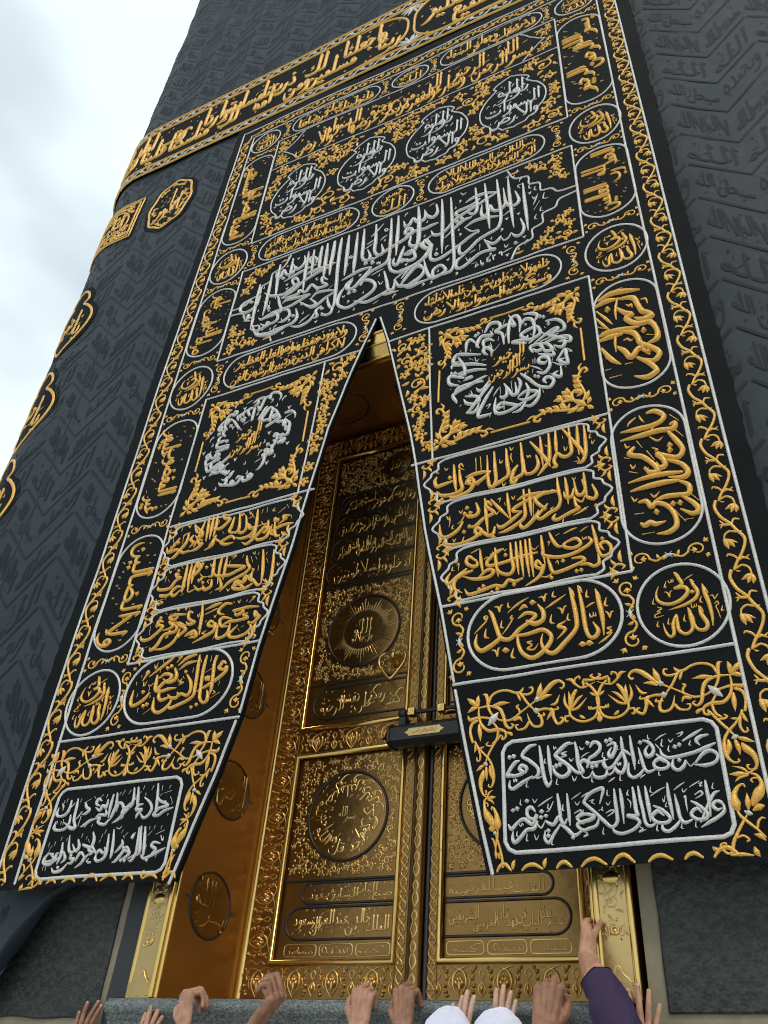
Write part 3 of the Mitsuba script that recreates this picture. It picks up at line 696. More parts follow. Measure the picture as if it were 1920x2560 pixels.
T_PLAQUE = '''2550,2040,13 2604,2094,27 2652,2106,27 2684,2074,23 2664,2034,23 2604,2018,27 2540,2030,7
2544,2042,5 2518,2022,9 2496,2064,3
2496,2062,12 2478,2024,27 2442,2004,23 2414,2032,26 2426,2082,8
2650,2210,13 2602,2202,27 2574,2180,27 2592,2146,7
2684,2152,12 2630,2132,27 2560,2108,26 2484,2094,27 2400,2088,23 2362,2112,23 2354,2152,7
2428,2152,2 2444,2154,33 2460,2156,2
2458,2162,2 2472,2164,36 2488,2164,2
2444,2064,2 2458,2066,32 2474,2068,2
2326,2118,13 2356,2086,23 2392,2052,23 2376,2024,23 2324,2026,27 2304,2060,23 2340,2086,27 2368,2060,7
2314,2024,13 2266,2012,23 2244,2042,23 2232,2112,23 2222,2176,7
2246,2038,13 2210,2000,23 2170,1986,23 2144,2016,23 2154,2082,8
2222,2204,2 2238,2206,33 2254,2208,2
2256,2218,15 2292,2198,26 2314,2156,23 2300,2118,29 2272,2112,29 2262,2146,23 2288,2184,7
2178,2258,13 2180,2182,23 2186,2100,26 2186,2034,7
2122,2258,13 2122,2198,26 2126,2142,23 2134,2078,27 2106,2024,26 2076,2036,29 2064,2070,8
2064,2068,7 2052,2036,15 2020,2018,12 2014,2054,4
2014,2052,13 2002,2016,23 1966,2006,26 1932,2018,23 1920,2054,8
1920,2052,7 1896,2018,14 1860,2020,12 1840,2054,4
2170,2130,13 2132,2160,26 2092,2118,23 2052,2070,23 2016,2060,23 1996,2092,29 2006,2134,8
2028,2208,12 2074,2222,23 2078,2182,26 2048,2130,29 2032,2156,23 2058,2196,7
2010,2238,2 2026,2240,36 2044,2240,2
2036,2244,2 2052,2246,36 2070,2248,2
1904,2078,2 1920,2080,32 1936,2082,2
1932,2082,2 1948,2084,29 1964,2086,2
1916,2212,15 1942,2242,27 1976,2230,27 1980,2190,26 1944,2156,27 1908,2140,23 1902,2112,23 1938,2104,26 2026,2118,8
1886,2240,2 1902,2242,36 1920,2244,2
1820,2260,13 1828,2194,27 1830,2118,29 1836,2060,8
1886,2080,15 1896,2108,23 1868,2132,29 1842,2106,23 1858,2058,26 1818,2058,23 1756,2118,29 1690,2174,29 1696,2198,29 1766,2252,29 1812,2250,9
1756,2116,15 1770,2068,29 1724,2038,29 1678,2066,27 1662,2118,9
1670,2112,2 1686,2114,36 1704,2114,2
1694,2118,2 1710,2120,36 1728,2122,2
1762,2202,8 1726,2190,15 1756,2176,15 1712,2166,4
1638,2254,14 1640,2194,26 1644,2108,29 1646,2032,9
1580,2260,14 1586,2180,26 1592,2104,29 1604,2028,29 1624,1990,26 1650,2024,9
1604,2066,6 1556,2046,12 1518,2064,3
1558,2272,13 1508,2262,29 1456,2208,26 1504,2170,29 1558,2116,26 1560,2070,27 1518,2046,9
1520,2062,13 1460,2032,29 1412,2004,29 1380,1992,26 1360,2012,23 1366,2050,8
1472,2088,15 1484,2120,27 1454,2142,29 1434,2120,29 1458,2094,29 1414,2078,26 1376,2082,29 1346,2100,9
1436,2176,13 1402,2162,29 1352,2098,26 1356,2080,29 1404,2080,9
1380,2208,2 1398,2210,36 1416,2212,2
1352,2204,2 1368,2206,36 1386,2208,2
2494,2186,12 2562,2222,23 2622,2252,8
2412,2208,5 2422,2188,10 2442,2208,3
2466,2234,5 2502,2244,11 2490,2226,10 2468,2214,3
2542,2184,6 2530,2158,10 2542,2152,3
2374,2212,5 2364,2172,11 2376,2162,3
2330,2208,5 2368,2232,11 2404,2246,3
2288,2250,5 2288,2226,10 2302,2222,3
2410,2166,5 2402,2136,11 2412,2126,3
2330,2184,5 2342,2164,9 2352,2150,3
2220,2096,6 2212,2074,9 2222,2068,3
2330,2012,5 2326,1986,9 2338,1982,3
2212,1978,5 2230,1990,11 2248,1998,3
2016,1972,5 2038,1986,12 2060,1998,3
2094,2014,5 2088,1978,9 2102,1974,3
2084,2092,6 2086,2072,11 2098,2088,9 2100,2072,10 2106,2088,3
1914,2018,5 1910,1988,9 1922,1982,3
1852,2152,5 1880,2168,10 1908,2180,3
1848,2224,6 1860,2204,12 1880,2216,3
2096,2202,5 2090,2178,9 2102,2174,3
1998,2166,6 1992,2138,10 2002,2132,3
1774,2156,5 1786,2136,12 1804,2152,3
1784,2038,5 1796,2006,11 1816,2032,3
1676,2248,6 1678,2226,9 1690,2238,9 1694,2226,3
1614,2168,6 1608,2144,10 1622,2138,3
1686,2030,6 1678,1998,10 1692,1990,3
1390,2058,6 1394,2038,12 1406,2054,12 1412,2036,9 1416,2054,3
1484,2030,6 1476,2000,10 1492,1994,3
2672,1766,10 2654,1792,23 2628,1798,23 2608,1776,24 2626,1750,23 2656,1756,7
2666,1778,12 2664,1738,23 2624,1706,24 2572,1680,23 2524,1654,6
2588,1926,12 2588,1876,23 2590,1802,23 2586,1712,7
2490,1810,12 2526,1786,23 2570,1734,24 2556,1702,23 2506,1704,24 2480,1736,23 2516,1766,23 2542,1736,7
2482,1702,12 2440,1688,23 2416,1716,23 2408,1792,24 2402,1860,8
2420,1710,12 2382,1670,23 2338,1646,23 2308,1662,23 2310,1700,7
2368,1930,12 2366,1854,26 2372,1778,23 2376,1710,7
2270,1802,12 2316,1774,24 2358,1724,23 2338,1698,24 2282,1702,24 2254,1736,23 2290,1768,27 2326,1736,7
2234,1924,13 2238,1848,27 2242,1780,27 2242,1710,7
2192,1928,13 2196,1850,23 2204,1782,23 2212,1706,23 2238,1684,23 2282,1702,7
2158,1926,13 2162,1854,26 2164,1786,27 2168,1752,27 2122,1758,23 2112,1756,26 2162,1734,23 2176,1708,23 2138,1674,23 2070,1656,23 2024,1670,23 2008,1700,7
2080,1924,13 2084,1842,26 2082,1712,7
2044,1926,12 2044,1846,26 2046,1778,26 2042,1726,26 2006,1700,23 1960,1742,27 1912,1796,23 1856,1852,23 1848,1870,23 1886,1912,26 1942,1934,27 1976,1932,26 1946,1844,9
1936,1768,12 1914,1718,23 1870,1704,24 1826,1696,24 1794,1736,23 1882,1756,29 1902,1776,27 1842,1792,23 1796,1770,23 1836,1732,8
1826,1696,12 1770,1670,26 1722,1716,27 1678,1744,8
1746,1656,2 1762,1658,30 1778,1660,2
1688,1744,13 1640,1686,23 1606,1638,23 1580,1664,23 1586,1712,8
1590,1708,2 1606,1710,32 1622,1712,2
1588,1678,2 1604,1680,32 1620,1682,2
1680,1932,15 1686,1858,27 1690,1786,23 1696,1760,7
1742,1928,13 1744,1852,23 1746,1782,23 1748,1730,8
1734,1774,12 1706,1742,23 1680,1788,29 1642,1746,26 1608,1758,23 1590,1776,7
1590,1772,6 1560,1730,13 1534,1764,5
1552,1830,2 1570,1832,32 1586,1832,2
1546,1794,2 1564,1796,29 1580,1798,2
1580,1800,2 1596,1802,29 1612,1804,2
1540,1772,13 1514,1730,29 1468,1724,26 1420,1676,29 1384,1652,27 1370,1678,26 1376,1722,8
1528,1834,13 1502,1864,26 1474,1848,27 1480,1802,26 1518,1790,23 1536,1816,26 1506,1756,26 1452,1792,29 1406,1772,23 1366,1736,29 1344,1768,8
1458,1904,2 1476,1906,32 1492,1908,2
1390,1860,2 1408,1862,36 1424,1864,2
1362,1852,2 1380,1854,29 1396,1856,2
2526,1684,12 2614,1832,23 2658,1858,6
2610,1834,5 2632,1844,8 2656,1858,3
2630,1906,5 2620,1878,9 2632,1872,3
2516,1846,7 2550,1864,13 2560,1846,12 2516,1822,4
2546,1910,5 2568,1916,9 2552,1896,9 2570,1894,3
2492,1894,5 2526,1912,9 2558,1928,3
2450,1888,5 2454,1868,10 2478,1886,3
2450,1834,6 2462,1842,13 2460,1796,12 2462,1752,4
2400,1884,5 2436,1908,11 2472,1928,3
2328,1840,5 2334,1818,9 2346,1856,3
2350,1816,5 2340,1792,9 2354,1788,3
2260,1862,6 2306,1888,12 2354,1908,4
2268,1918,5 2262,1888,9 2276,1882,3
2500,1690,5 2494,1662,9 2504,1656,3
2422,1688,5 2414,1660,9 2428,1654,3
2280,1690,5 2272,1658,11 2284,1652,3
2176,1684,6 2192,1670,12 2168,1656,13 2212,1666,4
2120,1858,5 2136,1834,9 2132,1800,3
2130,1912,5 2120,1884,12 2132,1878,3
2002,1924,5 1998,1894,11 2012,1888,3
1986,1850,5 1998,1832,9 2014,1852,3
1962,1826,5 1956,1806,10 1966,1800,3
1980,1786,7 2016,1800,12 2028,1788,14 1986,1764,4
1780,1802,7 1818,1818,12 1824,1802,13 1784,1780,4
1882,1868,5 1910,1874,9 1896,1858,9 1916,1846,3
1832,1898,5 1864,1914,12 1902,1928,3
1768,1890,5 1802,1910,9 1834,1928,3
1790,1872,5 1802,1852,9 1822,1874,3
1712,1864,5 1706,1830,12 1720,1824,3
1650,1888,6 1620,1836,10 1598,1828,3
1548,1864,7 1596,1892,13 1648,1918,4
1616,1876,5 1610,1850,10 1620,1844,3
1514,1916,5 1526,1892,10 1546,1914,3
1434,1918,5 1430,1888,10 1442,1882,3
1956,1700,5 1948,1666,9 1960,1662,3
1834,1686,5 1854,1672,9 1830,1658,12 1862,1664,3
1628,1654,6 1622,1628,10 1636,1624,3
1514,1694,5 1526,1660,9 1544,1688,3
1468,1698,5 1462,1660,10 1474,1656,3
1418,1762,5 1428,1748,9 1438,1764,10 1446,1752,3
1404,1720,5 1398,1694,10 1410,1688,3
1840,1818,5 1834,1794,12 1848,1788,3
1948,1810,5 1934,1802,3'''
T_PLAQUE_L = '''-1416,2092,11 -1494,2070,23 -1542,2038,22 -1590,2040,22 -1580,2064,24 -1546,2096,24 -1470,2112,23 -1562,2156,22 -1578,2182,7
-1620,2300,12 -1596,2196,22 -1582,2112,23 -1576,2040,7
-1522,2140,3 -1506,2140,28 -1492,2142,3
-1724,2194,12 -1656,2146,22 -1624,2092,22 -1646,2040,22 -1688,2028,23 -1724,2064,7
-1722,2140,12 -1764,2132,23 -1776,2096,24 -1724,2096,24 -1754,2054,22 -1760,2026,6
-1856,2284,12 -1832,2180,25 -1846,2126,24 -1914,2126,23 -1942,2140,7
-1846,2126,12 -1886,2088,23 -1944,2032,24 -1998,2008,7
-1814,2286,12 -1786,2176,25 -1774,2102,7
-1812,2190,11 -1872,2134,23 -1922,2078,24 -1914,2126,23 -1976,2172,24 -1988,2096,6
-1918,2066,5 -1902,2042,9 -1914,2030,3
-2028,2256,12 -2006,2156,24 -2020,2074,23 -2034,2028,6
-2064,2248,12 -2062,2150,25 -2052,2052,7
-2106,2208,12 -2106,2140,24 -2144,2162,23 -2162,2120,24 -2220,2150,7
-2174,2202,12 -2214,2222,24 -2222,2180,24 -2174,2158,7
-2040,2040,11 -2072,2000,24 -2140,2018,23 -2140,2058,24 -2184,2050,7
-2100,2122,12 -2084,2078,24 -2148,2084,23 -2188,2062,7
-2184,2050,12 -2228,2042,24 -2278,2010,25 -2320,1994,7
-2352,2204,13 -2318,2158,25 -2278,2136,23 -2300,2108,26 -2344,2098,7
-2354,2124,7 -2384,2076,12 -2404,2066,4
-2448,2242,12 -2434,2166,24 -2420,2068,23 -2376,1992,24 -2430,1990,23 -2470,2010,7
-2518,2236,12 -2514,2160,25 -2544,2114,25 -2606,2106,23 -2640,2126,24 -2638,2182,7
-2468,2212,5 -2490,2184,10 -2514,2160,3
-2620,2218,5 -2592,2192,11 -2586,2154,3
-2476,2108,12 -2464,2034,24 -2496,1994,24 -2576,1988,24 -2620,2008,25 -2622,2064,7
-2546,2076,5 -2534,2028,3
-2376,2016,12 -2416,1994,24 -2536,2052,8
-2348,2086,6 -2348,2002,4
-1660,2286,5 -1672,2250,3
-1486,2276,5 -1500,2250,3
-1568,2278,5 -1566,2240,3
-1468,2184,5 -1442,2146,3
-1434,2140,5 -1438,2118,3
-1452,2048,5 -1452,2026,3
-1754,2294,5 -1758,2258,3
-1720,2230,5 -1720,2206,3
-1770,2246,5 -1800,2218,3
-1884,2268,5 -1904,2234,3
-1948,2274,5 -1972,2228,3
-1990,2260,5 -1998,2236,3
-2130,2252,5 -2134,2222,3
-2178,2258,5 -2200,2228,3
-2270,2246,5 -2246,2226,3
-2296,2230,5 -2352,2204,3
-2406,2238,5 -2410,2208,3
-2566,2252,5 -2570,2222,3
-2596,2242,5 -2600,2212,3
-2606,2206,5 -2602,2174,3
-2608,2068,5 -2604,2038,3
-2564,2060,5 -2562,2036,3
-2192,2010,5 -2198,1986,3
-2250,2020,5 -2270,1984,3
-1890,2052,5 -1906,2030,3
-1550,2216,4 -1574,2194,3
-1466,2232,4 -1536,2214,3
-1464,1818,11 -1524,1830,20 -1538,1800,24 -1494,1776,22 -1528,1744,6
-1408,1782,11 -1460,1758,22 -1536,1724,23 -1588,1710,22 -1624,1738,6
-1570,1696,3 -1556,1696,25 -1542,1698,3
-1642,1954,12 -1618,1850,23 -1600,1748,20 -1616,1716,6
-1682,1962,12 -1662,1864,22 -1640,1762,22 -1666,1730,6
-1700,1952,11 -1680,1842,22 -1674,1752,20 -1700,1700,22 -1730,1700,6
-1740,1778,10 -1778,1804,22 -1800,1782,22 -1736,1762,23 -1768,1724,22 -1808,1716,7
-1674,1752,5 -1722,1722,10 -1746,1708,3
-1820,1704,3 -1804,1704,25 -1790,1706,3
-1782,1702,3 -1768,1702,27 -1752,1704,2
-1842,1864,11 -1824,1828,24 -1850,1796,24 -1884,1764,6
-1838,1898,4 -1824,1874,3
-1838,1830,11 -1800,1782,22 -1850,1708,23 -1888,1692,6
-1956,1952,12 -1930,1858,22 -1914,1766,24 -1914,1722,7
-1998,1920,12 -1976,1814,22 -1972,1758,24 -1990,1726,23 -2038,1712,23 -2066,1730,22 -2068,1774,6
-1938,1968,5 -1902,1954,9 -1880,1976,3
-2006,1816,10 -1982,1786,22 -2006,1772,23 -2046,1796,24 -2068,1774,22 -2106,1794,7
-2160,1942,11 -2130,1882,23 -2140,1824,24 -2216,1840,24 -2236,1854,7
-2192,1886,4 -2168,1860,3
-2088,1788,12 -2132,1824,24 -2154,1802,24 -2114,1778,23 -2152,1758,6
-2142,1768,12 -2176,1736,23 -2194,1702,22 -2250,1666,7
-2298,1892,12 -2266,1832,24 -2292,1800,23 -2348,1860,7
-2298,1810,11 -2336,1790,24 -2374,1826,22 -2408,1934,7
-2180,1748,12 -2224,1784,23 -2248,1762,24 -2262,1718,7
-2324,1778,11 -2326,1744,23 -2286,1742,23 -2304,1708,24 -2352,1710,6
-2422,1806,12 -2382,1746,24 -2416,1714,7
-2466,1880,12 -2442,1796,25 -2446,1750,24 -2460,1706,7
-2452,1762,12 -2490,1740,22 -2494,1788,24 -2466,1798,7
-2478,1752,12 -2540,1710,23 -2612,1724,25 -2614,1770,24 -2580,1804,7
-2580,1804,12 -2512,1754,23 -2566,1734,23 -2630,1748,7
-2450,1680,3 -2434,1680,27 -2418,1682,3
-2348,1700,11 -2392,1656,24 -2468,1648,22 -2506,1684,7
-2608,1794,5 -2590,1828,3
-2342,1766,3 -2326,1766,29 -2312,1768,3
-2558,1788,3 -2542,1790,29 -2526,1792,3
-1474,1880,6 -1448,1838,10 -1444,1872,3
-1482,1954,4 -1488,1926,3
-1548,1958,4 -1554,1930,3
-1596,1950,4 -1598,1928,3
-1450,1918,6 -1528,1888,3
-1566,1920,4 -1598,1882,3
-1592,1814,4 -1588,1780,2
-1744,1902,11 -1748,1870,23 -1726,1914,7
-1854,1944,4 -1868,1916,3
-1800,1918,4 -1828,1886,3
-1476,1736,5 -1482,1710,3
-2060,1924,5 -2064,1890,3
-2066,1878,5 -2074,1856,3
-2034,1956,5 -2044,1922,3
-2128,1734,6 -2144,1712,12 -2102,1704,11 -2130,1694,4
-2210,1910,5 -2216,1888,3
-2266,1938,5 -2270,1902,3
-2424,1912,5 -2430,1888,3
-2494,1928,5 -2498,1898,3
-2554,1896,5 -2556,1862,3
-2580,1862,5 -2598,1828,3
-2616,1888,5 -2618,1852,3
-2602,1700,5 -2602,1666,3
-2576,1700,5 -2570,1664,3'''
T_PILL_L = '''-1308,3422,16 -1312,3332,32 -1298,3216,34 -1290,3114,34 -1294,3048,9
-1290,3422,7 -1294,3364,4
-1186,3324,16 -1216,3346,35 -1240,3316,32 -1252,3288,32 -1192,3268,32 -1172,3294,32 -1180,3238,34 -1258,3176,34 -1334,3138,32 -1444,3098,10
-1414,3440,17 -1420,3362,32 -1420,3258,32 -1410,3144,32 -1396,3030,34 -1352,2980,29 -1312,2992,34 -1316,3052,32 -1336,3094,10
-1496,3456,17 -1488,3348,34 -1478,3232,34 -1470,3130,32 -1472,3062,31 -1518,3026,32 -1610,2994,32 -1694,2972,34 -1736,3010,9
-1462,3380,7 -1486,3436,4
-1634,3310,3 -1612,3310,40 -1592,3312,3
-1592,3278,17 -1532,3194,34 -1516,3114,32 -1544,3072,32 -1608,3098,31 -1636,3086,34 -1658,3122,9
-1640,3104,16 -1656,3066,34 -1722,3076,32 -1760,3114,10
-1726,3088,17 -1784,3068,32 -1830,3068,34 -1858,3106,34 -1852,3162,10
-1722,3350,7 -1756,3380,4
-1750,3362,19 -1714,3302,35 -1718,3246,34 -1794,3234,34 -1858,3278,10
-1902,3290,17 -1844,3324,34 -1772,3300,35 -1774,3260,34 -1844,3230,35 -1890,3162,34 -1836,3154,34 -1760,3166,32 -1684,3166,10
-1700,3062,17 -1726,2998,32 -1790,2952,34 -1848,2954,34 -1888,2998,34 -1906,3102,10
-1932,3324,17 -1924,3254,34 -1912,3170,32 -1874,3154,10
-1948,3246,7 -1988,3222,14 -2008,3242,4
-1984,3210,7 -1984,3164,4
-1968,3156,17 -2016,3094,34 -2084,3058,34 -2142,3054,34 -2164,3102,35 -2168,3208,10
-2068,3172,3 -2046,3172,43 -2024,3174,3
-1856,3380,3 -1834,3380,43 -1812,3380,3
-1814,3390,3 -1792,3392,46 -1770,3392,3
-1488,2952,2 -1468,2952,36 -1448,2954,3
-1436,2966,2 -1416,2968,40 -1396,2968,2
-2024,3028,2 -2002,3030,43 -1980,3030,3
-1988,3040,2 -1966,3042,43 -1944,3042,3
-1640,3246,8 -1658,3214,18 -1618,3208,18 -1664,3186,5
-1634,3268,7 -1614,3242,4
-1382,3228,16 -1366,3192,29 -1354,3220,32 -1340,3188,29 -1334,3228,10
-1680,3246,7 -1680,3222,4
-1784,3486,17 -1874,3422,34 -2024,3322,11
-1530,3468,17 -1630,3448,34 -1718,3386,10
-1514,3400,17 -1614,3392,32 -1698,3342,10
-1742,3424,9 -1696,3478,19 -1740,3466,5
-1536,3340,6 -1538,3292,4
-1360,3428,6 -1360,3368,4
-1324,3300,7 -1392,3270,4
-1272,3084,6 -1242,3058,13 -1270,3046,4
-1192,3056,6 -1280,3008,4
-1216,3160,6 -1220,3120,3
-2000,3442,7 -1974,3396,15 -1964,3454,4
-1920,3490,7 -1896,3444,4
-2056,3380,19 -2064,3362,34 -2046,3372,35 -2090,3290,10
-1914,3382,7 -1912,3346,4
-2072,3276,7 -2058,3232,14 -2032,3282,4
-2116,3352,7 -2116,3324,4
-2156,3288,7 -2152,3252,4
-2106,3164,7 -2106,3130,4
-2058,3020,7 -2056,2980,4
-1908,3000,7 -1984,2952,4
-1954,3130,7 -1952,3102,4'''
T_ROW_LA = '''-728,4748,16 -814,4750,30 -912,4730,30 -972,4682,30 -862,4636,9
-946,4822,16 -916,4650,32 -860,4626,9
-778,4852,14 -848,4862,32 -842,4824,32 -810,4832,30 -902,4774,10
-974,4792,8 -968,4664,5
-988,4768,15 -1004,4672,30 -1050,4638,30 -1120,4646,30 -1146,4690,9
-1028,4854,16 -1018,4748,30 -1062,4706,31 -1018,4748,30 -1058,4778,32 -1146,4690,32 -1240,4630,30 -1308,4666,9
-1022,4862,8 -1040,4820,16 -1084,4822,16 -1110,4866,5
-1084,4822,6 -1136,4816,13 -1170,4806,4
-1188,5038,17 -1174,4920,33 -1166,4786,32 -1184,4698,32 -1238,4712,9
-1226,4830,16 -1272,4880,31 -1242,4816,33 -1170,4806,33 -1224,4728,31 -1328,4716,30 -1398,4752,9
-1324,4998,16 -1286,4854,33 -1308,4796,31 -1364,4800,32 -1398,4884,9
-1406,5050,16 -1376,4860,33 -1402,4810,32 -1460,4834,9
-1464,5016,17 -1476,4904,33 -1490,4842,32 -1438,4810,10
-1526,5052,16 -1606,5074,34 -1576,5026,33 -1518,5012,35 -1544,4960,32 -1622,4904,33 -1746,4954,10
-1688,5106,17 -1672,4954,33 -1678,4822,10
-1734,5098,18 -1726,4950,33 -1720,4804,10
-1792,5104,18 -1772,4942,32 -1762,4786,10
-1832,5074,16 -1862,4888,32 -1900,4746,10
-1934,5022,17 -1826,4898,33 -1870,4852,33 -1922,4902,10
-1958,5048,17 -1902,4936,33 -1814,4924,10
-1576,4864,6 -1550,4828,4
-1402,4726,16 -1448,4774,33 -1532,4748,30 -1562,4718,32 -1500,4686,33 -1412,4692,10
-1564,4728,16 -1648,4778,33 -1668,4708,32 -1752,4672,10
-1642,4832,16 -1664,4762,33 -1708,4718,10
-1806,4816,16 -1864,4822,32 -1830,4766,33 -1796,4776,33 -1856,4716,32 -1964,4704,10
-1942,4908,16 -1966,4856,33 -1916,4806,32 -1960,4760,10
-2008,4944,17 -2016,4830,33 -2072,4748,35 -2128,4678,32 -2174,4670,10
-1994,4960,8 -2064,4938,17 -2074,4902,5
-1950,4720,16 -2022,4708,33 -2114,4768,33 -2226,4758,33 -2258,4832,10
-2116,4912,17 -2170,4830,32 -2230,4768,10
-2064,4900,6 -2072,4826,4
-2140,4856,4 -2120,4856,43 -2098,4854,4
-2062,4780,4 -2042,4780,41 -2022,4778,4
-962,4864,16 -946,4822,32 -944,4858,32 -918,4816,31 -906,4850,10
-1300,5060,7 -1270,5004,13 -1260,5038,4
-1388,5044,6 -1372,5010,13 -1358,5036,13 -1332,5000,4
-850,4974,8 -928,4920,5
-838,5000,7 -812,4956,4
-1068,5026,6 -1068,4968,4
-1122,5020,7 -1130,4976,4
-976,5000,6 -996,4968,13 -960,4958,4
-964,4634,6 -974,4602,4
-1650,5026,6 -1648,4978,4
-1238,4976,7 -1212,4940,4
-1934,5102,7 -1944,5064,4
-2052,5074,7 -2020,5026,14 -2010,5062,4
-2114,5050,7 -2120,5002,4
-2202,5012,7 -2180,4968,14 -2170,5004,4
-2210,4936,7 -2176,4850,4
-2212,4840,7 -2214,4784,4
-762,4848,6 -764,4812,4
-832,4666,6 -804,4650,12 -828,4636,4
-1262,5010,6 -1238,4976,14 -1286,4950,4'''
T_ROW_LB = '''-900,4476,16 -884,4342,28 -876,4204,28 -892,4106,8
-1024,4504,15 -996,4350,30 -980,4226,28 -974,4108,9
-988,4178,8 -916,4104,15 -958,4104,5
-974,4108,14 -1014,4100,28 -1080,4180,28 -1132,4192,9
-1098,4270,15 -1098,4184,30 -1036,4130,9
-1110,4246,15 -1182,4186,30 -1158,4232,30 -1090,4150,9
-1110,4286,4 -1092,4286,37 -1074,4286,4
-1208,4478,15 -1182,4392,30 -1140,4314,30 -1202,4284,9
-1458,4420,16 -1364,4400,32 -1200,4352,30 -1280,4328,30 -1378,4298,33 -1522,4320,30 -1570,4376,9
-1446,4524,16 -1440,4380,32 -1438,4258,9
-1504,4548,16 -1508,4414,30 -1490,4218,9
-1478,4284,15 -1436,4172,30 -1500,4152,9
-1594,4550,16 -1584,4432,33 -1578,4332,30 -1632,4336,9
-1140,4314,15 -1182,4272,30 -1278,4242,30 -1358,4206,30 -1442,4122,9
-1140,4228,15 -1178,4168,30 -1254,4202,30 -1304,4196,9
-1246,4166,15 -1292,4142,30 -1268,4188,30 -1164,4098,30 -1288,4124,30 -1314,4164,9
-1070,4128,15 -1146,4094,30 -1266,4102,9
-1746,4500,4 -1726,4500,39 -1708,4500,4
-1688,4452,4 -1670,4450,39 -1650,4450,4
-1632,4336,8 -1686,4340,16 -1736,4394,5
-1740,4486,16 -1790,4532,31 -1774,4474,30 -1732,4482,31 -1774,4404,31 -1866,4334,9
-1808,4536,15 -1814,4412,33 -1808,4286,9
-1862,4530,16 -1852,4348,31 -1832,4204,9
-1924,4554,16 -1910,4434,31 -1904,4272,32 -1904,4202,9
-1568,4286,16 -1564,4200,30 -1630,4180,32 -1662,4238,9
-1638,4216,15 -1704,4194,30 -1774,4262,9
-1728,4218,9 -1810,4192,16 -1846,4224,5
-1742,4304,4 -1722,4304,39 -1704,4302,4
-1718,4316,4 -1698,4316,39 -1680,4316,4
-1688,4272,4 -1670,4270,37 -1650,4270,4
-1994,4434,16 -2036,4452,33 -2016,4412,33 -1964,4392,32 -2022,4368,31 -2074,4290,32 -2208,4300,31 -2230,4342,10
-2036,4484,4 -2016,4484,42 -1998,4484,4
-1924,4276,16 -1982,4288,31 -2040,4230,31 -1990,4186,33 -1932,4242,9
-1924,4346,16 -1894,4270,30 -1928,4224,9
-2040,4230,16 -2088,4206,33 -2166,4222,33 -2152,4236,9
-2116,4176,6 -2186,4164,12 -2214,4196,4
-2176,4124,4 -2156,4124,39 -2136,4124,4
-2142,4134,4 -2122,4134,39 -2102,4134,4
-1668,4558,8 -1774,4548,5
-1616,4564,8 -1724,4562,5
-1390,4512,9 -1338,4518,16 -1374,4482,5
-1144,4508,6 -1112,4472,12 -1110,4508,4
-1062,4478,6 -1074,4456,4
-1098,4442,6 -1072,4402,4
-1152,4456,6 -1118,4378,3
-974,4466,6 -976,4432,3
-970,4396,6 -942,4338,3
-838,4314,6 -824,4276,12 -804,4306,3
-1248,4504,6 -1258,4472,4
-1398,4468,6 -1406,4426,4
-1632,4488,6 -1614,4448,12 -1606,4490,4
-1996,4544,6 -1966,4500,4
-2076,4562,6 -2072,4514,4
-2140,4520,6 -2118,4480,13 -2110,4514,4
-2158,4452,7 -2156,4380,4
-2126,4408,6 -2096,4366,4
-1586,4290,6 -1618,4280,12 -1592,4240,4
-1532,4142,6 -1554,4120,4
-1368,4142,6 -1344,4110,11 -1332,4134,4
-900,4108,5 -872,4086,3
-1040,4326,6 -1038,4264,4
-1872,4186,6 -1912,4170,4
-2082,4186,6 -2094,4162,4'''
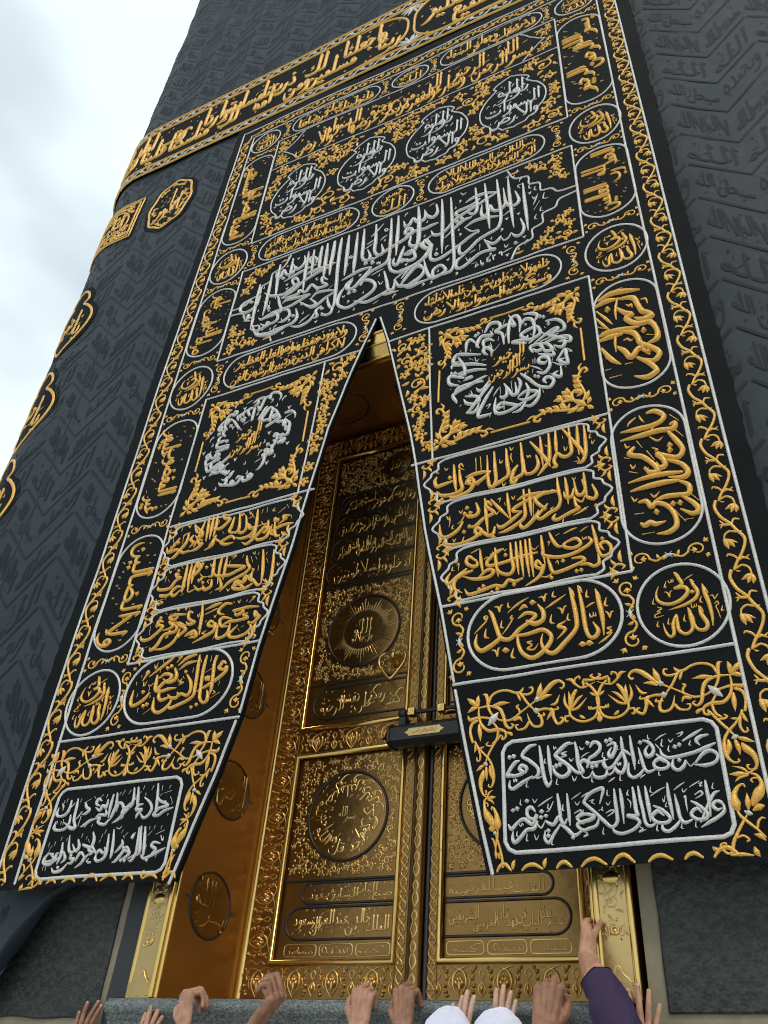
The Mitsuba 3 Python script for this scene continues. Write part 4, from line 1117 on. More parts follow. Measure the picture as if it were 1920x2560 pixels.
T_ROW_LC = '''-948,3858,14 -1054,3872,28 -1148,3868,30 -1228,3868,30 -1150,3876,8
-1104,3890,6 -1040,3884,3
-1058,3810,15 -1102,3796,28 -1048,3762,28 -1156,3752,28 -1252,3756,28 -1328,3730,9
-1150,3876,14 -1110,3836,28 -1184,3812,28 -1210,3856,8
-1264,3954,16 -1332,3966,30 -1388,3922,30 -1394,3876,30 -1322,3846,9
-1226,3782,14 -1314,3814,28 -1358,3790,30 -1326,3722,28 -1242,3708,8
-1232,3736,14 -1242,3632,30 -1314,3598,26 -1360,3622,30 -1368,3762,9
-940,3772,14 -978,3810,29 -970,3762,30 -920,3754,28 -972,3702,27 -1020,3704,8
-1016,3688,14 -992,3646,29 -1044,3596,28 -1150,3578,28 -1222,3612,30 -1146,3704,9
-1046,3706,3 -1028,3706,35 -1010,3706,3
-1608,4038,15 -1580,3896,28 -1570,3784,30 -1558,3672,9
-1574,3832,8 -1592,3740,5
-1408,3762,15 -1458,3802,28 -1482,3760,30 -1410,3738,28 -1402,3768,30 -1400,3690,30 -1486,3644,30 -1614,3598,9
-1484,3706,7 -1528,3682,16 -1474,3666,4
-1624,3740,15 -1654,3720,30 -1698,3698,30 -1728,3688,9
-1614,3698,14 -1662,3692,28 -1620,3722,28 -1590,3664,31 -1672,3662,9
-1692,3934,16 -1738,3950,30 -1728,3876,30 -1646,3822,32 -1710,3810,30 -1754,3850,9
-1742,3800,15 -1822,3846,30 -1836,3832,30 -1732,3766,30 -1772,3726,30 -1844,3678,9
-1902,4004,4 -1882,4004,39 -1862,4002,3
-1850,3948,16 -1968,3938,30 -1904,3894,31 -1850,3948,9
-1776,3934,15 -1902,3950,32 -1972,3922,9
-1860,3862,16 -1928,3858,30 -1954,3888,31 -1900,3822,32 -2016,3802,9
-1900,3854,16 -1844,3802,30 -1866,3760,32 -1984,3750,31 -2040,3650,32 -2096,3604,30 -2116,3638,9
-2096,3952,4 -2076,3950,38 -2058,3950,4
-2036,3902,15 -2086,3920,33 -2092,3880,32 -2030,3854,32 -2052,3810,32 -2152,3732,31 -2242,3740,32 -2266,3784,10
-1930,3740,6 -1956,3712,12 -1924,3722,4
-1856,3664,7 -1944,3610,5
-1804,3780,15 -1840,3660,30 -1940,3602,28 -2080,3610,9
-1818,3700,3 -1800,3700,37 -1780,3700,3
-1940,3770,3 -1920,3770,39 -1902,3770,3
-2184,3954,6 -2164,3918,4
-2120,3886,7 -2100,3850,12 -2094,3890,4
-2180,3880,6 -2168,3782,4
-2038,4000,6 -2006,3978,4
-1808,4022,6 -1790,3986,13 -1784,4024,4
-1734,4032,6 -1754,3978,4
-1766,4054,6 -1718,4004,4
-1668,4042,6 -1666,4002,4
-1634,3906,6 -1616,3872,12 -1612,3918,4
-1386,3986,16 -1466,3970,32 -1558,3940,9
-1422,3930,15 -1546,3890,9
-1440,3862,6 -1426,3834,12 -1416,3864,4
-1202,3972,6 -1180,3944,11 -1172,3982,3
-1098,3936,6 -1086,3958,4
-1042,3972,8 -1010,3974,15 -1064,3920,5
-1252,3974,6 -1232,3954,4
-1078,3684,6 -1108,3674,3
-1384,3626,6 -1394,3598,4
-1512,3820,6 -1524,3798,4
-1138,3666,6 -1116,3638,3
-2024,3740,6 -2032,3710,4
-2146,3652,6 -2176,3642,4
-2198,3652,6 -2196,3622,4
-1978,3972,6 -1908,3976,4'''
T_RING = '''-40,286,19 -58,450,38 -122,510,38 -92,540,38 10,568,38 80,514,38 14,718,12
10,276,20 8,464,41 40,640,41 100,656,39 132,556,40 120,392,12
254,250,19 274,384,38 252,522,41 182,554,40 136,490,12
170,644,19 256,616,41 310,558,41 264,474,12
-240,552,21 -180,656,43 -90,636,41 -78,544,38 -122,500,12
-300,346,21 -322,398,41 -270,502,43 -166,478,40 -180,548,12
-240,280,20 -254,412,40 -196,428,40 -138,382,12
-212,206,19 -256,266,38 -226,316,40 -168,250,39 -176,192,12
-242,220,22 -254,454,12
-284,238,20 -402,286,38 -522,338,42 -566,294,42 -572,234,41 -504,226,12
-228,62,19 -358,126,41 -490,170,40 -578,196,38 -590,150,12
-228,2,18 -328,34,38 -458,46,38 -532,56,12
-520,296,20 -460,148,43 -444,40,38 -458,6,38 -516,40,12
-440,344,21 -432,468,40 -388,502,40 -328,422,12
-388,322,8 -388,364,5
-228,-86,18 -300,-116,37 -414,-168,40 -442,-196,11
-202,-174,18 -258,-266,37 -300,-268,38 -328,-220,11
-188,-216,19 -300,-362,38 -382,-480,34 -432,-518,11
-160,-266,18 -244,-420,36 -314,-596,37 -246,-620,37 -178,-608,11
-106,-306,7 -134,-350,15 -162,-396,4
-258,-152,18 -384,-140,38 -514,-168,41 -556,-228,12
-458,-34,21 -590,40,40 -618,-10,38 -588,-80,41 -500,-124,12
-442,-40,18 -370,-48,38 -458,-72,12
-356,-152,18 -556,-228,38 -540,-310,38 -524,-354,11
-440,-292,18 -328,-334,37 -300,-400,37 -356,-426,37 -426,-390,38 -454,-324,11
-424,-520,18 -342,-532,37 -300,-438,11
-94,-422,17 -68,-450,37 -28,-428,37 -38,-294,11
-92,-292,7 -88,-424,4
-50,-270,18 -12,-360,37 26,-448,37 66,-446,37 58,-294,10
18,-278,7 28,-412,4
86,-248,19 110,-334,37 78,-468,11
114,-202,19 190,-308,38 278,-436,34 378,-492,37 422,-418,35 374,-354,34 332,-384,37 356,-430,10
290,-458,17 272,-578,33 204,-658,35 126,-630,11
78,-504,17 158,-462,37 262,-502,34 234,-546,33 154,-570,37 78,-522,10
162,-354,18 184,-472,37 128,-596,10
-138,-642,16 -150,-564,34 -136,-424,11
100,-620,18 22,-574,37 -82,-518,34 -124,-574,37 -56,-564,10
-58,-608,9 -54,-454,6
-150,-564,17 -112,-642,37 -18,-648,35 74,-612,34 140,-582,11
154,-588,16 98,-674,34 20,-680,10
274,-248,17 338,-292,35 394,-222,34 386,-104,37 322,-68,34 292,-114,37 344,-162,37 372,-136,10
212,-138,9 276,-192,18 326,-250,5
246,34,18 222,122,37 304,128,39 340,52,38 286,36,38 248,92,12
318,142,19 396,86,37 432,-6,37 366,2,37 342,72,12
298,-8,18 440,-88,37 420,18,11
448,46,19 524,-8,37 556,58,37 490,86,12
462,-174,17 548,-56,37 556,-136,35 560,-252,37 488,-184,35 540,-168,11
422,-176,9 496,-244,19 548,-246,6
496,-262,17 488,-390,34 426,-346,35 466,-308,11
388,-312,7 462,-398,4
264,164,19 434,272,39 502,282,38 444,226,38 406,264,12
316,102,19 454,142,37 560,134,37 610,92,37 594,40,34 518,94,11
352,268,20 494,144,39 584,84,10
388,438,21 496,408,38 558,318,38 554,238,37 486,228,11
184,200,18 46,270,39 130,264,39 240,236,38 324,280,38 302,392,38 218,390,40 132,344,38 186,270,39 202,314,12
210,188,19 352,288,12
58,254,8 130,304,5
316,538,4 336,534,48 356,532,4
350,512,4 370,508,48 390,504,3
394,388,3 412,384,48 432,380,3
-358,546,4 -336,542,50 -314,540,4
-328,564,4 -306,562,50 -286,558,4
-604,80,4 -584,76,50 -562,74,3
-568,68,4 -546,66,48 -526,62,4
232,-294,3 252,-296,43 270,-298,3
264,-316,3 284,-318,43 302,-320,3
320,160,17 498,202,11
448,26,7 470,-42,4
398,106,7 374,156,4
-268,610,8 -262,562,5
-32,664,8 -40,592,5
-150,578,8 -158,528,5
-94,424,8 -102,366,5
-22,434,8 -30,376,5
54,570,8 58,504,5
166,498,8 194,484,16 178,460,5
230,322,8 242,296,5
370,362,8 382,336,5
404,204,7 416,178,4
574,-48,8 610,-102,14 578,-88,5
534,-278,7 546,-292,4
426,-120,7 424,-158,4
242,-62,7 238,-120,4
262,-52,7 258,-128,4
168,-206,7 154,-238,14 180,-230,4
236,-194,7 226,-248,4
314,-504,7 324,-544,4
182,-544,7 188,-564,4
-82,-500,7 -70,-558,4
-232,-500,7 -190,-486,15 -218,-540,4
-192,-622,7 -198,-656,4
-384,-236,8 -370,-298,15 -406,-266,5
-482,-388,8 -496,-412,4
-516,-50,8 -486,-82,4
-586,-140,8 -600,-144,5
-594,264,8 -586,230,5
-342,220,8 -328,154,15 -300,182,5
-402,226,9 -358,186,5
-270,150,8 -228,142,5
-492,388,9 -506,372,5
-196,344,8 -168,290,15 -182,380,5
-140,238,8 -82,314,5
-214,-90,8 -244,-98,5
32,-264,7 10,-266,4
-442,-118,8 -456,-190,5'''
# ---------------------------------------------------------------- lettering with a pen: every letter is a few pen strokes
# points are (leftward, up[, pen width]) in pen widths from the letter's right end on the baseline
def sh(dx, *strokes):
    return [[(p[0] + dx,) + tuple(p[1:]) for p in s] for s in strokes]

TALL = [(0, 7), (.08, 4), (.12, 1.2), (.3, 0, .35)]
BARB = [(-.95, 5.7, .12), (-.5, 6.3, .6), (.05, 7.1, .6)]
def tall(dx, *tail):
    return sh(dx, [(0, 7), (.06, 4), *tail], BARB)
BT = [(3.2, -.45), (5.6, -.1), (6.6, .8, .6), (6.9, 1.8, .2)]
def bowl(x, y=0.0):
    return [(x, y - .1), (x + .6, -1.7), (x + 2, -2.55), (x + 3.5, -2), (x + 4.2, -.3, .7), (x + 4.2, 1.2, .2)]
def rtail(x):
    return [(x, -.45), (x + .9, -1.75), (x + 2.2, -2.3, .65), (x + 3.5, -2.05, .12)]
HEAD = [(3.4, 2.2, .25), (2.6, 2.95), (1.5, 2.6), (0, 2.05, .5)]
LOOPC = [(4.2, .2, .5), (3.2, 1.5), (1.9, 2.3), (.6, 2), (0, 1.05), (.6, .15), (2.4, 0), (4.2, .2)]
TOOTH = [(0, 1.5, .5), (.1, .5), (.6, .1)]
FL = [(.5, 1.1), (1.5, 1.0), (1.75, 1.9), (1.0, 2.6), (.3, 2.0), (.6, .95)]
FM = [(0, 0), (1.0, .2), (1.85, 1.0), (1.65, 2.1), (1.0, 2.5), (.35, 1.9), (.7, 1.0)]
WL = [(.25, 1.0, .7), (.9, .4), (1.5, .8), (1.6, 1.7), (.9, 2.3), (.2, 1.6), (.15, .5), (.5, -.7), (1.5, -1.9), (3.0, -2.4, .65), (4.3, -2.2, .12)]
EN = [(0, 0), (.8, .15)]
GLYPHS = {  # isolated, initial, medial, final: (strokes, advance)
 'A': ((tall(0, (.12, 1.2), (.3, 0, .35)), 1.8), None, None, ([[(0, 0), (.7, .25), (1.0, 1.3), (1.0, 4), (.95, 7)]] + sh(.95, BARB), 2.0)),
 'B': (([[(.1, 2.2, .5), (.2, 1.0), (1, 0)] + BT], 7.3), ([[(-.4, 1.6, .1), (0, 2.2, .7), (.25, 1.2), (.7, .25), (2.2, 0)]], 2.2),
       ([[(0, 0), (.9, .15), (1.2, 1.6, .6)], [(1.2, 1.6, .6), (1.25, .5), (1.7, 0), (2.4, 0)]], 2.4), ([[(0, 0), (1, -.1)] + BT], 7.2)),
 'N': (([[(.2, 2.2, .4), (.55, .8)] + bowl(.6)], 5.3), None, None, ([[(0, 0), (.5, .2), (.8, .9, .7)], [(.8, .9, .8)] + bowl(.9)], 5.6)),
 'Y': (([[(0, 2.4, .5), (1.0, 2.35), (1.7, 1.4), (1.0, .7), (.2, 0), (.3, -1.2), (1.8, -2.3), (3.6, -2.2), (4.8, -1.2, .7), (5.2, .4, .2)]], 5.4), None, None,
       ([[(0, 0), (1.2, .7, .7)], [(1.2, .7, .8), (.6, -.2), (.4, -1.2), (1.4, -2.3), (3.3, -2.5), (4.7, -1.4, .7), (5.1, .3, .2)]], 5.3)),
 'H': ((sh(0, HEAD, [(0, 2.05, .7), (1.8, 1.5), (3.0, .2), (3.0, -1.6), (1.8, -2.9), (.2, -2.9, .6), (-1, -2.3, .2)]), 3.6),
       (sh(0, HEAD, [(0, 2.05, .6), (1.3, 1.5), (2.3, .4), (3.5, 0)]), 3.5),
       ([[(0, 0), (.7, .3), (1.2, 1.5)]] + sh(.6, HEAD, [(0, 2.05, .6), (1.3, 1.5), (2.3, .4), (3.5, 0)]), 4.1),
       ([[(0, 0), (.7, .3), (1.2, 1.5)]] + sh(.6, HEAD, [(0, 2.05, .7), (1.8, 1.5), (3.0, .2), (3.0, -1.6), (1.8, -2.9), (.2, -2.9, .6), (-1, -2.3, .2)]), 4.2)),
 'D': (([[(1.5, 3.3, .3), (1.0, 2.6), (.35, 1.0), (.7, .05), (1.9, -.1), (3.3, .5, .25)]], 3.4), None, None,
       ([[(0, 0), (.7, .1), (1.1, .7)], [(2.2, 3.6, .3), (1.6, 2.8), (1.0, 1.1), (1.4, .05), (2.7, -.2), (4.2, .5, .25)]], 4.2)),
 'R': (([[(.1, 1.9, .4), (.7, .8)] + rtail(1.0)], 2.9), None, None, ([[(0, 0), (.6, .2), (.9, .9, .7)], [(.9, .9)] + rtail(1.1)], 3.1)),
 'S': (([[(0, 2.0, .4), (.2, .7), (.7, .1), (1.2, .3), (1.5, 1.5, .5)], [(1.5, 1.5, .5), (1.6, .5), (2.1, .1), (2.6, .3), (2.9, 1.5, .5)], [(2.9, 1.5, .6)] + bowl(3.0)], 7.6),
       ([[(0, 2.0, .4), (.2, .7), (.7, .1), (1.2, .3), (1.5, 1.5, .5)], [(1.5, 1.5, .5), (1.6, .5), (2.1, .1), (2.6, .3), (2.9, 1.5, .5)], [(2.9, 1.5, .5), (3.0, .5), (3.5, .05), (4.6, 0)]], 4.6),
       ([[(0, 0), (.8, .15), (1.1, 1.6, .5)]] + sh(1.1, [(0, 1.6, .5), (.15, .5), (.7, .1), (1.2, .3), (1.5, 1.5, .5)], [(1.5, 1.5, .5), (1.6, .5), (2.1, .1), (2.6, .3), (2.9, 1.5, .5)], [(2.9, 1.5, .5), (3.0, .5), (3.5, .05), (4.6, 0)]), 5.7),
       ([[(0, 0), (.8, .15), (1.1, 1.6, .5)]] + sh(1.1, [(0, 1.6, .5), (.15, .5), (.7, .1), (1.2, .3), (1.5, 1.5, .5)], [(1.5, 1.5, .5), (1.6, .5), (2.1, .1), (2.6, .3), (2.9, 1.5, .5)], [(2.9, 1.5, .6)] + bowl(3.0)), 8.7)),
 'C': ((sh(0, LOOPC, [(4.2, .2), (4.7, 1.5, .5)], [(4.7, 1.5, .6)] + bowl(4.8)), 9.3), (sh(0, LOOPC, [(4.2, .2), (4.7, 1.5, .5)]) + sh(4.7, TOOTH + [(1.7, 0)]), 6.4),
       ([EN] + sh(.8, LOOPC, [(4.2, .2), (4.7, 1.5, .5)]) + sh(5.5, TOOTH + [(1.7, 0)]), 7.2), ([EN] + sh(.8, LOOPC, [(4.2, .2), (4.7, 1.5, .5)], [(4.7, 1.5, .6)] + bowl(4.8)), 10)),
 'T': ((sh(0, LOOPC, [(2.4, 0), (5.4, 0, .5)]) + tall(3.6, (.3, .2)), 5.8), (sh(0, LOOPC, [(2.4, 0), (5.6, 0)]) + tall(3.6, (.3, .2)), 5.6),
       ([EN] + sh(.8, LOOPC, [(2.4, 0), (5.6, 0)]) + tall(4.4, (.3, .2)), 6.4), ([EN] + sh(.8, LOOPC, [(2.4, 0), (5.4, 0, .5)]) + tall(4.4, (.3, .2)), 6.6)),
 'E': (([[(.6, 2.9, .4), (1.5, 3.1), (2.2, 2.3), (1.7, 1.3), (.6, 1.0)], [(.4, 1.2, .6), (1.9, .6), (2.7, -.6), (2.4, -2.1), (1.0, -2.9), (-.6, -2.4, .2)]], 3.2),
       ([[(.3, 3.2, .3), (1.3, 3.3), (2.2, 2.4), (1.8, 1.4), (1.1, 1.1)], [(-.4, 1.5, .3), (1.2, .9), (2.2, .3), (3.4, 0)]], 3.4),
       ([[(0, 0), (.9, .3), (1.9, 1.3), (2.4, 2.2), (1.4, 2.6), (.4, 2.2), (1.2, 1.1), (2.2, .2), (3.3, 0)]], 3.3),
       ([[(0, 0), (.9, .3), (1.9, 1.4), (2.4, 2.2), (1.3, 2.6), (.3, 2.1), (1.4, 1.0), (2.5, -.1), (2.6, -1.7), (1.5, -2.8), (.1, -2.8, .5), (-1, -2.2, .2)]], 3.2)),
 'F': (([FL + [(1.4, -.1)] + BT], 7.3), ([FL + [(1.4, .15), (2.7, 0)]], 2.7), ([FM + [(1.6, .15), (2.9, 0)]], 2.9), ([FM + [(1.6, 0)] + BT], 7.3)),
 'Q': (([FL + bowl(.9)], 5.6), ([FL + [(1.4, .15), (2.7, 0)]], 2.7), ([FM + [(1.6, .15), (2.9, 0)]], 2.9), ([FM + bowl(1.1)], 5.8)),
 'K': ((tall(.1, (.2, 1.0), (1, -.1), (3, -.3), (5, .1), (5.8, 1.1, .2)) + [[(2.4, 3.6, .3), (3.5, 2.9, .5), (2.5, 2.4, .5), (3.6, 1.7, .3)]], 6.2),
       ([[(-2.2, 5.4, .2), (-1.6, 6.4), (-.2, 6.7), (1.4, 5.8), (3.2, 4.1, .9)], [(3.2, 4.1), (1.8, 2.6), (.3, 1.0), (.4, .2), (1.5, 0), (3, 0)]], 3.0),
       ([[(0, 0), (.8, .3), (1.4, 1.1)]] + sh(.7, [(-2.2, 5.4, .2), (-1.6, 6.4), (-.2, 6.7), (1.4, 5.8), (3.2, 4.1, .9)], [(3.2, 4.1), (1.8, 2.6), (.3, 1.0), (.4, .2), (1.5, 0), (3, 0)]), 3.7),
       ([EN] + tall(.9, (.15, 1.0), (1, -.1), (3, -.3), (5, .1), (5.8, 1.1, .2)) + [[(3.2, 3.6, .3), (4.3, 2.9, .5), (3.3, 2.4, .5), (4.4, 1.7, .3)]], 7.0)),
 'L': ((tall(.1, (.15, .5), (.7, -1.5), (2.1, -2.2), (3.6, -1.5, .8), (4.1, 0, .2)), 4.4), (tall(.1, (.12, 1.0), (.65, .1), (1.9, 0)), 1.9),
       ([EN] + tall(.95, (.12, 1.0), (.6, .1), (1.6, 0)), 2.5), ([EN] + tall(.95, (.12, .5), (.7, -1.5), (2.1, -2.2), (3.6, -1.5, .8), (4.1, 0, .2)), 5.3)),
 'M': (([[(1.3, .6), (1.1, 1.6), (.3, 1.4), (.3, .5), (1.1, .1), (1.9, -.8), (3.2, -2), (4.8, -2.5, .6), (6, -2.3, .12)]], 3.0), ([[(.5, .2), (0, 1.0), (.7, 1.8), (1.5, 1.2), (1.1, .3), (.4, .1), (1.4, 0), (2.5, 0)]], 2.5),
       ([[(0, 0), (.8, .1), (1.5, .9), (1.1, 1.7), (.5, 1.1), (.9, .2), (1.6, 0), (2.6, 0)]], 2.6), ([[(0, 0), (.7, .2), (1.4, 1.0), (1.0, 1.7), (.4, 1.1), (.9, .2), (1.9, -.7), (3.2, -1.8), (4.9, -2.4, .6), (6.1, -2.2, .12)]], 3.2)),
 'O': (([[(1.6, 3.0, .4), (.7, 2.1), (.1, 1.0), (.8, .1), (1.9, .3), (2.3, 1.3), (1.5, 2.4, .8), (.7, 2.3, .5)]], 2.6),
       ([[(1.9, 3.8, .3), (.9, 2.8), (.05, 1.3), (.9, .2), (2.4, .2), (3.1, 1.3), (2.4, 2.6), (1.2, 2.3), (.95, 1.4), (1.6, 1.0, .6)], [(2.4, .2), (3.2, 0), (4.2, 0)]], 4.2),
       ([[(0, 0), (1.2, .3), (2.2, 1.4), (1.6, 2.6), (.7, 1.8), (1.2, .6), (1.9, -.7), (1.2, -1.6), (.4, -.9), (1.2, 0), (2.7, 0)]], 2.7),
       ([[(0, 0), (.7, .25), (1.3, 1.7), (2.1, 2.2, .8), (2.8, 1.2), (2.2, .35), (1.3, .6, .5)]], 3.0)),
 'W': (([WL], 2.9), None, None, ([[(0, 0), (.3, .5, .7)], WL], 2.9)),
 'X': ((tall(0, (.2, 2), (.9, .3), (1.9, -.15, .4)) + sh(4.4, [(0, 6.9), (-1.7, 3.8), (-3.4, 1.0), (-4.1, .2, .4)], BARB), 4.9), None, None,
       ([EN] + tall(.9, (.2, 2), (.9, .3), (1.9, -.15, .4)) + sh(5.3, [(0, 6.9), (-1.7, 3.8), (-3.4, 1.0), (-4.1, .2, .4)], BARB), 5.8)),
 'Z': (([[(.3, 1.9, .3), (1.3, 2.0), (1.5, 1.2), (.6, .9), (.2, .4), (1.8, .5, .3)]], 2.2), None, None, None),
}
# letter -> (shape, dots: count and +1 above / -1 below, a hamza: +1 / -1)
LETTERS = {'ا': 'A', 'أ': 'A^', 'إ': 'A_', 'آ': 'A~', 'ب': 'B1-', 'ت': 'B2+', 'ث': 'B3+', 'ن': 'N1+', 'ي': 'Y2-', 'ى': 'Y', 'ئ': 'Y^', 'ج': 'H1-', 'ح': 'H', 'خ': 'H1+', 'د': 'D', 'ذ': 'D1+', 'ر': 'R', 'ز': 'R1+', 'س': 'S', 'ش': 'S3+', 'ص': 'C', 'ض': 'C1+',
           'ط': 'T', 'ظ': 'T1+', 'ع': 'E', 'غ': 'E1+', 'ف': 'F1+', 'ق': 'Q2+', 'ك': 'K', 'ل': 'L', 'م': 'M', 'ه': 'O', 'ة': 'O2+', 'و': 'W', 'ؤ': 'W^', 'X': 'X', 'ء': 'Z'}
SHADDA = [[(-.9, 1.0, .3), (-.75, .25, .5), (-.4, .2, .5), (-.2, .8, .4)], [(-.2, .8, .4), (-.05, .25, .5), (.3, .2, .5), (.55, 1.0, .3)]]
HAMZA = [[(-.1, 1.3, .3), (.5, 1.4, .45), (.6, .9, .45), (.1, .7, .45), (-.1, .35, .4), (.9, .5, .3)]]
VMARK = [[(-.7, .9, .35), (-.3, .7, .5), (.05, -.4, .35)], [(.05, -.4, .4), (.25, .5, .5), (.7, 1.0, .3)]]
COMMA = [[(.1, 1.2, .25), (-.1, .1, .45), (.25, -.25, .5), (.55, .1, .25)]]
FATHA = [[(-1.3, .55, .15), (0, 0, .42), (1.3, -.6, .2)]]
DAMMA = [[(.2, .2, .4), (.6, .5, .45), (.3, .95, .45), (-.1, .55, .45), (.2, -.3, .4), (.9, -.7, .15)]]
DAGGER = [[(.1, 1.2, .5), (0, .3, .4), (.15, -.6, .15)]]
MIMMARK = [[(-.6, .7, .3), (-.2, 1.0, .5), (.1, .6, .5), (-.2, .35, .4)], [(-.2, .35, .4), (.2, .5, .5), (.6, .1, .5), (.9, -1.3, .2)]]
MARKS = [VMARK, COMMA, COMMA, FATHA, DAMMA, MIMMARK, COMMA, VMARK]


def word_strokes(word, asc=1.0):
    """The pen strokes of one word (leftward from 0), its dots as (x, y), and its width. asc stretches what rises above the small letters."""
    word = word.replace('لا', 'X').replace('لأ', 'X').replace('لإ', 'X').replace('لآ', 'X')
    out, dots, small, x = [], [], [], 0.0
    joins = [LETTERS[c][0] not in 'ADRWXZ' for c in word]
    for i, c in enumerate(word):
        spec = LETTERS[c]
        g = spec[0]
        prev, nxt = i > 0 and joins[i - 1] and g != 'Z', i < len(word) - 1 and joins[i] and word[i + 1] != 'ء'
        form = (2 if nxt else 3) if prev else (1 if nxt else 0)
        if g in 'NY' and form in (1, 2):
            g = 'B'
        strokes, adv = GLYPHS[g][form]
        for s in strokes:
            out.append([(p[0] + x, p[1] if p[1] < 3 else 3 + (p[1] - 3) * asc, p[2] if len(p) > 2 else 1.0) for p in s])
        cx = x + {'B': 1.0 if form in (1, 2) else 3.4, 'N': 2.9, 'Y': 2.4, 'H': 1.9, 'D': 1.4, 'R': 1.4, 'S': 2.6, 'C': 2.4, 'T': 1.9, 'E': 1.5, 'F': 1.0, 'Q': 1.0, 'O': 1.4, 'W': .9}.get(g, .5)
        for k, d in enumerate(spec):
            if d.isdigit():
                up, n = spec[k + 1] == '+', int(d)
                y = {'B': 3.1, 'N': 1.4, 'H': 4.2, 'D': 4.6, 'R': 3.2, 'S': 3.0, 'C': 3.9, 'T': 3.8, 'E': 4.5, 'F': 4.1, 'Q': 4.1, 'O': 4.3}.get(g, 3.2) if up else {'B': -1.9, 'Y': -4.2, 'H': -1.6}.get(g, -1.9)
                if g == 'B' and form in (0, 3): y = 2.0 if up else -2.2
                if g == 'H' and form in (0, 3) and not up: y = -.9
                if n == 1: dots.append((cx, y))
                if n >= 2: dots.extend([(cx - .75, y), (cx + .75, y + .15)])
                if n == 3: dots.append((cx, y + 1.25))
            if d == '^': small.append((HAMZA, x + .4, (7.3 - 3) * asc + 3.2 if g in 'A' else 3.2))
            if d == '_': small.append((HAMZA, x + .4, -2.4))
        x += adv
    return out, dots, small, x


def line_strokes(text, asc=1.0, gap=.9, tiers=(0.0,), ov=0.0):
    """A line of words from right to left; the words take the tiers' heights in turn."""
    out, dots, small, x, end = [], [], [], 0.0, 0.0
    for k, w in enumerate(text.split()):
        s, d, m, adv = word_strokes(w, asc)
        dy = tiers[k % len(tiers)]
        out += [[(p[0] + x, p[1] + dy, p[2]) for p in q] for q in s]
        dots += [(a + x, b + dy) for a, b in d]
        small += [(a, b + x, c + dy) for a, b, c in m]
        if w in ('الله', 'لله'):
            small += [(SHADDA, x + (4.6 if w[0] == 'ا' else 2.8), 5.6 + dy), (DAGGER, x + 6.6, 4.2 + dy)]
        x += adv * (1 - ov) + gap
        end = max(end, x - gap + adv * ov)
    return out, dots, small, end
# ---------------------------------------------------------------- raised strokes: embroidery on the cloth, relief on the metal
def smooth_curve(pts, k=6):
    """Catmull-Rom through (x, y, width) points."""
    p = np.array([q if len(q) == 3 else (*q, 1.0) for q in pts], float)
    if len(p) == 2:
        t = np.linspace(0, 1, max(2, k // 2) + 1)[:, None]
        return p[0] * (1 - t) + p[1] * t
    e = np.vstack([2 * p[0] - p[1], p, 2 * p[-1] - p[-2]])
    a, b, c, d = e[:-3, None], e[1:-2, None], e[2:-1, None], e[3:, None]
    t = np.linspace(0, 1, k, endpoint=False)[None, :, None]
    o = .5 * (2 * b + (c - a) * t + (2 * a - 5 * b + 4 * c - d) * t * t + (3 * b - a - 3 * c + d) * t ** 3)
    o = np.vstack([o.reshape(-1, 3), p[-1:]])
    o[:, 2] = np.clip(o[:, 2], .04, 40)
    return o


PROF5 = (np.array([-1, -.66, 0, .66, 1.0]), np.array([-.25, .70, 1.0, .70, -.25]))
PROF3 = (np.array([-1, 0, 1.0]), np.array([-.25, 1.0, -.25]))


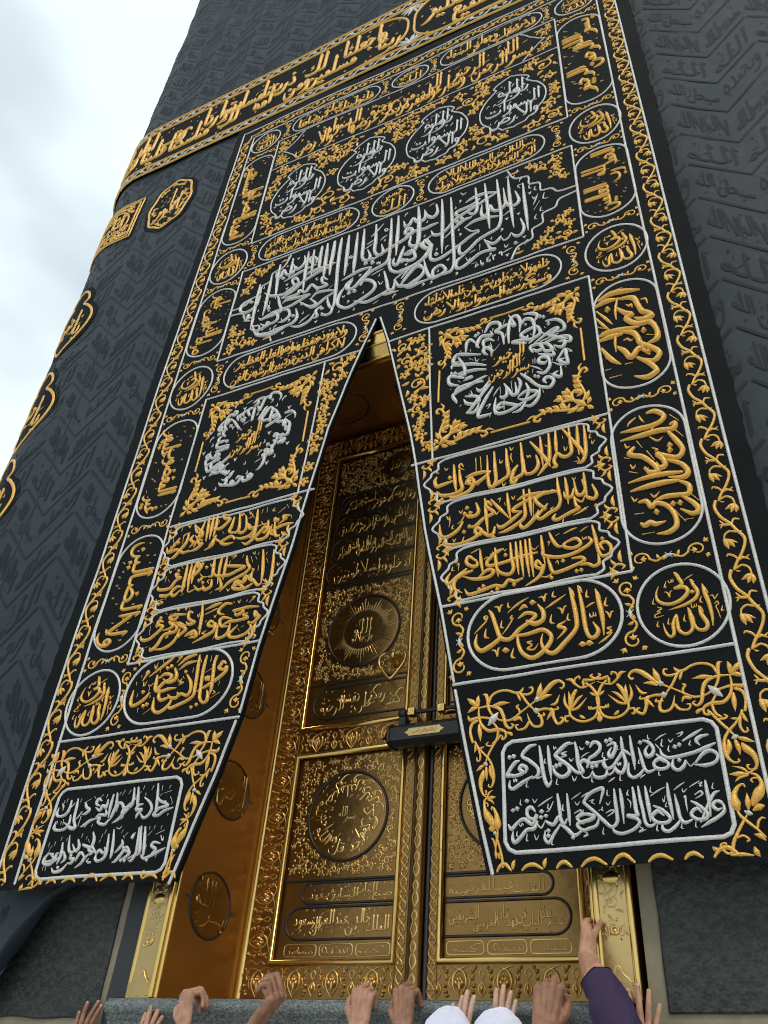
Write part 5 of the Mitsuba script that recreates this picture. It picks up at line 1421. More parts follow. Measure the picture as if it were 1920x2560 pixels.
class Strokes:
    """Collects strokes (x, y, half width in metres) in a plane and builds them as rounded ridges."""

    def __init__(self, rel=.55, prof=PROF5, cap=.02):
        self.items, self.rel, self.prof, self.cap = [], rel, prof, cap

    def raw(self, s, closed=False):
        s = np.asarray(s, float)
        keep = np.r_[True, np.hypot(*(np.diff(s[:, :2], axis=0).T)) > 1e-6]
        s = s[keep]
        if len(s) > 1:
            self.items.append((s, closed))
        return self

    def curve(self, pts, w, k=6, fn=None):
        """Control points in metres, widths times the half width w; fn maps the sampled points."""
        c = smooth_curve(pts, k)
        c[:, 2] *= w
        if fn is not None:
            c[:, :2] = fn(c[:, :2])
        return self.raw(c)

    def line(self, pts, w, closed=False, fn=None, step=.06):
        pts = [np.array(p, float) for p in pts]
        out = []
        segs = list(zip(pts, pts[1:] + ([pts[0]] if closed else [])))
        for a, b in segs[: len(pts) if closed else len(pts) - 1]:
            n = max(1, int(np.hypot(*(b - a)) / step))
            out += [a + (b - a) * i / n for i in range(n)]
        if not closed: out.append(pts[-1])
        o = np.array(out)
        if fn is not None: o = fn(o)
        return self.raw(np.c_[o, np.full(len(o), w)], closed)

    def points(self):
        return np.vstack([s for s, _ in self.items]) if self.items else np.zeros((0, 3))

    def build(self, mapping):
        """mapping(u, v, h) -> (n, 3) world points."""
        off, hh = self.prof
        k = len(off)
        Vs, Fs, base = [], [], 0
        for s, closed in self.items:
            if not closed:                                           # nib-like ends
                t0, t1 = s[0, :2] - s[1, :2], s[-1, :2] - s[-2, :2]
                t0, t1 = t0 / (np.hypot(*t0) + 1e-12), t1 / (np.hypot(*t1) + 1e-12)
                s = np.vstack([np.r_[s[0, :2] + t0 * s[0, 2] * .7, s[0, 2] * .12], s, np.r_[s[-1, :2] + t1 * s[-1, 2] * .7, s[-1, 2] * .12]])
                d = np.gradient(s[:, :2], axis=0)
            else:
                d = np.roll(s[:, :2], -1, 0) - np.roll(s[:, :2], 1, 0)
            d /= np.hypot(d[:, 0], d[:, 1])[:, None] + 1e-12
            nrm = np.c_[-d[:, 1], d[:, 0]]
            n = len(s)
            P = s[:, None, :2] + nrm[:, None] * (s[:, 2, None] * off)[..., None]
            h = np.minimum(s[:, 2], self.cap)[:, None] * self.rel * hh
            Vs.append(np.c_[P.reshape(-1, 2), h.reshape(-1)])
            r = np.arange(n if closed else n - 1)
            i, j = np.meshgrid(r, np.arange(k - 1), indexing='ij')
            i2 = (i + 1) % n
            a, b, c, e = base + i * k + j, base + i2 * k + j, base + i2 * k + j + 1, base + i * k + j + 1
            Fs.append(np.stack([a, b, c], -1).reshape(-1, 3))
            Fs.append(np.stack([a, c, e], -1).reshape(-1, 3))
            base += n * k
        V = np.vstack(Vs)
        return trimesh.Trimesh(mapping(V[:, 0], V[:, 1], V[:, 2]), np.vstack(Fs), process=False)


def text_into(E, text, cu, cv, W, H, pen, rot=0, asc=1.0, tiers=(0.0,), marks=0, seed=0, k=5, inside=None, warp=None, gap=.9, mark=.85, ov=0.0):
    """Sets a line of lettering into the box W x H about (cu, cv), turned by rot degrees; pen = full stroke width in metres. warp maps box coordinates (-.5..) to the plane."""
    st, dots, small, wid = line_strokes(text, asc, gap, tiers, ov)
    al = np.array([p[:2] for q in st for p in q])
    for m, a, b in small:
        st = st + [[(p[0] * .8 + a, p[1] * .8 + b, p[2] * .6) for p in q] for q in m]
    x0, x1, y0, y1 = min(al[:, 0].min(), 0), max(al[:, 0].max(), wid), al[:, 1].min(), al[:, 1].max()
    sx, sy = W / (x1 - x0), H / (y1 - y0)
    c, s_ = math.cos(math.radians(rot)), math.sin(math.radians(rot))

    def fn(p):
        a, b = W / 2 - (p[:, 0] - x0) * sx, -H / 2 + (p[:, 1] - y0) * sy
        if warp is not None:
            return warp(a, b)
        return np.c_[cu + a * c - b * s_, cv + a * s_ + b * c]

    own = Strokes()
    if warp is None: pen = min(pen, 1.3 * sx)
    for q in st:
        own.curve(q, pen / 2, k, fn)
    for x, y in dots:
        q = np.array([(x - .8, y - .1), (x - .4, y - .05), (x, y), (x + .4, y + .05), (x + .8, y + .1)])
        f = fn(q)
        ctr, L = f[2], pen * .78
        d = f[4] - f[0]
        d = d / (np.hypot(*d) + 1e-9)
        own.raw(np.c_[ctr + np.outer((-1, -.5, 0, .5, 1), d) * L, np.array([.08, .5, 1, .5, .08]) * L])
    if marks:
        rng = random.Random(seed + len(text))
        pts = own.points()[:, :2]
        tree, added = cKDTree(pts), []
        ms = mark * pen
        marks = int(marks * .7)
        for _ in range(marks * 20):
            if len(added) >= marks: break
            a, b = rng.uniform(-W / 2, W / 2), rng.uniform(-H / 2, H / 2)
            q = np.array([warp(np.array([a]), np.array([b]))[0]]) if warp is not None else np.array([[cu + a * c - b * s_, cv + a * s_ + b * c]])
            if inside is not None and not inside(*q[0]): continue
            if tree.query(q[0])[0] < pen * .5 + ms * .95: continue
            if added and min(np.hypot(*(q[0] - z)) for z in added) < ms * 3.2: continue
            added.append(q[0])
            for g in rng.choice(MARKS):
                gp = [(p[0] * ms, p[1] * ms, p[2]) for p in g]
                own.curve([(q[0][0] + (-x) * c - y * s_, q[0][1] + (-x) * s_ + y * c, w) for x, y, w in gp], ms * .46, 3)
    E.items += own.items
    return E


def circle_pts(cu, cv, a, b=None, n=48, t0=0, t1=360):
    t = np.radians(np.linspace(t0, t1, n, endpoint=(t1 - t0) % 360 != 0))
    return np.c_[cu + a * np.cos(t), cv + (b or a) * np.sin(t)]


def pill_pts(cu, cv, W, H, r=None, n=12):
    r = min(W, H) / 2 if r is None else r
    out = []
    for sx, sy, t0 in ((1, 1, 0), (-1, 1, 90), (-1, -1, 180), (1, -1, 270)):
        out.append(circle_pts(cu + sx * (W / 2 - r), cv + sy * (H / 2 - r), r, n=n, t0=t0, t1=t0 + 90 - .01))
    return np.vstack(out)


def leaf(E, x, y, ang, L, w, bend=.3, k=4):
    """A pointed leaf from (x, y)."""
    c, s = math.cos(ang), math.sin(ang)
    q = [(0, 0, .25), (.35, bend * .35, .9), (.7, bend * .3, .7), (1.0, -bend * .05, .06)]
    E.curve([(x + L * (a * c - b * s), y + L * (a * s + b * c), t) for a, b, t in q], w, k)


def flower(E, x, y, ang, L, w):
    for da, l in ((-.75, .85), (0, 1.0), (.75, .85)):
        leaf(E, x, y, ang + da, L * l, w, bend=-.35 if da > 0 else .35 if da < 0 else 0)


def spiral(E, cx, cy, r, a0, turn, w, hand=1, k=5, end=.28):
    n = max(6, int(turn * 6))
    pts = []
    for i in range(n + 1):
        t = i / n
        rr = r * (1 - (1 - end) * t ** .8)
        a = a0 + hand * t * turn * 2 * math.pi
        pts.append((cx + rr * math.cos(a), cy + rr * math.sin(a), 1 - .45 * t))
    E.curve(pts, w, k)
    return pts[0], pts[-1]


def arabesque(E, region, rmin, rmax, w, seed=0, tries=900, leaves=4, most=60, bud=True, fn=None):
    """Scrolls of many sizes packed into a region (a shapely polygon), with leaves, buds and stems that join them."""
    rng = random.Random(seed)
    x0, y0, x1, y1 = region.bounds
    cs = []
    edge = region.boundary
    for _ in range(tries):
        if len(cs) >= most: break
        x, y = rng.uniform(x0, x1), rng.uniform(y0, y1)
        p = Point(x, y)
        if not region.contains(p): continue
        r = min([edge.distance(p), rmax] + [math.hypot(x - a, y - b) - c for a, b, c, _ in cs])
        if r < rmin: continue
        cs.append((x, y, r, rng.choice((-1, 1))))
    cs.sort()
    for i, (x, y, r, hnd) in enumerate(cs):
        near = sorted((math.hypot(x - a, y - b), j) for j, (a, b, c, _) in enumerate(cs) if j != i)
        a0 = rng.uniform(0, 6.28)
        if near:
            o = cs[near[0][1]]
            a0 = math.atan2(o[1] - y, o[0] - x)
            d, mid = near[0][0], ((x + o[0]) / 2, (y + o[1]) / 2)
            if d < (r + o[2]) * 1.5:
                px, py = -(o[1] - y) * .18, (o[0] - x) * .18
                ra, rb = r * .86, o[2] * .86
                E.curve([(x + ra * math.cos(a0), y + ra * math.sin(a0), .8), (mid[0] + px, mid[1] + py, .9), (o[0] - rb * math.cos(a0), o[1] - rb * math.sin(a0), .8)], w, 4)
        rr = r * .80
        _, end = spiral(E, x, y, rr, a0, 1.15, w, hnd)
        if bud: flower(E, end[0], end[1], rng.uniform(0, 6.28), r * .5, w * 1.35)
        for q in range(leaves):
            a = a0 + hnd * (q + .6) * 6.28 / (leaves + .4)
            leaf(E, x + rr * .97 * math.cos(a), y + rr * .97 * math.sin(a), a + hnd * .9, r * .62, w * 1.6, bend=hnd * .4)
    return E


def traced(E, text, f, scale=1.0, k=5, drop=None):
    """Adds drawn strokes (see the tables); f maps (along, up) in metres to the plane."""
    for row in text.split('\n'):
        q = np.array([[float(a) for a in t.split(',')] for t in row.split()]) / (2000.0, 2000.0, 4000.0)
        if drop is not None and drop(q): continue
        P = np.array([f(a, b) for a, b in q[:, :2]])
        c = smooth_curve(np.c_[P, np.maximum(q[:, 2] * 1e3, .05)], k) if len(q) > 1 else None
        if c is None: continue
        c[:, 2] = np.maximum(smooth_curve(np.c_[q[:, :2], q[:, 2] * 1e3], k)[:, 2] if False else c[:, 2], .3) * 1e-3 * scale
        E.raw(c)
    return E
# ---------------------------------------------------------------- the door curtain: a flat hanging, slit up the middle, worked in gold and silver
def curtain_disp(u, v):
    p = np.stack([u * 1.1, v * .45, 0 * u], -1)
    q = np.stack([u * 3.1 + 7, v * 1.6, 0 * u + 2], -1)
    q2 = np.stack([u * 11 + 7, v * 5, 0 * u + 5], -1)
    return .012 + .016 * (meshkit.noise(p, 3) - .5) + .009 * (meshkit.noise(q, 8) - .5) + .0055 * (meshkit.noise(q2, 9) - .5) + .011 * np.sin(u * 5.2 + 1.0) * np.clip((1.25 - v) / .5, 0, 1)


def on_curtain(u, v, h):
    return np.c_[u, -(curtain_disp(u, v) + h + .0012), v + CZ]


SLIT_L = np.array([(-.030, 3.745), (-.1, 3.517), (-.171, 3.256), (-.238, 2.967), (-.295, 2.56), (-.338, 2.247), (-.380, 2.0), (-.430, 1.70), (-.462, 1.415), (-.516, 1.174), (-.576, .967), (-.634, .76)])
SLIT_R = np.array([(-.026, 3.745), (.039, 3.519), (.118, 3.181), (.163, 2.991), (.219, 2.741), (.256, 2.536), (.316, 2.159), (.405, 1.74), (.466, 1.41), (.525, 1.075), (.563, .885), (.597, .735)])
slit_l = lambda v: np.interp(-np.asarray(v), -SLIT_L[:, 1], SLIT_L[:, 0])
slit_r = lambda v: np.interp(-np.asarray(v), -SLIT_R[:, 1], SLIT_R[:, 0])


def cloth_patch(lo, hi, rows, step=.04):
    V, F = [], []
    n = max(3, int(max(hi(v) - lo(v) for v in rows) / step))
    for v in rows:
        a, b = lo(v), hi(v)
        u = np.linspace(a, b, n)
        d = curtain_disp(u, np.full(n, v))
        V += [(a, -d[0] + .022, v + CZ)] + [(x, -y, v + CZ) for x, y in zip(u, d)] + [(b, -d[-1] + .022, v + CZ)]
    k = n + 2
    for i in range(len(rows) - 1):
        for j in range(k - 1):
            F += [(i * k + j, i * k + j + 1, (i + 1) * k + j + 1), (i * k + j, (i + 1) * k + j + 1, (i + 1) * k + j)]
    return trimesh.Trimesh(np.array(V), np.array(F), process=False)


ragged = np.random.RandomState(5).rand(400) * .012
edge_l = lambda v: -1.652 - ragged[int(v * 25) % 400] * (v > 1.5)
edge_r = lambda v: 1.645 + ragged[int(v * 25 + 100) % 400]
CURTAIN = thing('door_curtain', 'tall black curtain embroidered in gold and silver, parted over the golden door', 'curtain')
hem_l = lambda u: .770
cl = cat(cloth_patch(edge_l, edge_r, np.linspace(3.745, 7.05, 90)),
         cloth_patch(edge_l, lambda v: float(slit_l(v)), np.linspace(.768, 3.745, 80)),
         cloth_patch(lambda v: float(slit_r(v)), edge_r, np.linspace(.738, 3.745, 80)))
add('cloth', cl, 'black_silk', CURTAIN, smooth=40)


def emb(name, E, mat, parent=None, label=None, kind=None):
    return add(name, E.build(on_curtain), mat, parent or CURTAIN, smooth=True, label=label, kind=kind)


GT, ST = 'gold_thread', 'silver_thread'
A1, A2, A3 = 1.575, 1.452, 1.150
HP, HQ, HR, HS, HT, HU, HV = 5.096, 4.763, 3.846, 3.508, 2.552, 1.748, 1.400
TOP, TOP2 = 6.94, 6.80
BW = .0062

# the silver frame lines
E = Strokes(.85)
E.line([(-A1 + .01, .78), (-A1, 2.2), (-A1 - .005, TOP), (A1 - .01, TOP), (A1, 2.2), (A1 + .008, .74)], BW)
E.line([(-A2 + .012, .79), (-A2, 2.0), (-A2, TOP2), (A2, TOP2), (A2 - .01, 4.5), (A2, 2.6), (A2 + .01, .74)], BW)
emb('outer_border', E, ST, label='silver double border line of the black curtain')
E = Strokes(.85)
for s in (-1, 1):
    E.line([(s * A3, 6.50), (s * A3, HP)], BW * .9).line([(s * A3, HQ), (s * A3, HR)], BW * .9).line([(s * A3, HS), (s * 1.160, HT)], BW * .9)
    E.line([(s * 1.160, HT), (s * 1.165, HU)], BW * .9)
E.line([(-A3, 6.50), (A3, 6.50)], BW * .8).line([(-A3, 6.055), (A3, 6.055)], BW * .7)
E.line([(-A3, HP), (A3, HP)], BW * .9).line([(-A3, HQ), (A3, HQ)], BW * .9).line([(-A3, HR), (A3, HR)], BW * .9)
E.line([(-A3, HS), (float(slit_l(HS)) - .015, HS)], BW * .9).line([(float(slit_r(HS)) + .015, HS), (A3, HS)], BW * .9)
E.line([(-1.160, HT), (float(slit_l(HT)) + .02, HT + .008)], BW * .95).line([(float(slit_r(HT)) - .01, HT), (1.160, HT)], BW * .95)
E.line([(-1.165, HU), (float(slit_l(HU)) - .012, HU)], BW * .95).line([(float(slit_r(HU)) + .012, HU), (1.165, HU)], BW * .95)
E.line([(-A2, HV), (float(slit_l(HV)) - .008, HV)], BW).line([(float(slit_r(HV)) + .008, HV), (A2, HV)], BW)
E.line([(-.338, HS), (-.352, 2.99), (-.368, HT)], BW * .85).line([(.295, HS), (.322, 2.99), (.349, HT)], BW * .85)
for it in E.items:
    one = Strokes(.85)
    one.items = [it]
    emb('panel_border', one, ST)
E = Strokes(.85)
off = lambda S, d: [(u + d, v) for u, v in S]
E.line(off(SLIT_L[:9], -.012) + [(-.474, 1.42)], BW * .9, step=.04).line(off(SLIT_L[9:], -.016)[:0] + [(-.485, 1.385)] + off(SLIT_L[9:], -.018), BW, step=.04)
emb('slit_border', E, ST)
E = Strokes(.85)
E.line(off(SLIT_R[:9], .012), BW * .9, step=.04).line([(.484, 1.378)] + off(SLIT_R[9:], .018), BW, step=.04)
emb('slit_border', E, ST)


TURN = .309


def vine(E, p0, L, across, along, cut=None):
    """The traced winding stem with its tulips, repeated from p0 for a length L; across and along are unit vectors."""
    n = round(L / TURN)
    P = L / n
    for i in range(n):
        traced(E, T_VINE, lambda a, b: (p0[0] + across[0] * a + along[0] * (i * P - b * P / TURN), p0[1] + across[1] * a + along[1] * (i * P - b * P / TURN)), 1.0, 4)
    return E


emb('vine_border', vine(Strokes(.8), (-A1 + .0615, TOP - .09), TOP - .09 - .80, (-1, 0), (-.0002, -1)), GT)
emb('vine_border', vine(Strokes(.8), (A1 - .0615, TOP - .09), TOP - .09 - .765, (1, 0), (.0002, -1)), GT)
emb('vine_border', vine(Strokes(.8), (-A1 + .10, (TOP + TOP2) / 2), 2 * A1 - .2, (0, 1), (1, 0)), GT)


def tie_motif(cu, cv, L, W, ang, w):
    """Two facing scrolls with leaves, tied in the middle by a silver knot."""
    c, s = math.cos(ang), math.sin(ang)
    f = lambda x, y: (cu + x * c - y * s, cv + x * s + y * c)
    E = Strokes(.85)
    for sg in (-1, 1):
        r = W * .42
        cx = sg * (L / 2 - r * 1.15)
        pts = [(sg * L * .05, -.0 * W, .8), (sg * L * .16, -.22 * W, 1), (cx - sg * r * 1.0, -.05 * W, 1)]
        for q in range(9):
            a = math.pi - q * .62
            rr = r * (1 - .07 * q)
            pts.append((cx + sg * rr * math.cos(a), rr * math.sin(a) * .95, 1 - .04 * q))
        E.curve([(*f(x, y), t) for x, y, t in pts], w, 4)
        a0 = ang if sg > 0 else ang + math.pi
        flower(E, *f(cx, 0), a0 + math.pi, r * .75, w * 1.3)
        flower(E, *f(cx + sg * r * .8, W * .38), a0 + sg * .5, r * .7, w * 1.1)
        flower(E, *f(cx + sg * r * .8, -W * .36), a0 - sg * .5, r * .6, w * 1.1)
        leaf(E, *f(sg * L * .12, -.1 * W), a0 + sg * 1.2, r * .7, w * 1.5)
        leaf(E, *f(sg * L * .05, 0), a0 - sg * 1.0, r * .6, w * 1.5)
    emb('sprig_pattern', E, GT)
    K = Strokes(.7)
    K.curve([(*f(-L * .06, 0), .5), (*f(0, 0), 1.2), (*f(L * .06, 0), .5)], w * 1.3, 3)
    for q in (-1, 1):
        K.curve([(*f(-.012 * q, -.013), .4), (*f(.012 * q, .013), .4)], w * .8, 3)
    emb('knot_pattern', K, ST)


def cartouche(outline, lw, fill, label=None, name='oval_cartouche'):
    """A silver outline with its gold lettering as a sub-part."""
    E = Strokes(.85)
    E.raw(np.c_[outline, np.full(len(outline), lw)], True)
    key = emb(name, E, ST, label=label)
    F = Strokes(1.0)
    fill(F)
    add('lettering', F.build(on_curtain), GT, key, smooth=True)
    return key


def in_poly(pts, m=.012):
    P = Polygon(pts).buffer(-m)
    return lambda x, y: P.contains(Point(x, y))


def roundel(cu, cv, a, b, upper, pen, seed, label=None):
    o = circle_pts(cu, cv, a, b)

    def fill(F):
        if upper == 'ربي':
            traced(F, T_ROUNDEL, lambda x, y: (cu + x * a / .152, cv + y * b / .160), max(a / .152, b / .16) * 1.0)
            return
        text_into(F, 'الله', cu + .01, cv - b * .27, a * 1.28, b * .86, pen, marks=0)
        text_into(F, upper, cu - a * .08, cv + b * .42, a * 1.05, b * .62, pen * .95)
        rng = random.Random(seed)
        pts = F.points()[:, :2]
        tr, ok = cKDTree(pts), in_poly(o, .02)
        n = 0
        for _ in range(400):
            if n > 12: break
            x, y = cu + rng.uniform(-a, a), cv + rng.uniform(-b, b)
            if ok(x, y) and tr.query((x, y))[0] > pen * 1.15:
                for g in rng.choice(MARKS):
                    F.curve([(x - p[0] * pen * .5, y + p[1] * pen * .5, p[2]) for p in g], pen * .30, 3)
                tr = cKDTree(np.vstack([F.points()[:, :2]]))
                n += 1
    return cartouche(o, BW * .9, fill, label, 'round_cartouche')


for s, nm in ((1, 'right'), (-1, 'left')):
    cu = 1.30 * s
    for k, (v0, v1, a) in enumerate(((6.47, 6.77, .140), (4.712, 5.092, .151), (3.487, 3.848, .153), (1.418, 1.742, .152))):
        roundel(cu + (.018 * s if k == 3 else 0), (v0 + v1) / 2, a, (v1 - v0) / 2, 'ربي', .013 + .001 * (3 - k) + (.002 if k == 3 else 0), k + 10 * s)
    words = (('بسم الله الرحمن الرحيم', 'الحمد لله رب العالمين', 'الرحمن الرحيم', 'مالك يوم الدين') if s > 0 else ('اهدنا الصراط المستقيم', 'صراط الذين أنعمت عليهم', 'غير المغضوب عليهم', 'ولا الضالين'))
    for (v0, v1), tx, pen in zip(((5.183, 6.36), (3.96, 4.63), (2.66, 3.385), (1.842, 2.533)), words, (.024, .0195, .0185, .0185)):
        W, H, cv = .292, v1 - v0, (v0 + v1) / 2
        o = pill_pts(cu, cv, W, H, r=.145)
        tiers = (0, 3.6) if tx.count(' ') > 1 else (0, 2.6)
        dr = {(1, 2): T_PILL_B, (1, 3): T_PILL_A}.get((s, words.index(tx)))
        cartouche(o, BW * .9, lambda F: traced(F, dr, lambda x, y: (x, y), 1.0, 5) if dr else text_into(F, tx, cu, cv, H * .90, W * .80, pen, rot=90 * s, asc=1.0, tiers=tiers, ov=.22 if tx.count(' ') > 1 else .12, marks=26, seed=int(v0 * 9), inside=in_poly(o, .02), mark=.5))
    for v in (6.415, 5.135, 4.673, 3.905, 3.435, 2.598, 1.790):
        tie_motif(cu, v, .27, .075, 0 if s > 0 else math.pi, .0042)
        

# rows of two-line pills with a round cartouche between them
def two_lines(cu, cv, W, H, t1, t2, pen):
    o = pill_pts(cu, cv, W, H)

    def fill(F):
        ok = in_poly(o, .016)
        text_into(F, t1, cu, cv + H * .20, W * .86, H * .42, pen, asc=.8, k=4, ov=.12, tiers=(0, 1.0), marks=26, seed=3, inside=ok, gap=.1)
        text_into(F, t2, cu, cv - H * .215, W * .86, H * .42, pen, asc=.8, k=4, ov=.12, tiers=(0, 1.0), marks=26, seed=4, inside=ok, gap=.1)
    cartouche(o, BW * .85, fill, name='pill_cartouche')


two_lines(.615, (HP + HQ) / 2, .765, .265, 'بسم الله الرحمن الرحيم الله لا إله إلا هو', 'الحي القيوم لا تأخذه سنة ولا نوم له', .0125)
two_lines(-.660, (HP + HQ) / 2, .780, .275, 'ما في السموات وما في الأرض من ذا الذي', 'يشفع عنده إلا بإذنه يعلم ما بين أيديهم وما', .0125)
two_lines(.612, (HR + HS) / 2, .820, .270, 'خلفهم ولا يحيطون بشيء من علمه إلا بما شاء', 'وسع كرسيه السموات والأرض', .0135)
two_lines(-.610, (HR + HS) / 2, .900, .285, 'ولا يؤوده حفظهما وهو العلي العظيم', 'لا إكراه في الدين قد تبين الرشد من الغي', .0135)
roundel(-.02, (HP + HQ) / 2, .150, .150, 'حسبي', .0135, 77)
for u, v in ((1.075, (HP + HQ) / 2), (.182, (HP + HQ) / 2), (-.222, (HP + HQ) / 2), (-1.10, (HP + HQ) / 2), (1.085, (HR + HS) / 2), (-1.105, (HR + HS) / 2), (.11, 3.70), (-.105, 3.70)):
    tie_motif(u, v, .27, .085, math.pi / 2, .0042)
# top row: two one-line pills and a round cartouche
o1 = pill_pts(.665, 6.650, .80, .250)
cartouche(o1, BW * .8, lambda F: text_into(F, 'قد نرى تقلب وجهك في السماء', .665, 6.650, .70, .225, .0175, tiers=(0, 3.4), ov=.26, gap=0, marks=26, inside=in_poly(o1, .02), seed=1), name='pill_cartouche')
o2 = pill_pts(-.645, 6.650, .79, .250)
cartouche(o2, BW * .8, lambda F: text_into(F, 'فلنولينك قبلة ترضاها', -.645, 6.650, .68, .225, .0175, tiers=(0, 3.0), ov=.16, gap=0, marks=26, inside=in_poly(o2, .02), seed=2), name='pill_cartouche')
roundel(.01, 6.650, .155, .125, 'حسبي', .0135, 78)
for u in (1.10, .215, -.20, -1.09):
    tie_motif(u, 6.65, .24, .08, math.pi / 2, .0042)

# the gold-lettered band
def scalloped_end(x_tip, v0, v1, sgn, inset):
    """One pointed, lobed end from (x, v0) up to (x, v1) with its tip at x_tip; sgn +1 points to the right."""
    vm, pts = (v0 + v1) / 2, []
    for t in np.linspace(0, 1, 25):
        lobe = .5 * abs(math.sin(t * 2.5 * math.pi)) ** .8
        pts.append((x_tip - sgn * inset * (1 - t) ** .85 * (1 - .16 * lobe), v0 + (vm - v0) * min(1, t ** .9 + .05 * lobe * (1 - t))))
    return pts + [(x, 2 * vm - v) for x, v in pts[-2::-1]]


E = Strokes(.85)
for sg in (1, -1):
    E.raw(np.c_[np.array(scalloped_end(sg * 1.07, 6.07, 6.485, sg, .17)), np.full(49, BW * .75)])
k = emb('panel_border', E, ST)
F = Strokes(1.0)
ok = lambda x, y: abs(x) < .93 and 6.09 < y < 6.46
text_into(F, 'بسم الله الرحمن الرحيم وسارعوا إلى مغفرة من ربكم وجنة عرضها السموات والأرض', .02, 6.275, 1.92, .385, .0225, asc=1.05, tiers=(0, 4.0), ov=.36, marks=60, inside=ok, gap=-.2)
add('lettering', F.build(on_curtain), GT, k, smooth=True)
for sg in (1, -1):
    E = Strokes(.85)
    arabesque(E, Polygon([(sg * 1.125, 6.08), (sg * .96, 6.08), (sg * 1.06, 6.26), (sg * 1.125, 6.27)]), .02, .05, .0045, seed=11)
    arabesque(E, Polygon([(sg * 1.125, 6.475), (sg * .96, 6.475), (sg * 1.06, 6.29), (sg * 1.125, 6.28)]), .02, .05, .0045, seed=12)
    emb('corner_pattern', E, GT)

# four drop-shaped medallions in silver on a ground of gold scrolls
MED = []
for i, cu in enumerate((.81, .27, -.27, -.83)):
    cv = 5.565
    t = np.linspace(0, 2 * np.pi, 64, endpoint=False)
    r = 1 + .045 * np.cos(8 * t)
    y = -.33 + .36 * (1 - np.cos(t)) * 1.0
    prof = [(0, .36), (.05, .335), (.10, .30), (.125, .262), (.105, .235), (.13, .20), (.185, .13), (.222, .03), (.225, -.06), (.205, -.14), (.16, -.205), (.145, -.245), (.10, -.265), (.075, -.30), (.03, -.312), (0, -.325)]
    pts = np.array([(x, y) for x, y in prof] + [(-x, y) for x, y in prof[-2:0:-1]])
    sm = smooth_curve([(*p, 1) for p in np.vstack([pts, pts[:1]])], 4)[:-1, :2] + (cu, cv)
    MED.append(sm)
    E = Strokes(.85)
    E.raw(np.c_[sm, np.full(len(sm), BW * .85)], True)
    key = emb('drop_medallion', E, ST)
    F = Strokes(1.0)
    ok = in_poly(sm, .02)
    for tx, dv, w, h, sd in (('الله', .205, .19, .16, 1), ('نور', .10, .24, .12, 2), ('السموات', -.03, .39, .20, 3), ('والأرض', -.175, .33, .185, 4)):
        text_into(F, tx, cu, cv + dv, w, h, .0150, marks=9, seed=sd + i, inside=ok)
    add('lettering', F.build(on_curtain), ST, key, smooth=True)
ground = sbox(-1.13, 5.115, 1.13, 6.04)
for sm in MED:
    ground = ground.difference(Polygon(sm).buffer(.02))
for j, (a, b) in enumerate(((-1.2, -.83), (-.83, -.27), (-.27, .27), (.27, .81), (.81, 1.2))):
    g = ground.intersection(sbox(a, 5, b, 6.1))
    E = Strokes(.85)
    for part in getattr(g, 'geoms', [g]):
        arabesque(E, part, .034, .105, .0068, seed=20 + j, leaves=4, most=26)
    emb('scroll_pattern', E, GT)

# the great silver inscription
E = Strokes(.85)
for sg in (1, -1):
    P = [(1.150, 4.335), (1.05, 4.345), (1.01, 4.40), (.95, 4.42), (.945, 4.50), (.885, 4.53), (.88, 4.61), (.80, 4.64), (.76, 4.745)]
    Q = [(1.150, 4.285), (1.05, 4.265), (1.02, 4.20), (.95, 4.18), (.945, 4.10), (.885, 4.07), (.88, 3.99), (.80, 3.96), (.76, 3.865)]
    for R in (P, Q):
        E.curve([(sg * x, y, 1) for x, y in R], BW * .95, 5)
k = emb('great_border', E, ST)
F = Strokes(1.0, cap=.016)
ok = lambda x, y: abs(x) < .80 + .22 * (1 - abs(y - 4.31) / .45) and 3.89 < y < 4.74
traced(F, T_GREAT, lambda x, y: (x, 4.3 + y), .70, 4)      # read from the photograph: the words climb over one another
rng = random.Random(8)
tr = cKDTree(F.points()[:, :2])
n = 0
for _ in range(1600):
    if n > 90: break
    x, y = rng.uniform(-1.0, 1.0), rng.uniform(3.9, 4.72)
    if ok(x, y) and tr.query((x, y))[0] > .034:
        for g in rng.choice(MARKS):
            F.curve([(x - p[0] * .014, y + p[1] * .014, p[2]) for p in g], .0075, 3)
        tr = cKDTree(F.points()[:, :2])
        n += 1
add('lettering', F.build(on_curtain), ST, k, smooth=True, label='largest silver inscription across the middle of the curtain')
F = Strokes(.7)                                                         # the year
for j, g in enumerate(([(0, 1.2), (.1, 0)], [(.6, 1.2), (.1, 1.1), (.05, .65), (.5, .6), (.05, .5), (.1, .05), (.6, 0)], [(.0, 1.2), (.0, .9), (.3, .85), (.5, 1.2)], [(.5, .75), (.1, .85), (.1, 1.2), (.5, 1.2), (.55, .75), (.6, 0)])):
    x = .70 - .036 * (3 - j) - .0
    F.curve([(.585 + j * .036 + a * .026, 3.915 + .004 * j + b * .030, 1) for a, b in g], .0042, 4)
    if j == 2: F.curve([(.585 + j * .036, 3.915 + .036, 1), (.585 + j * .036 + .003, 3.917, 1)], .0042, 4)
text_into(F, 'ه', .562, 3.925, .018, .022, .006)
add('date', F.build(on_curtain), ST, k, smooth=True)
for sx in (1, -1):
    for v0, v1 in ((4.745, 4.39), (3.865, 4.23)):
        E = Strokes(.85)
        tri = Polygon([(sx * 1.125, v0), (sx * .80, v0), (sx * .93, v0 + (v1 - v0) * .36), (sx * 1.02, v0 + (v1 - v0) * .75), (sx * 1.125, v1)]).buffer(-.008)
        arabesque(E, tri, .026, .080, .0062, seed=int(30 + sx * 2 + v0), leaves=4)
        leaf(E, sx * .83, v0 + (v1 - v0) * .12, math.pi if sx > 0 else 0, .06, .008)
        emb('corner_pattern', E, GT)

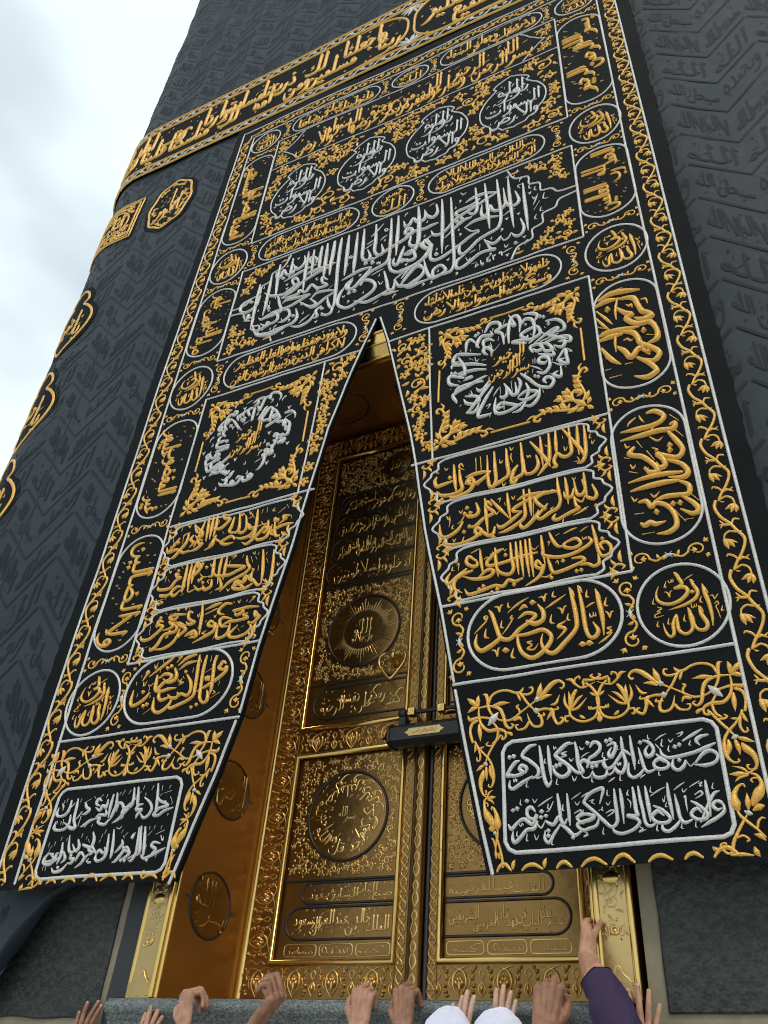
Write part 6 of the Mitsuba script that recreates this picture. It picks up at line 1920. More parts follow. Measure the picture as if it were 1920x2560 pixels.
# the two square panels with wheels of lettering
def wheel(cu, cv, ro, ri, text, pen, seed, label):
    """Lettering set round a ring, its tall strokes towards the centre, read clockwise from the foot."""
    F = Strokes(1.0, cap=.012)

    def warp(a, b):                                                     # a from +W/2 (start) to -W/2
        t = -math.pi / 2 + .35 - (.5 - a) * 2 * math.pi * .985
        r = ro - (b + .5) * (ro - ri)
        return np.c_[cu + r * np.cos(t) * .90, cv + r * np.sin(t) * 1.06]
    if cu > 0:
        traced(F, T_RING, lambda x, y: (cu + x, cv + y), 1.0, 5)
    else:
      text_into(F, text, 0, 0, 1.0, 1.0, pen, warp=warp, asc=.85, tiers=(0, 4.2), ov=.34, marks=40, seed=seed, k=5, gap=0)
    key = emb('wheel_lettering', F, ST, label=label)
    G = Strokes(1.0)
    text_into(G, 'بسم الله الرحمن', cu, cv - .035, .205, .150, .0105, tiers=(0, 3.2, 1.0), ov=.25, gap=-1.5, asc=1.0, marks=10)
    text_into(G, 'الرحيم', cu + .0, cv + .065, .17, .115, .0105, asc=1.0, marks=5)
    add('hub_lettering', G.build(on_curtain), GT, key, smooth=True)


def corner_spray(E, x, y, sx, sy, S, w):
    """An arabesque that fills a panel's corner and runs out along both sides."""
    f = lambda a, b: (x + sx * a * S, y + sy * b * S)
    put = lambda pts, ww=1.0: E.curve([(*f(p[0], p[1]), p[2] if len(p) > 2 else 1) for p in pts], w * ww, 5)
    for tr_ in (lambda p: p, lambda p: (p[1], p[0], *p[2:])):
        g = lambda pts, ww=1.0: put([tr_(p) for p in pts], ww)
        g([(.10, .16), (.30, .06), (.52, .10), (.72, .16), (.92, .10), (.98, .02), (.90, -.02), (.86, .04, .5)], 1.0)
        g([(.92, .10, .5), (1.02, .12, .8), (1.12, .06, .2)], 1.2)
        for q in (.42, .54, .66, .78):
            g([(q, .10, .4), (q + .03, .19, 1.2), (q + .11, .25, .1)], 1.5)
        g([(.10, .10), (.26, .26), (.28, .44), (.16, .48), (.12, .38), (.20, .34, .5)], 1.1)
        g([(.26, .26), (.42, .30), (.50, .24, .4)], 1.0)
        g([(.44, .30, .3), (.52, .36, 1.4), (.62, .36, .1)], 1.4)
        g([(.44, .30, .3), (.50, .42, 1.3), (.56, .46, .1)], 1.2)
        g([(.10, .04, .3), (.16, .00, 1.3), (.24, -.03, .1)], 1.3)
        g([(.05, .20, .3), (.02, .30, 1.3), (-.02, .40, .1)], 1.3)
    put([(.06, .06, .3), (.14, .14, 1.5), (.26, .26, .6)], 1.6)
    put([(.26, .26, .3), (.36, .36, 1.5), (.46, .46, .1)], 1.5)
    put([(.05, .05, .4), (-.01, -.01, 1.3), (-.06, -.06, .1)], 1.3)


for s, text, u0, u1, cu, lab in ((1, 'قل هو الله أحد الله الصمد لم يلد ولم يولد ولم يكن له كفوا أحد', .345, 1.105, .727, 'silver wheel of lettering on the right half of the curtain'),
                                 (-1, 'محمد رسول الله والذين معه أشداء على الكفار رحماء بينهم', -1.105, -.375, -.765, 'silver wheel of lettering on the left half of the curtain')):
    wheel(cu, 3.052, .335, .135, text, .0185, 5 + s, lab)
    E = Strokes(.85)
    for sx, x in ((1, u0), (-1, u1)):
        for sy, y in ((1, 2.60), (-1, 3.455)):
            corner_spray(E, x + sx * .02, y + sy * .02, sx, sy, .255, .0066)
    for y in (2.625, 3.43):
        E.line([(u0 + .29, y), (u1 - .29, y)], .0055)
    for x in (u0 + .022, u1 - .022):
        E.line([(x, 2.92), (x, 3.14)], .0055)
    emb('frame_pattern', E, GT)
for sd, poly in ((1, [(-.348, 3.47), (-.372, 2.58), (-.315, 2.58)] + [(u - .03, v) for u, v in SLIT_L[4:0:-1]]), (2, [(.308, 3.47), (.360, 2.58), (.28, 2.58)] + [(u + .03, v) for u, v in SLIT_R[4:1:-1]] + [(.07, 3.49)])):
    E = Strokes(.85)
    arabesque(E, Polygon(poly).buffer(0), .026, .085, .0066, seed=40 + sd, leaves=5, most=40)
    emb('slit_pattern', E, GT)

# the stacked cartouches below
def lobed(cu0, cu1, v0, v1, tip):
    vm = (v0 + v1) / 2
    R = [(cu1 - .085, v0), (cu1 - .055, v0 + .018), (cu1 - .055, v0 + .052), (cu1 - .025, v0 + .068), (cu1 - .018, vm - .035), (cu1 + tip, vm), (cu1 - .018, vm + .035), (cu1 - .025, v1 - .068), (cu1 - .055, v1 - .052), (cu1 - .055, v1 - .018), (cu1 - .085, v1)]
    L = [(cu0 + (cu1 - x), y) for x, y in R[::-1]]
    r, l = (smooth_curve([(*p, 1) for p in S], 3)[:, :2] for S in (R, L))
    n = 14
    wob = lambda x0, x1, v: np.c_[np.linspace(x0, x1, n)[1:-1], v + .004 * np.sin(np.linspace(0, 9, n))[1:-1]]
    return np.vstack([r, wob(r[-1][0], l[0][0], v1), l, wob(l[-1][0], r[0][0], v0)])


RB = ('لا إله إلا الله الملك الحق المبين', 'بسم الله الرحمن الرحيم لإيلاف قريش', 'فليعبدوا رب هذا البيت الذي أطعمهم')
LB = ('محمد رسول الله صادق الوعد الأمين', 'إيلافهم رحلة الشتاء والصيف', 'من جوع وآمنهم من خوف')
for s, lines in ((1, RB), (-1, LB)):
    for i, tx in enumerate(lines):
        v1 = 2.535 - i * .262
        v0 = v1 - .250
        if s > 0: a, b = (.325, .375, .425)[i], 1.122
        else: a, b = -1.150, (-.325, -.385, -.430)[i]
        o = lobed(a, b, v0, v1, .012)
        cu, cv, W = (a + b) / 2, (v0 + v1) / 2, b - a
        cartouche(o, BW * .85, lambda F: traced(F, (T_ROW_A, T_ROW_B, T_ROW_C)[i] if s > 0 else (T_ROW_LA, T_ROW_LB, T_ROW_LC)[i], lambda x, y: (x, y), .95 if s > 0 else 1.12, 4), name='lobed_cartouche')
    E = Strokes(.85)
    for i in range(4):                                                   # sprays between the lobes
        v = 2.541 - i * .262
        for side in (0, 1):
            if s > 0: x = 1.138 if side else float(slit_r(v)) + .048
            else: x = float(slit_l(v)) - .048 if side else -1.138
            sg = 1 if side else -1
            for up in (1, -1):
                if (i == 0 and up > 0) or (i == 3 and up < 0): continue
                E.curve([(x - sg * .050, v + up * .006, .5), (x - sg * .022, v + up * .034, 1), (x + sg * .004, v + up * .022, .9), (x - sg * .006, v + up * .010, .5)], .0052, 4)
                leaf(E, x - sg * .004, v + up * .040, up * math.pi / 2, .055, .0090, bend=sg * up * .3)
                leaf(E, x - sg * .020, v + up * .030, up * 2.2 if sg > 0 else up * .9, .040, .0070)
            flower(E, x - sg * .02, v, math.pi if sg > 0 else 0, .050, .0070)
            emb('spray_pattern', E, GT)
            E = Strokes(.85)

for s, tx, a, b in ((1, 'إياك نعبد', .533, 1.113), (-1, 'وإياك نستعين', -1.127, -.548)):
    o = pill_pts((a + b) / 2, 1.590, b - a, .322)
    cartouche(o, BW, lambda F: traced(F, T_PILL if s > 0 else T_PILL_L, lambda x, y: (x, y)), name='pill_cartouche')
for u, a in ((.498, .05), (-.500, -.05), (1.140, 0), (-1.145, 0)):
    tie_motif(u, 1.575, .29, .080, math.pi / 2 + a, .0046)

# the two foot panels: a plaque in a wreath of flowering scrolls
def plaque(u0, u1, v0, v1, lab):
    c = .035
    o = np.array([(u0 + c, v0), (u1 - c, v0 + .002), (u1 - .012, v0 + .012), (u1, v0 + c), (u1, v1 - c), (u1 - .012, v1 - .012), (u1 - c, v1), (u0 + c, v1), (u0 + .012, v1 - .012), (u0, v1 - c), (u0, v0 + c), (u0 + .012, v0 + .012)])
    E = Strokes(.65)
    E.line(list(o), .0068, closed=True, step=.03)
    key = emb('plaque', E, ST, label=lab)
    F = Strokes(1.0)
    traced(F, T_PLAQUE if u0 > 0 else T_PLAQUE_L, lambda x, y: (x, y), .95 if u0 > 0 else 1.1, 5)
    add('lettering', F.build(on_curtain), ST, key, smooth=True)


plaque(.660, 1.353, .795, 1.157, 'silver plaque of two lines at the foot of the right curtain half')
plaque(-1.338, -.690, .800, 1.170, 'silver plaque of two lines at the foot of the left curtain half')


AX = .999                                                               # the middle of the right foot panel


def foot_wreath(s):
    """The traced scrolls along the top, sides and hem of a foot panel; s = -1 mirrors it to the left half."""
    E, K = Strokes(.8, cap=.014), Strokes(.9)
    edge = (lambda v: float(slit_r(v))) if s > 0 else (lambda v: -float(slit_l(v)))
    for q in (1, -1):
        f = lambda a, b: (s * (AX + q * a + (.006 if s < 0 else 0)), 1.365 + b + (.010 if s < 0 else 0))
        traced(E, T_TOP_GOLD, f)
        traced(K, T_TOP_KNOT, f)

    def outer(a, b):
        return s * (AX + a + (-.004 if s < 0 else 0)), 1.365 + b + (.022 if s < 0 else 0) * (1 if b < -.3 else .4)

    def inner(a, b):
        u, v = AX - a, 1.365 + b
        t = np.clip((u - .539) / .135, 0, 1.05)
        k = np.clip((1.20 - v) / .06, 0, 1)
        lo, hi = edge(v) + .035, .652 if s > 0 else .684
        return s * (u * (1 - k) + (lo + t * (hi - lo)) * k), v + (.02 if s < 0 else 0)
    traced(E, T_SIDE_GOLD, outer)
    traced(K, T_SIDE_KNOT, outer)
    traced(E, T_SIDE_GOLD, inner, .85, 5, lambda q: q[:, 1].min() < -.612)
    traced(K, T_SIDE_KNOT, inner, .85)
    v0 = .744 if s > 0 else .782
    rng = random.Random(3)
    x = .63
    while x < 1.30:                                                      # what shows of the border that is turned under at the hem
        w = rng.uniform(.035, .085)
        h = rng.uniform(.012, .024)
        E.curve([(s * (x), v0 - .002, .6), (s * (x + w * .25), v0 + h * .8, 1), (s * (x + w * .6), v0 + h, 1.1), (s * (x + w), v0 - .001, .6)], .0060, 5)
        if rng.random() < .5: leaf(E, s * (x + w + .006), v0 + .002, 1.3, .030, .0075)
        x += w + rng.uniform(.012, .05)
    emb('wreath_pattern', E, GT)
    emb('knot_pattern', K, ST)


foot_wreath(1)
foot_wreath(-1)
# sewn seams across the cloth
E = Strokes(.35, PROF3)
for v, (a, b) in ((3.822, (.2, 1.64)), (3.822, (-1.65, -.2)), (2.615, (.36, 1.64)), (2.60, (-1.65, -.37)), (1.368, (.50, 1.64)), (1.372, (-1.65, -.49)), (5.135, (-1.65, -1.17))):
    for x in np.arange(a, b - .05, .055):
        E.line([(x, v + .002 * math.sin(x * 40)), (x + .046, v + .002 * math.sin((x + .04) * 40))], .0016)
# ---------------------------------------------------------------- the cloth-covered building
ground_m = trimesh.creation.box((400, 400, .2))
ground_m.apply_translation((0, 0, -.1))
scene['plaza_ground'] = mikit.ply(ground_m, 'marble')
labels['plaza_ground'] = {'label': 'pale marble paving of the open court', 'category': 'ground', 'kind': 'structure'}

BR = .60                                                                # the corner is rounded to this radius
corner_x = lambda v: -2.70 - .062 * (v - 3.4)


def cover_point(u, v, h, fold=1.0):
    """The cloth cover: u runs along the front and round the left corner; h is out of the surface."""
    u, v, h = (np.asarray(a, float) for a in (u, v, h))
    xs = corner_x(v)
    p = np.stack([u * .9, v * .6, 0 * u], -1)
    q = np.stack([u * 1.6 + v * .9, v * 2.4 - u * .8, 0 * u + 3], -1)
    f = fold * (.030 * (meshkit.noise(p, 1) - .5) + .016 * (meshkit.noise(q, 2) - .5) + .006 * (meshkit.noise(q * 2.7, 6) - .5))
    low = np.clip((1.6 - v) / 1.2, 0, 1)
    f = f + low * .05 * np.sin(u * 9 + v * 2.0) * .4 * fold
    s = np.clip((xs - u) / BR, 0, None)
    a = np.minimum(s, math.pi / 2)
    rest = np.maximum(s - math.pi / 2, 0) * BR
    r = BR + h + f
    x = np.where(u > xs, u, xs - r * np.sin(a))
    y = np.where(u > xs, .085 - h - f, .085 + BR - r * np.cos(a) + rest)
    return np.c_[x, y, v + CZ]


def hem(u):
    return np.interp(u, [-6, -2.4, -1.62, -1.40, -1.26, -1.18, -1.0], [-.9, -.55, .22, .48, .74, .80, .84])


def grid_patch(us, lo, hi, n, curl=0.0):
    V, F = [], []
    for u in us:
        a = lo(u)
        v = a + (hi - a) * np.linspace(0, 1, n) ** 1.15
        h = (curl(u) if callable(curl) else curl) * np.exp(-(v - a) / .10) * (1.0 + .35 * math.sin(u * 23))
        V.append(cover_point(np.full(n, u), v, h))
    for i in range(len(us) - 1):
        for j in range(n - 1):
            F += [(i * n + j, (i + 1) * n + j, (i + 1) * n + j + 1), (i * n + j, (i + 1) * n + j + 1, i * n + j + 1)]
    return trimesh.Trimesh(np.vstack(V), np.array(F), process=False)


COVER = thing('cloth_cover', 'black woven silk cover hung over the whole cubic building', 'cloth cover')
VT = 14.0
m = cat(grid_patch(np.linspace(-9.5, -.88, 190), hem, VT, 260, lambda u: .004 + .05 * min(max((-1.2 - u) / .25, 0), 1)), grid_patch(np.linspace(-.88, 1.05, 40), lambda u: 3.72, VT, 160), grid_patch(np.linspace(1.05, 4.6, 60), lambda u: .80 - .16 * min(max(u - 1.25, 0), .5), VT, 240, .01))
add('cloth', m, 'cover_silk', COVER, smooth=True)
# the gathered hem, a soft roll
us = np.linspace(-2.6, -1.10, 70)
hv = hem(us)
ctr = cover_point(us, hv + .015, .02 + .05 * np.clip((-1.2 - us) / .2, 0, 1))
rad = .030 + .012 * np.sin(us * 17) + .006 * np.sin(us * 41)
V, F = [], []
for i, (c, r) in enumerate(zip(ctr, rad)):
    for k in range(10):
        a = k * 2 * math.pi / 10
        V.append(c + r * np.array([.25 * math.cos(a), math.sin(a) * .9, math.cos(a)]))
for i in range(69):
    for k in range(10):
        F += [(i * 10 + k, (i + 1) * 10 + k, (i + 1) * 10 + (k + 1) % 10), (i * 10 + k, (i + 1) * 10 + (k + 1) % 10, i * 10 + (k + 1) % 10)]
add('rolled_hem', trimesh.Trimesh(np.array(V), np.array(F), process=False), 'cover_silk', COVER, smooth=True)
us = np.linspace(1.10, 2.6, 40)
ctr = cover_point(us, np.full(40, .80) - .16 * np.clip(us - 1.25, 0, .5) ** 1.0, np.full(40, .02))
V, F = [], []
for i, c in enumerate(ctr):
    for k in range(10):
        a = k * 2 * math.pi / 10
        V.append(c + .034 * np.array([0, math.sin(a), math.cos(a)]))
for i in range(39):
    for k in range(10):
        F += [(i * 10 + k, (i + 1) * 10 + k, (i + 1) * 10 + (k + 1) % 10), (i * 10 + k, (i + 1) * 10 + (k + 1) % 10, i * 10 + (k + 1) % 10)]
add('rolled_hem', trimesh.Trimesh(np.array(V), np.array(F), process=False), 'cover_silk', COVER, smooth=True)

# the woven pattern: steep zigzag bands with lettering along their slopes
PU, AMP, PV = .27, .30, .335                                            # half period, rise, spacing of the bands


def zig(u):
    t = (u / PU) % 2
    return AMP * (np.abs(t - 1))


def weave_unit(E, row, u0):
    """One full period: a band line, and words on both slopes."""
    v0 = 0
    big = row % 3 == 0
    E.raw([(u0 + .012, AMP - .012, .0085), (u0 + PU * .5, AMP * .5, .0085), (u0 + PU, 0, .0085), (u0 + PU * 1.5, AMP * .5, .0085), (u0 + 2 * PU - .012, AMP - .012, .0085)])
    for side in (0, 1):
        sl = AMP / PU * (1 if side else -1)
        base = (lambda a: AMP - (a - u0) / PU * AMP) if not side else (lambda a: (a - u0 - PU) / PU * AMP)
        c = u0 + PU * (.5 + side)
        tx = (('الله', 'الله') if big else ('لا إله إلا الله', 'محمد رسول الله') if row % 3 == 1 else ('سبحان الله', 'وبحمده'))[side]
        W, H = PU * .86, .205 if not big else .185
        fn = lambda a, b: np.c_[c + a, base(c + a) + .165 + b]
        text_into(E, tx, 0, 0, W, H, .0115 if not big else .018, warp=fn, k=3, tiers=(0, 1.5) if not big else (0,), gap=.2, marks=5, seed=row)


units = []
for row in range(3):
    E = Strokes(.02, PROF3, cap=.010)
    weave_unit(E, row, 0.0)
    units.append(E.items)
rows = range(-3, 42)
count = 0
for k0, (ua, ub, va) in enumerate(((-3.9, -1.2, .2), (-1.2, 1.3, 6.9), (1.3, 3.3, 1.6))):
    E = Strokes(.02, PROF3, cap=.010)
    for row in rows:
        for i in range(int(ua / (2 * PU)) - 2, int(ub / (2 * PU)) + 2):
            u0, v0 = i * 2 * PU + .10, row * PV
            if u0 + PU < ua or u0 + PU >= ub or v0 < va or v0 > 13: continue
            if abs(u0 + PU) < 1.3 and v0 < 6.75: continue
            for s, c in units[row % 3]:
                E.items.append((s + (u0, v0, 0), c))
    hemv = lambda V: V
    mesh = E.build(lambda u, v, h: cover_point(u, np.maximum(v, hem(u) + .06), 0 * h + .0028))
    add('woven_pattern', mesh, 'cover_weave', COVER, smooth=True, kind='stuff')
E = Strokes(.25, PROF3)                                                 # seams between the woven breadths
for u in (-2.45, 2.55):
    E.line([(u, .9), (u, 13)], .006, step=.15)
add('seam', E.build(lambda u, v, h: cover_point(u, v, h + .003)), 'cover_silk', COVER, smooth=True)

# ---- the belt
on_cover = lambda u, v, h: cover_point(u, v, h + .022, .35)
BELT = thing('embroidered_belt', 'broad black belt of gold lettering running round the building above the curtain', 'belt')
B0, B1 = 7.30, 8.42
bt = lambda u: -.02 + .0 * u
belt_top = lambda u: B1 + .045 * u - .03
V, F, n = [], [], 8
us = np.linspace(-4.6, 4.2, 200)
for u in us:
    V.append(cover_point(np.full(n, u), np.linspace(B0, belt_top(u), n), np.full(n, .0195), .35))
for i in range(len(us) - 1):
    for j in range(n - 1):
        F += [(i * n + j, (i + 1) * n + j, (i + 1) * n + j + 1), (i * n + j, (i + 1) * n + j + 1, i * n + j + 1)]
add('band', trimesh.Trimesh(np.vstack(V), np.array(F), process=False), 'black_silk', BELT, smooth=True)
bv = lambda u, t: B0 + (belt_top(u) - B0) * t
E, S2 = Strokes(.85), Strokes(.85)
for t in (.012, .135, .865, .988):
    E.line([(u, bv(u, t)) for u in np.linspace(-4.5, 4.0, 80)], .0125)
add('border_line', E.build(on_cover), GT, BELT, smooth=True)
for t in (.075, .925):
    for x in np.arange(-4.2, 3.9, .20):
        S2.curve([(x, bv(x, t) - .03, .5), (x + .05, bv(x, t) + .03, 1), (x + .10, bv(x, t) + .0, 1), (x + .15, bv(x, t) - .03, .8), (x + .2, bv(x, t) - .02, .4)], .0085, 3)
        leaf(S2, x + .08, bv(x, t) - .01, 1.1, .06, .013, k=3)
        leaf(S2, x + .02, bv(x, t) + .0, -2.4, .05, .011, k=3)
        leaf(S2, x + .15, bv(x, t) + .0, .6, .055, .011, k=3)
add('leaf_pattern', S2.build(on_cover), ST, BELT, smooth=True)
UM = -.075
for a, b, tx, sd in ((-3.75, UM - .03, 'ربنا واجعلنا مسلمين لك ومن ذريتنا أمة مسلمة لك وأرنا مناسكنا وتب علينا إنك أنت التواب', 1), (UM + .03, 3.4, 'وإذ يرفع إبراهيم القواعد من البيت وإسماعيل ربنا تقبل منا إنك أنت السميع العليم', 2)):
    c0 = (a + b) / 2
    v0, v1 = bv(c0, .15), bv(c0, .85)
    E = Strokes(.85)
    o = pill_pts(c0, (v0 + v1) / 2, b - a, (v1 - v0) * .98, r=.30)
    E.raw(np.c_[o[:, 0], o[:, 1] + (o[:, 0] - c0) * .0225, np.full(len(o), .012)], True)
    key = add('belt_cartouche', E.build(on_cover), GT, BELT, smooth=True)
    F = Strokes(.7, cap=.022)
    fn = lambda x, y: np.c_[c0 + x, (v0 + v1) / 2 + y + x * .0225]
    text_into(F, tx, 0, 0, (b - a) * .965, (v1 - v0) * .92, .036, warp=fn, asc=1.1, tiers=(0, 4.4), ov=.34, gap=0, marks=60, seed=sd, mark=.5)
    add('lettering', F.build(on_cover), GT, key, smooth=True)
S2 = Strokes(.85)
for y, d in ((bv(UM, .20), 1), (bv(UM, .80), -1)):
    for q in (-1.2, -.75, -.3, .3, .75, 1.2):
        leaf(S2, UM, y - d * .05, d * math.pi / 2 + q, .17 - .03 * abs(q), .016, bend=-.2 * q)
add('leaf_pattern', S2.build(on_cover), ST, BELT, smooth=True)

# ---- the sewn medallions on the left
def medallion(name, label, cat_, outline, margin, fill):
    key = thing(name, label, cat_, 'medallions sewn below the belt')
    P = Polygon(outline)
    big = P.buffer(margin)
    pts = np.array(big.exterior.coords)[:-1]
    c = np.array(big.centroid.coords[0])
    rings, F, n = [], [], len(pts)
    for f in (1.0, .8, .6, .4, .2, .02):
        q = c + (pts - c) * f
        rings.append(cover_point(q[:, 0], q[:, 1], np.full(n, .0075 if f < 1 else .003), .6))
    for i in range(5):
        for j in range(n):
            k = (j + 1) % n
            F += [(i * n + j, i * n + k, (i + 1) * n + k), (i * n + j, (i + 1) * n + k, (i + 1) * n + j)]
    add('patch', trimesh.Trimesh(np.vstack(rings), np.array(F), process=False), 'black_silk', key, smooth=True)
    E = Strokes(.65)
    fill(E, P)
    add('embroidery_pattern', E.build(lambda u, v, h: cover_point(u, v, h * .7 + .0085, .6)), GT, key, smooth=True)


def oval_fill(text):
    def fill(E, P):
        o = np.array(P.exterior.coords)[:-1]
        E.raw(np.c_[o, np.full(len(o), .012)], True)
        x0, y0, x1, y1 = P.bounds
        ok = lambda x, y: P.buffer(-.035).contains(Point(x, y))
        text_into(E, text, (x0 + x1) / 2, (y0 + y1) / 2, (x1 - x0) * .68, (y1 - y0) * .62, .022, tiers=(0, 5, 2.5), gap=-3.5, asc=1.3, marks=26, inside=ok, seed=4)
        arabesque(E, P.buffer(-.02).difference(P.buffer(-.075)), .012, .03, .006, seed=3, leaves=2, most=26, bud=False)
    return fill


def loz(cu, cv, W, H, lob=8, amp=.035):
    t = np.linspace(0, 2 * np.pi, 72, endpoint=False)
    r = 1 + amp * np.cos(lob * t)
    return np.c_[cu + W / 2 * r * np.cos(t), cv + H / 2 * r * np.sin(t)]


medallion('embroidered_oval', 'gold embroidered oval on a dark patch just below the belt', 'medallion', loz(-2.335, 6.50, .43, .72), .05, oval_fill('يا حي يا قيوم'))


def square_fill(E, P):
    x0, y0, x1, y1 = P.bounds
    cx, cy, W = (x0 + x1) / 2, (y0 + y1) / 2, x1 - x0
    for d in (.0, .035):
        E.line([(x0 + d, y0 + d), (x1 - d, y0 + d), (x1 - d, y1 - d), (x0 + d, y1 - d)], .010, closed=True)
    o = circle_pts(cx, cy, W * .33)
    E.raw(np.c_[o, np.full(len(o), .010)], True)
    arabesque(E, P.buffer(-.045).difference(Polygon(o).buffer(.02)), .016, .07, .010, seed=6, leaves=5, most=60)
    for tx, dv in (('قل هو الله أحد', .11), ('الله الصمد', 0), ('لم يلد ولم يولد', -.11)):
        text_into(E, tx, cx, cy + dv, W * .50, .14, .015, gap=.2, marks=4)


medallion('embroidered_square', 'square gold embroidered panel at the corner left of the oval', 'medallion', np.array([(-3.32, 6.22), (-2.71, 6.22), (-2.74, 6.83), (-3.32, 6.83)]), .035, square_fill)
for i, (cu, cv, lab, tx) in enumerate(((-2.97, 5.16, 'uppermost of the three lamp-shaped gold medallions down the building corner', 'يا رحمن'), (-2.95, 4.15, 'middle one of the three lamp-shaped gold medallions down the building corner', 'يا رحيم'), (-2.93, 3.26, 'lowest of the three lamp-shaped gold medallions down the building corner', 'يا الله'))):
    prof = [(0, .40), (.05, .37), (.09, .31), (.10, .25), (.07, .21), (.12, .17), (.19, .09), (.22, 0), (.20, -.10), (.15, -.19), (.09, -.27), (.03, -.33), (0, -.36)]
    pts = np.array([(x * 1.05, y * 1.05) for x, y in prof] + [(-x * 1.05, y * 1.05) for x, y in prof[-2:0:-1]])
    sm = smooth_curve([(*p, 1) for p in np.vstack([pts, pts[:1]])], 4)[:-1, :2] + (cu, cv)

    def lamp_fill(E, P):
        o = np.array(P.exterior.coords)[:-1]
        E.raw(np.c_[o, np.full(len(o), .0125)], True)
        text_into(E, tx, cu, cv - .02, .30, .30, .024, tiers=(0, 3.0), gap=-2, asc=1.3, marks=10, seed=i, inside=lambda x, y: P.buffer(-.03).contains(Point(x, y)))
    medallion('embroidered_lamp', lab, 'medallion', sm, .055, lamp_fill)

# ---------------------------------------------------------------- the stone wall round the door
WALL = thing('stone_wall', 'dark granite wall blocks with pale mortar joints beside the golden door', 'wall')
WY = .115
wm = cat(box_mesh(-2.62, -.835, WY + .012, .9, -CZ, 3.6), box_mesh(1.035, 4.5, WY + .012, .9, -CZ, 3.6), box_mesh(-2.62, 4.5, WY + .09, .9, 3.6, 12.6), box_mesh(-.835, 1.035, WY + .012, .9, -CZ, .30), box_mesh(-2.62, 4.5, .9, 8.9, -CZ, 12.6))
wm.apply_translation((0, 0, CZ))
add('mortar', wm, 'mortar', WALL)


def stone(x0, x1, v0, v1, mat, name='block', y=WY, seed=0):
    """A dressed block whose front edge is slightly uneven."""
    rng = random.Random(seed)
    pts = []
    per = [(x0, v0, 1, 0, x1 - x0), (x1, v0, 0, 1, v1 - v0), (x1, v1, -1, 0, x1 - x0), (x0, v1, 0, -1, v1 - v0)]
    for a, b, dx, dy, L in per:
        k = max(2, int(L / .06))
        for i in range(k):
            j = rng.uniform(-.0035, .0035) if i else 0
            pts.append((a + dx * L * i / k + (-dy) * j, b + dy * L * i / k + dx * j))
    P = np.array(pts)
    c = P.mean(0)
    n = len(P)
    inn = c + (P - c) * (1 - .006 / np.maximum(.05, np.hypot(*(P - c).T)))[:, None]
    V = np.vstack([np.c_[P[:, 0], np.full(n, y + .05), P[:, 1] + CZ], np.c_[P[:, 0], np.full(n, y + .004), P[:, 1] + CZ], np.c_[inn[:, 0], np.full(n, y), inn[:, 1] + CZ], [[c[0], y, c[1] + CZ]]])
    F = []
    for i in range(n):
        j = (i + 1) % n
        F += [(i, j, n + j), (i, n + j, n + i), (n + i, n + j, 2 * n + j), (n + i, 2 * n + j, 2 * n + i), (2 * n + i, 2 * n + j, 3 * n)]
    return add(name, trimesh.Trimesh(V, np.array(F), process=False), mat, WALL)


stone(-2.5, -.965, .338, 1.25, 'granite_dark', seed=1)
stone(-.925, -.838, .300, 1.25, 'granite_smooth', seed=2)
stone(-2.5, -1.9, -.30, .306, 'granite_dark', seed=3)
stone(-1.87, -.958, -.30, .306, 'granite_dark', seed=4)
stone(-.925, -.86, -.30, .286, 'granite_smooth', seed=8)
stone(1.085, 2.15, .377, 1.20, 'granite_dark', seed=5)
stone(2.185, 3.6, .377, 1.20, 'granite_dark', seed=6)
stone(1.07, 2.15, -.30, .345, 'granite_dark', seed=7)
# the sill
prof = [(.14, -.5), (0, -.5), (0, .300), (-.004, .318), (-.016, .326), (-.018, .334), (-.030, .342), (-.036, .354), (-.034, .368), (-.022, .381), (-.002, .388), (.62, .392), (.62, -.5)]
x0s, x1s = -.790, 1.000
xs_ = np.linspace(x0s, x1s, 40)
V, F = [], []
for i, x in enumerate(xs_):
    rr = np.random.RandomState(i)
    for y, v in prof:
        V.append((x, y + (.0015 * rr.rand() if v > .3 else 0), v + CZ))
k = len(prof)
for i in range(len(xs_) - 1):
    for j in range(k):
        F += [(i * k + j, (i + 1) * k + j, (i + 1) * k + (j + 1) % k), (i * k + j, (i + 1) * k + (j + 1) % k, i * k + (j + 1) % k)]
sm_ = trimesh.Trimesh(np.array(V), np.array(F), process=False)
caps = []
for x in (x0s, x1s):
    caps.append(trimesh.creation.extrude_polygon(Polygon(prof), .004))
    caps[-1].apply_transform(np.array([[0, 0, 1, x - .002], [1, 0, 0, 0], [0, 1, 0, CZ], [0, 0, 0, 1.0]]))
add('door_sill', cat(sm_, *caps), 'granite_sill', WALL, smooth=35, label='grey granite door sill that the hands hold on to')

# ---------------------------------------------------------------- the golden door frame
FRAME = thing('door_frame', 'golden door surround of engraved strips and smooth jambs with oval plaques', 'door frame')
DL, DR, DT = -.700, .900, 3.52                                           # the opening
SY = .095                                                                # front of the engraved strips
on_plane = lambda y0: (lambda u, v, h: np.c_[u, y0 - h, v + CZ])


def strip_relief(E, x0, x1, v0, v1, w, seed):
    arabesque(E, sbox(x0, v0, x1, v1), .012, .040, w, seed=seed, tries=1500, leaves=4, most=60)


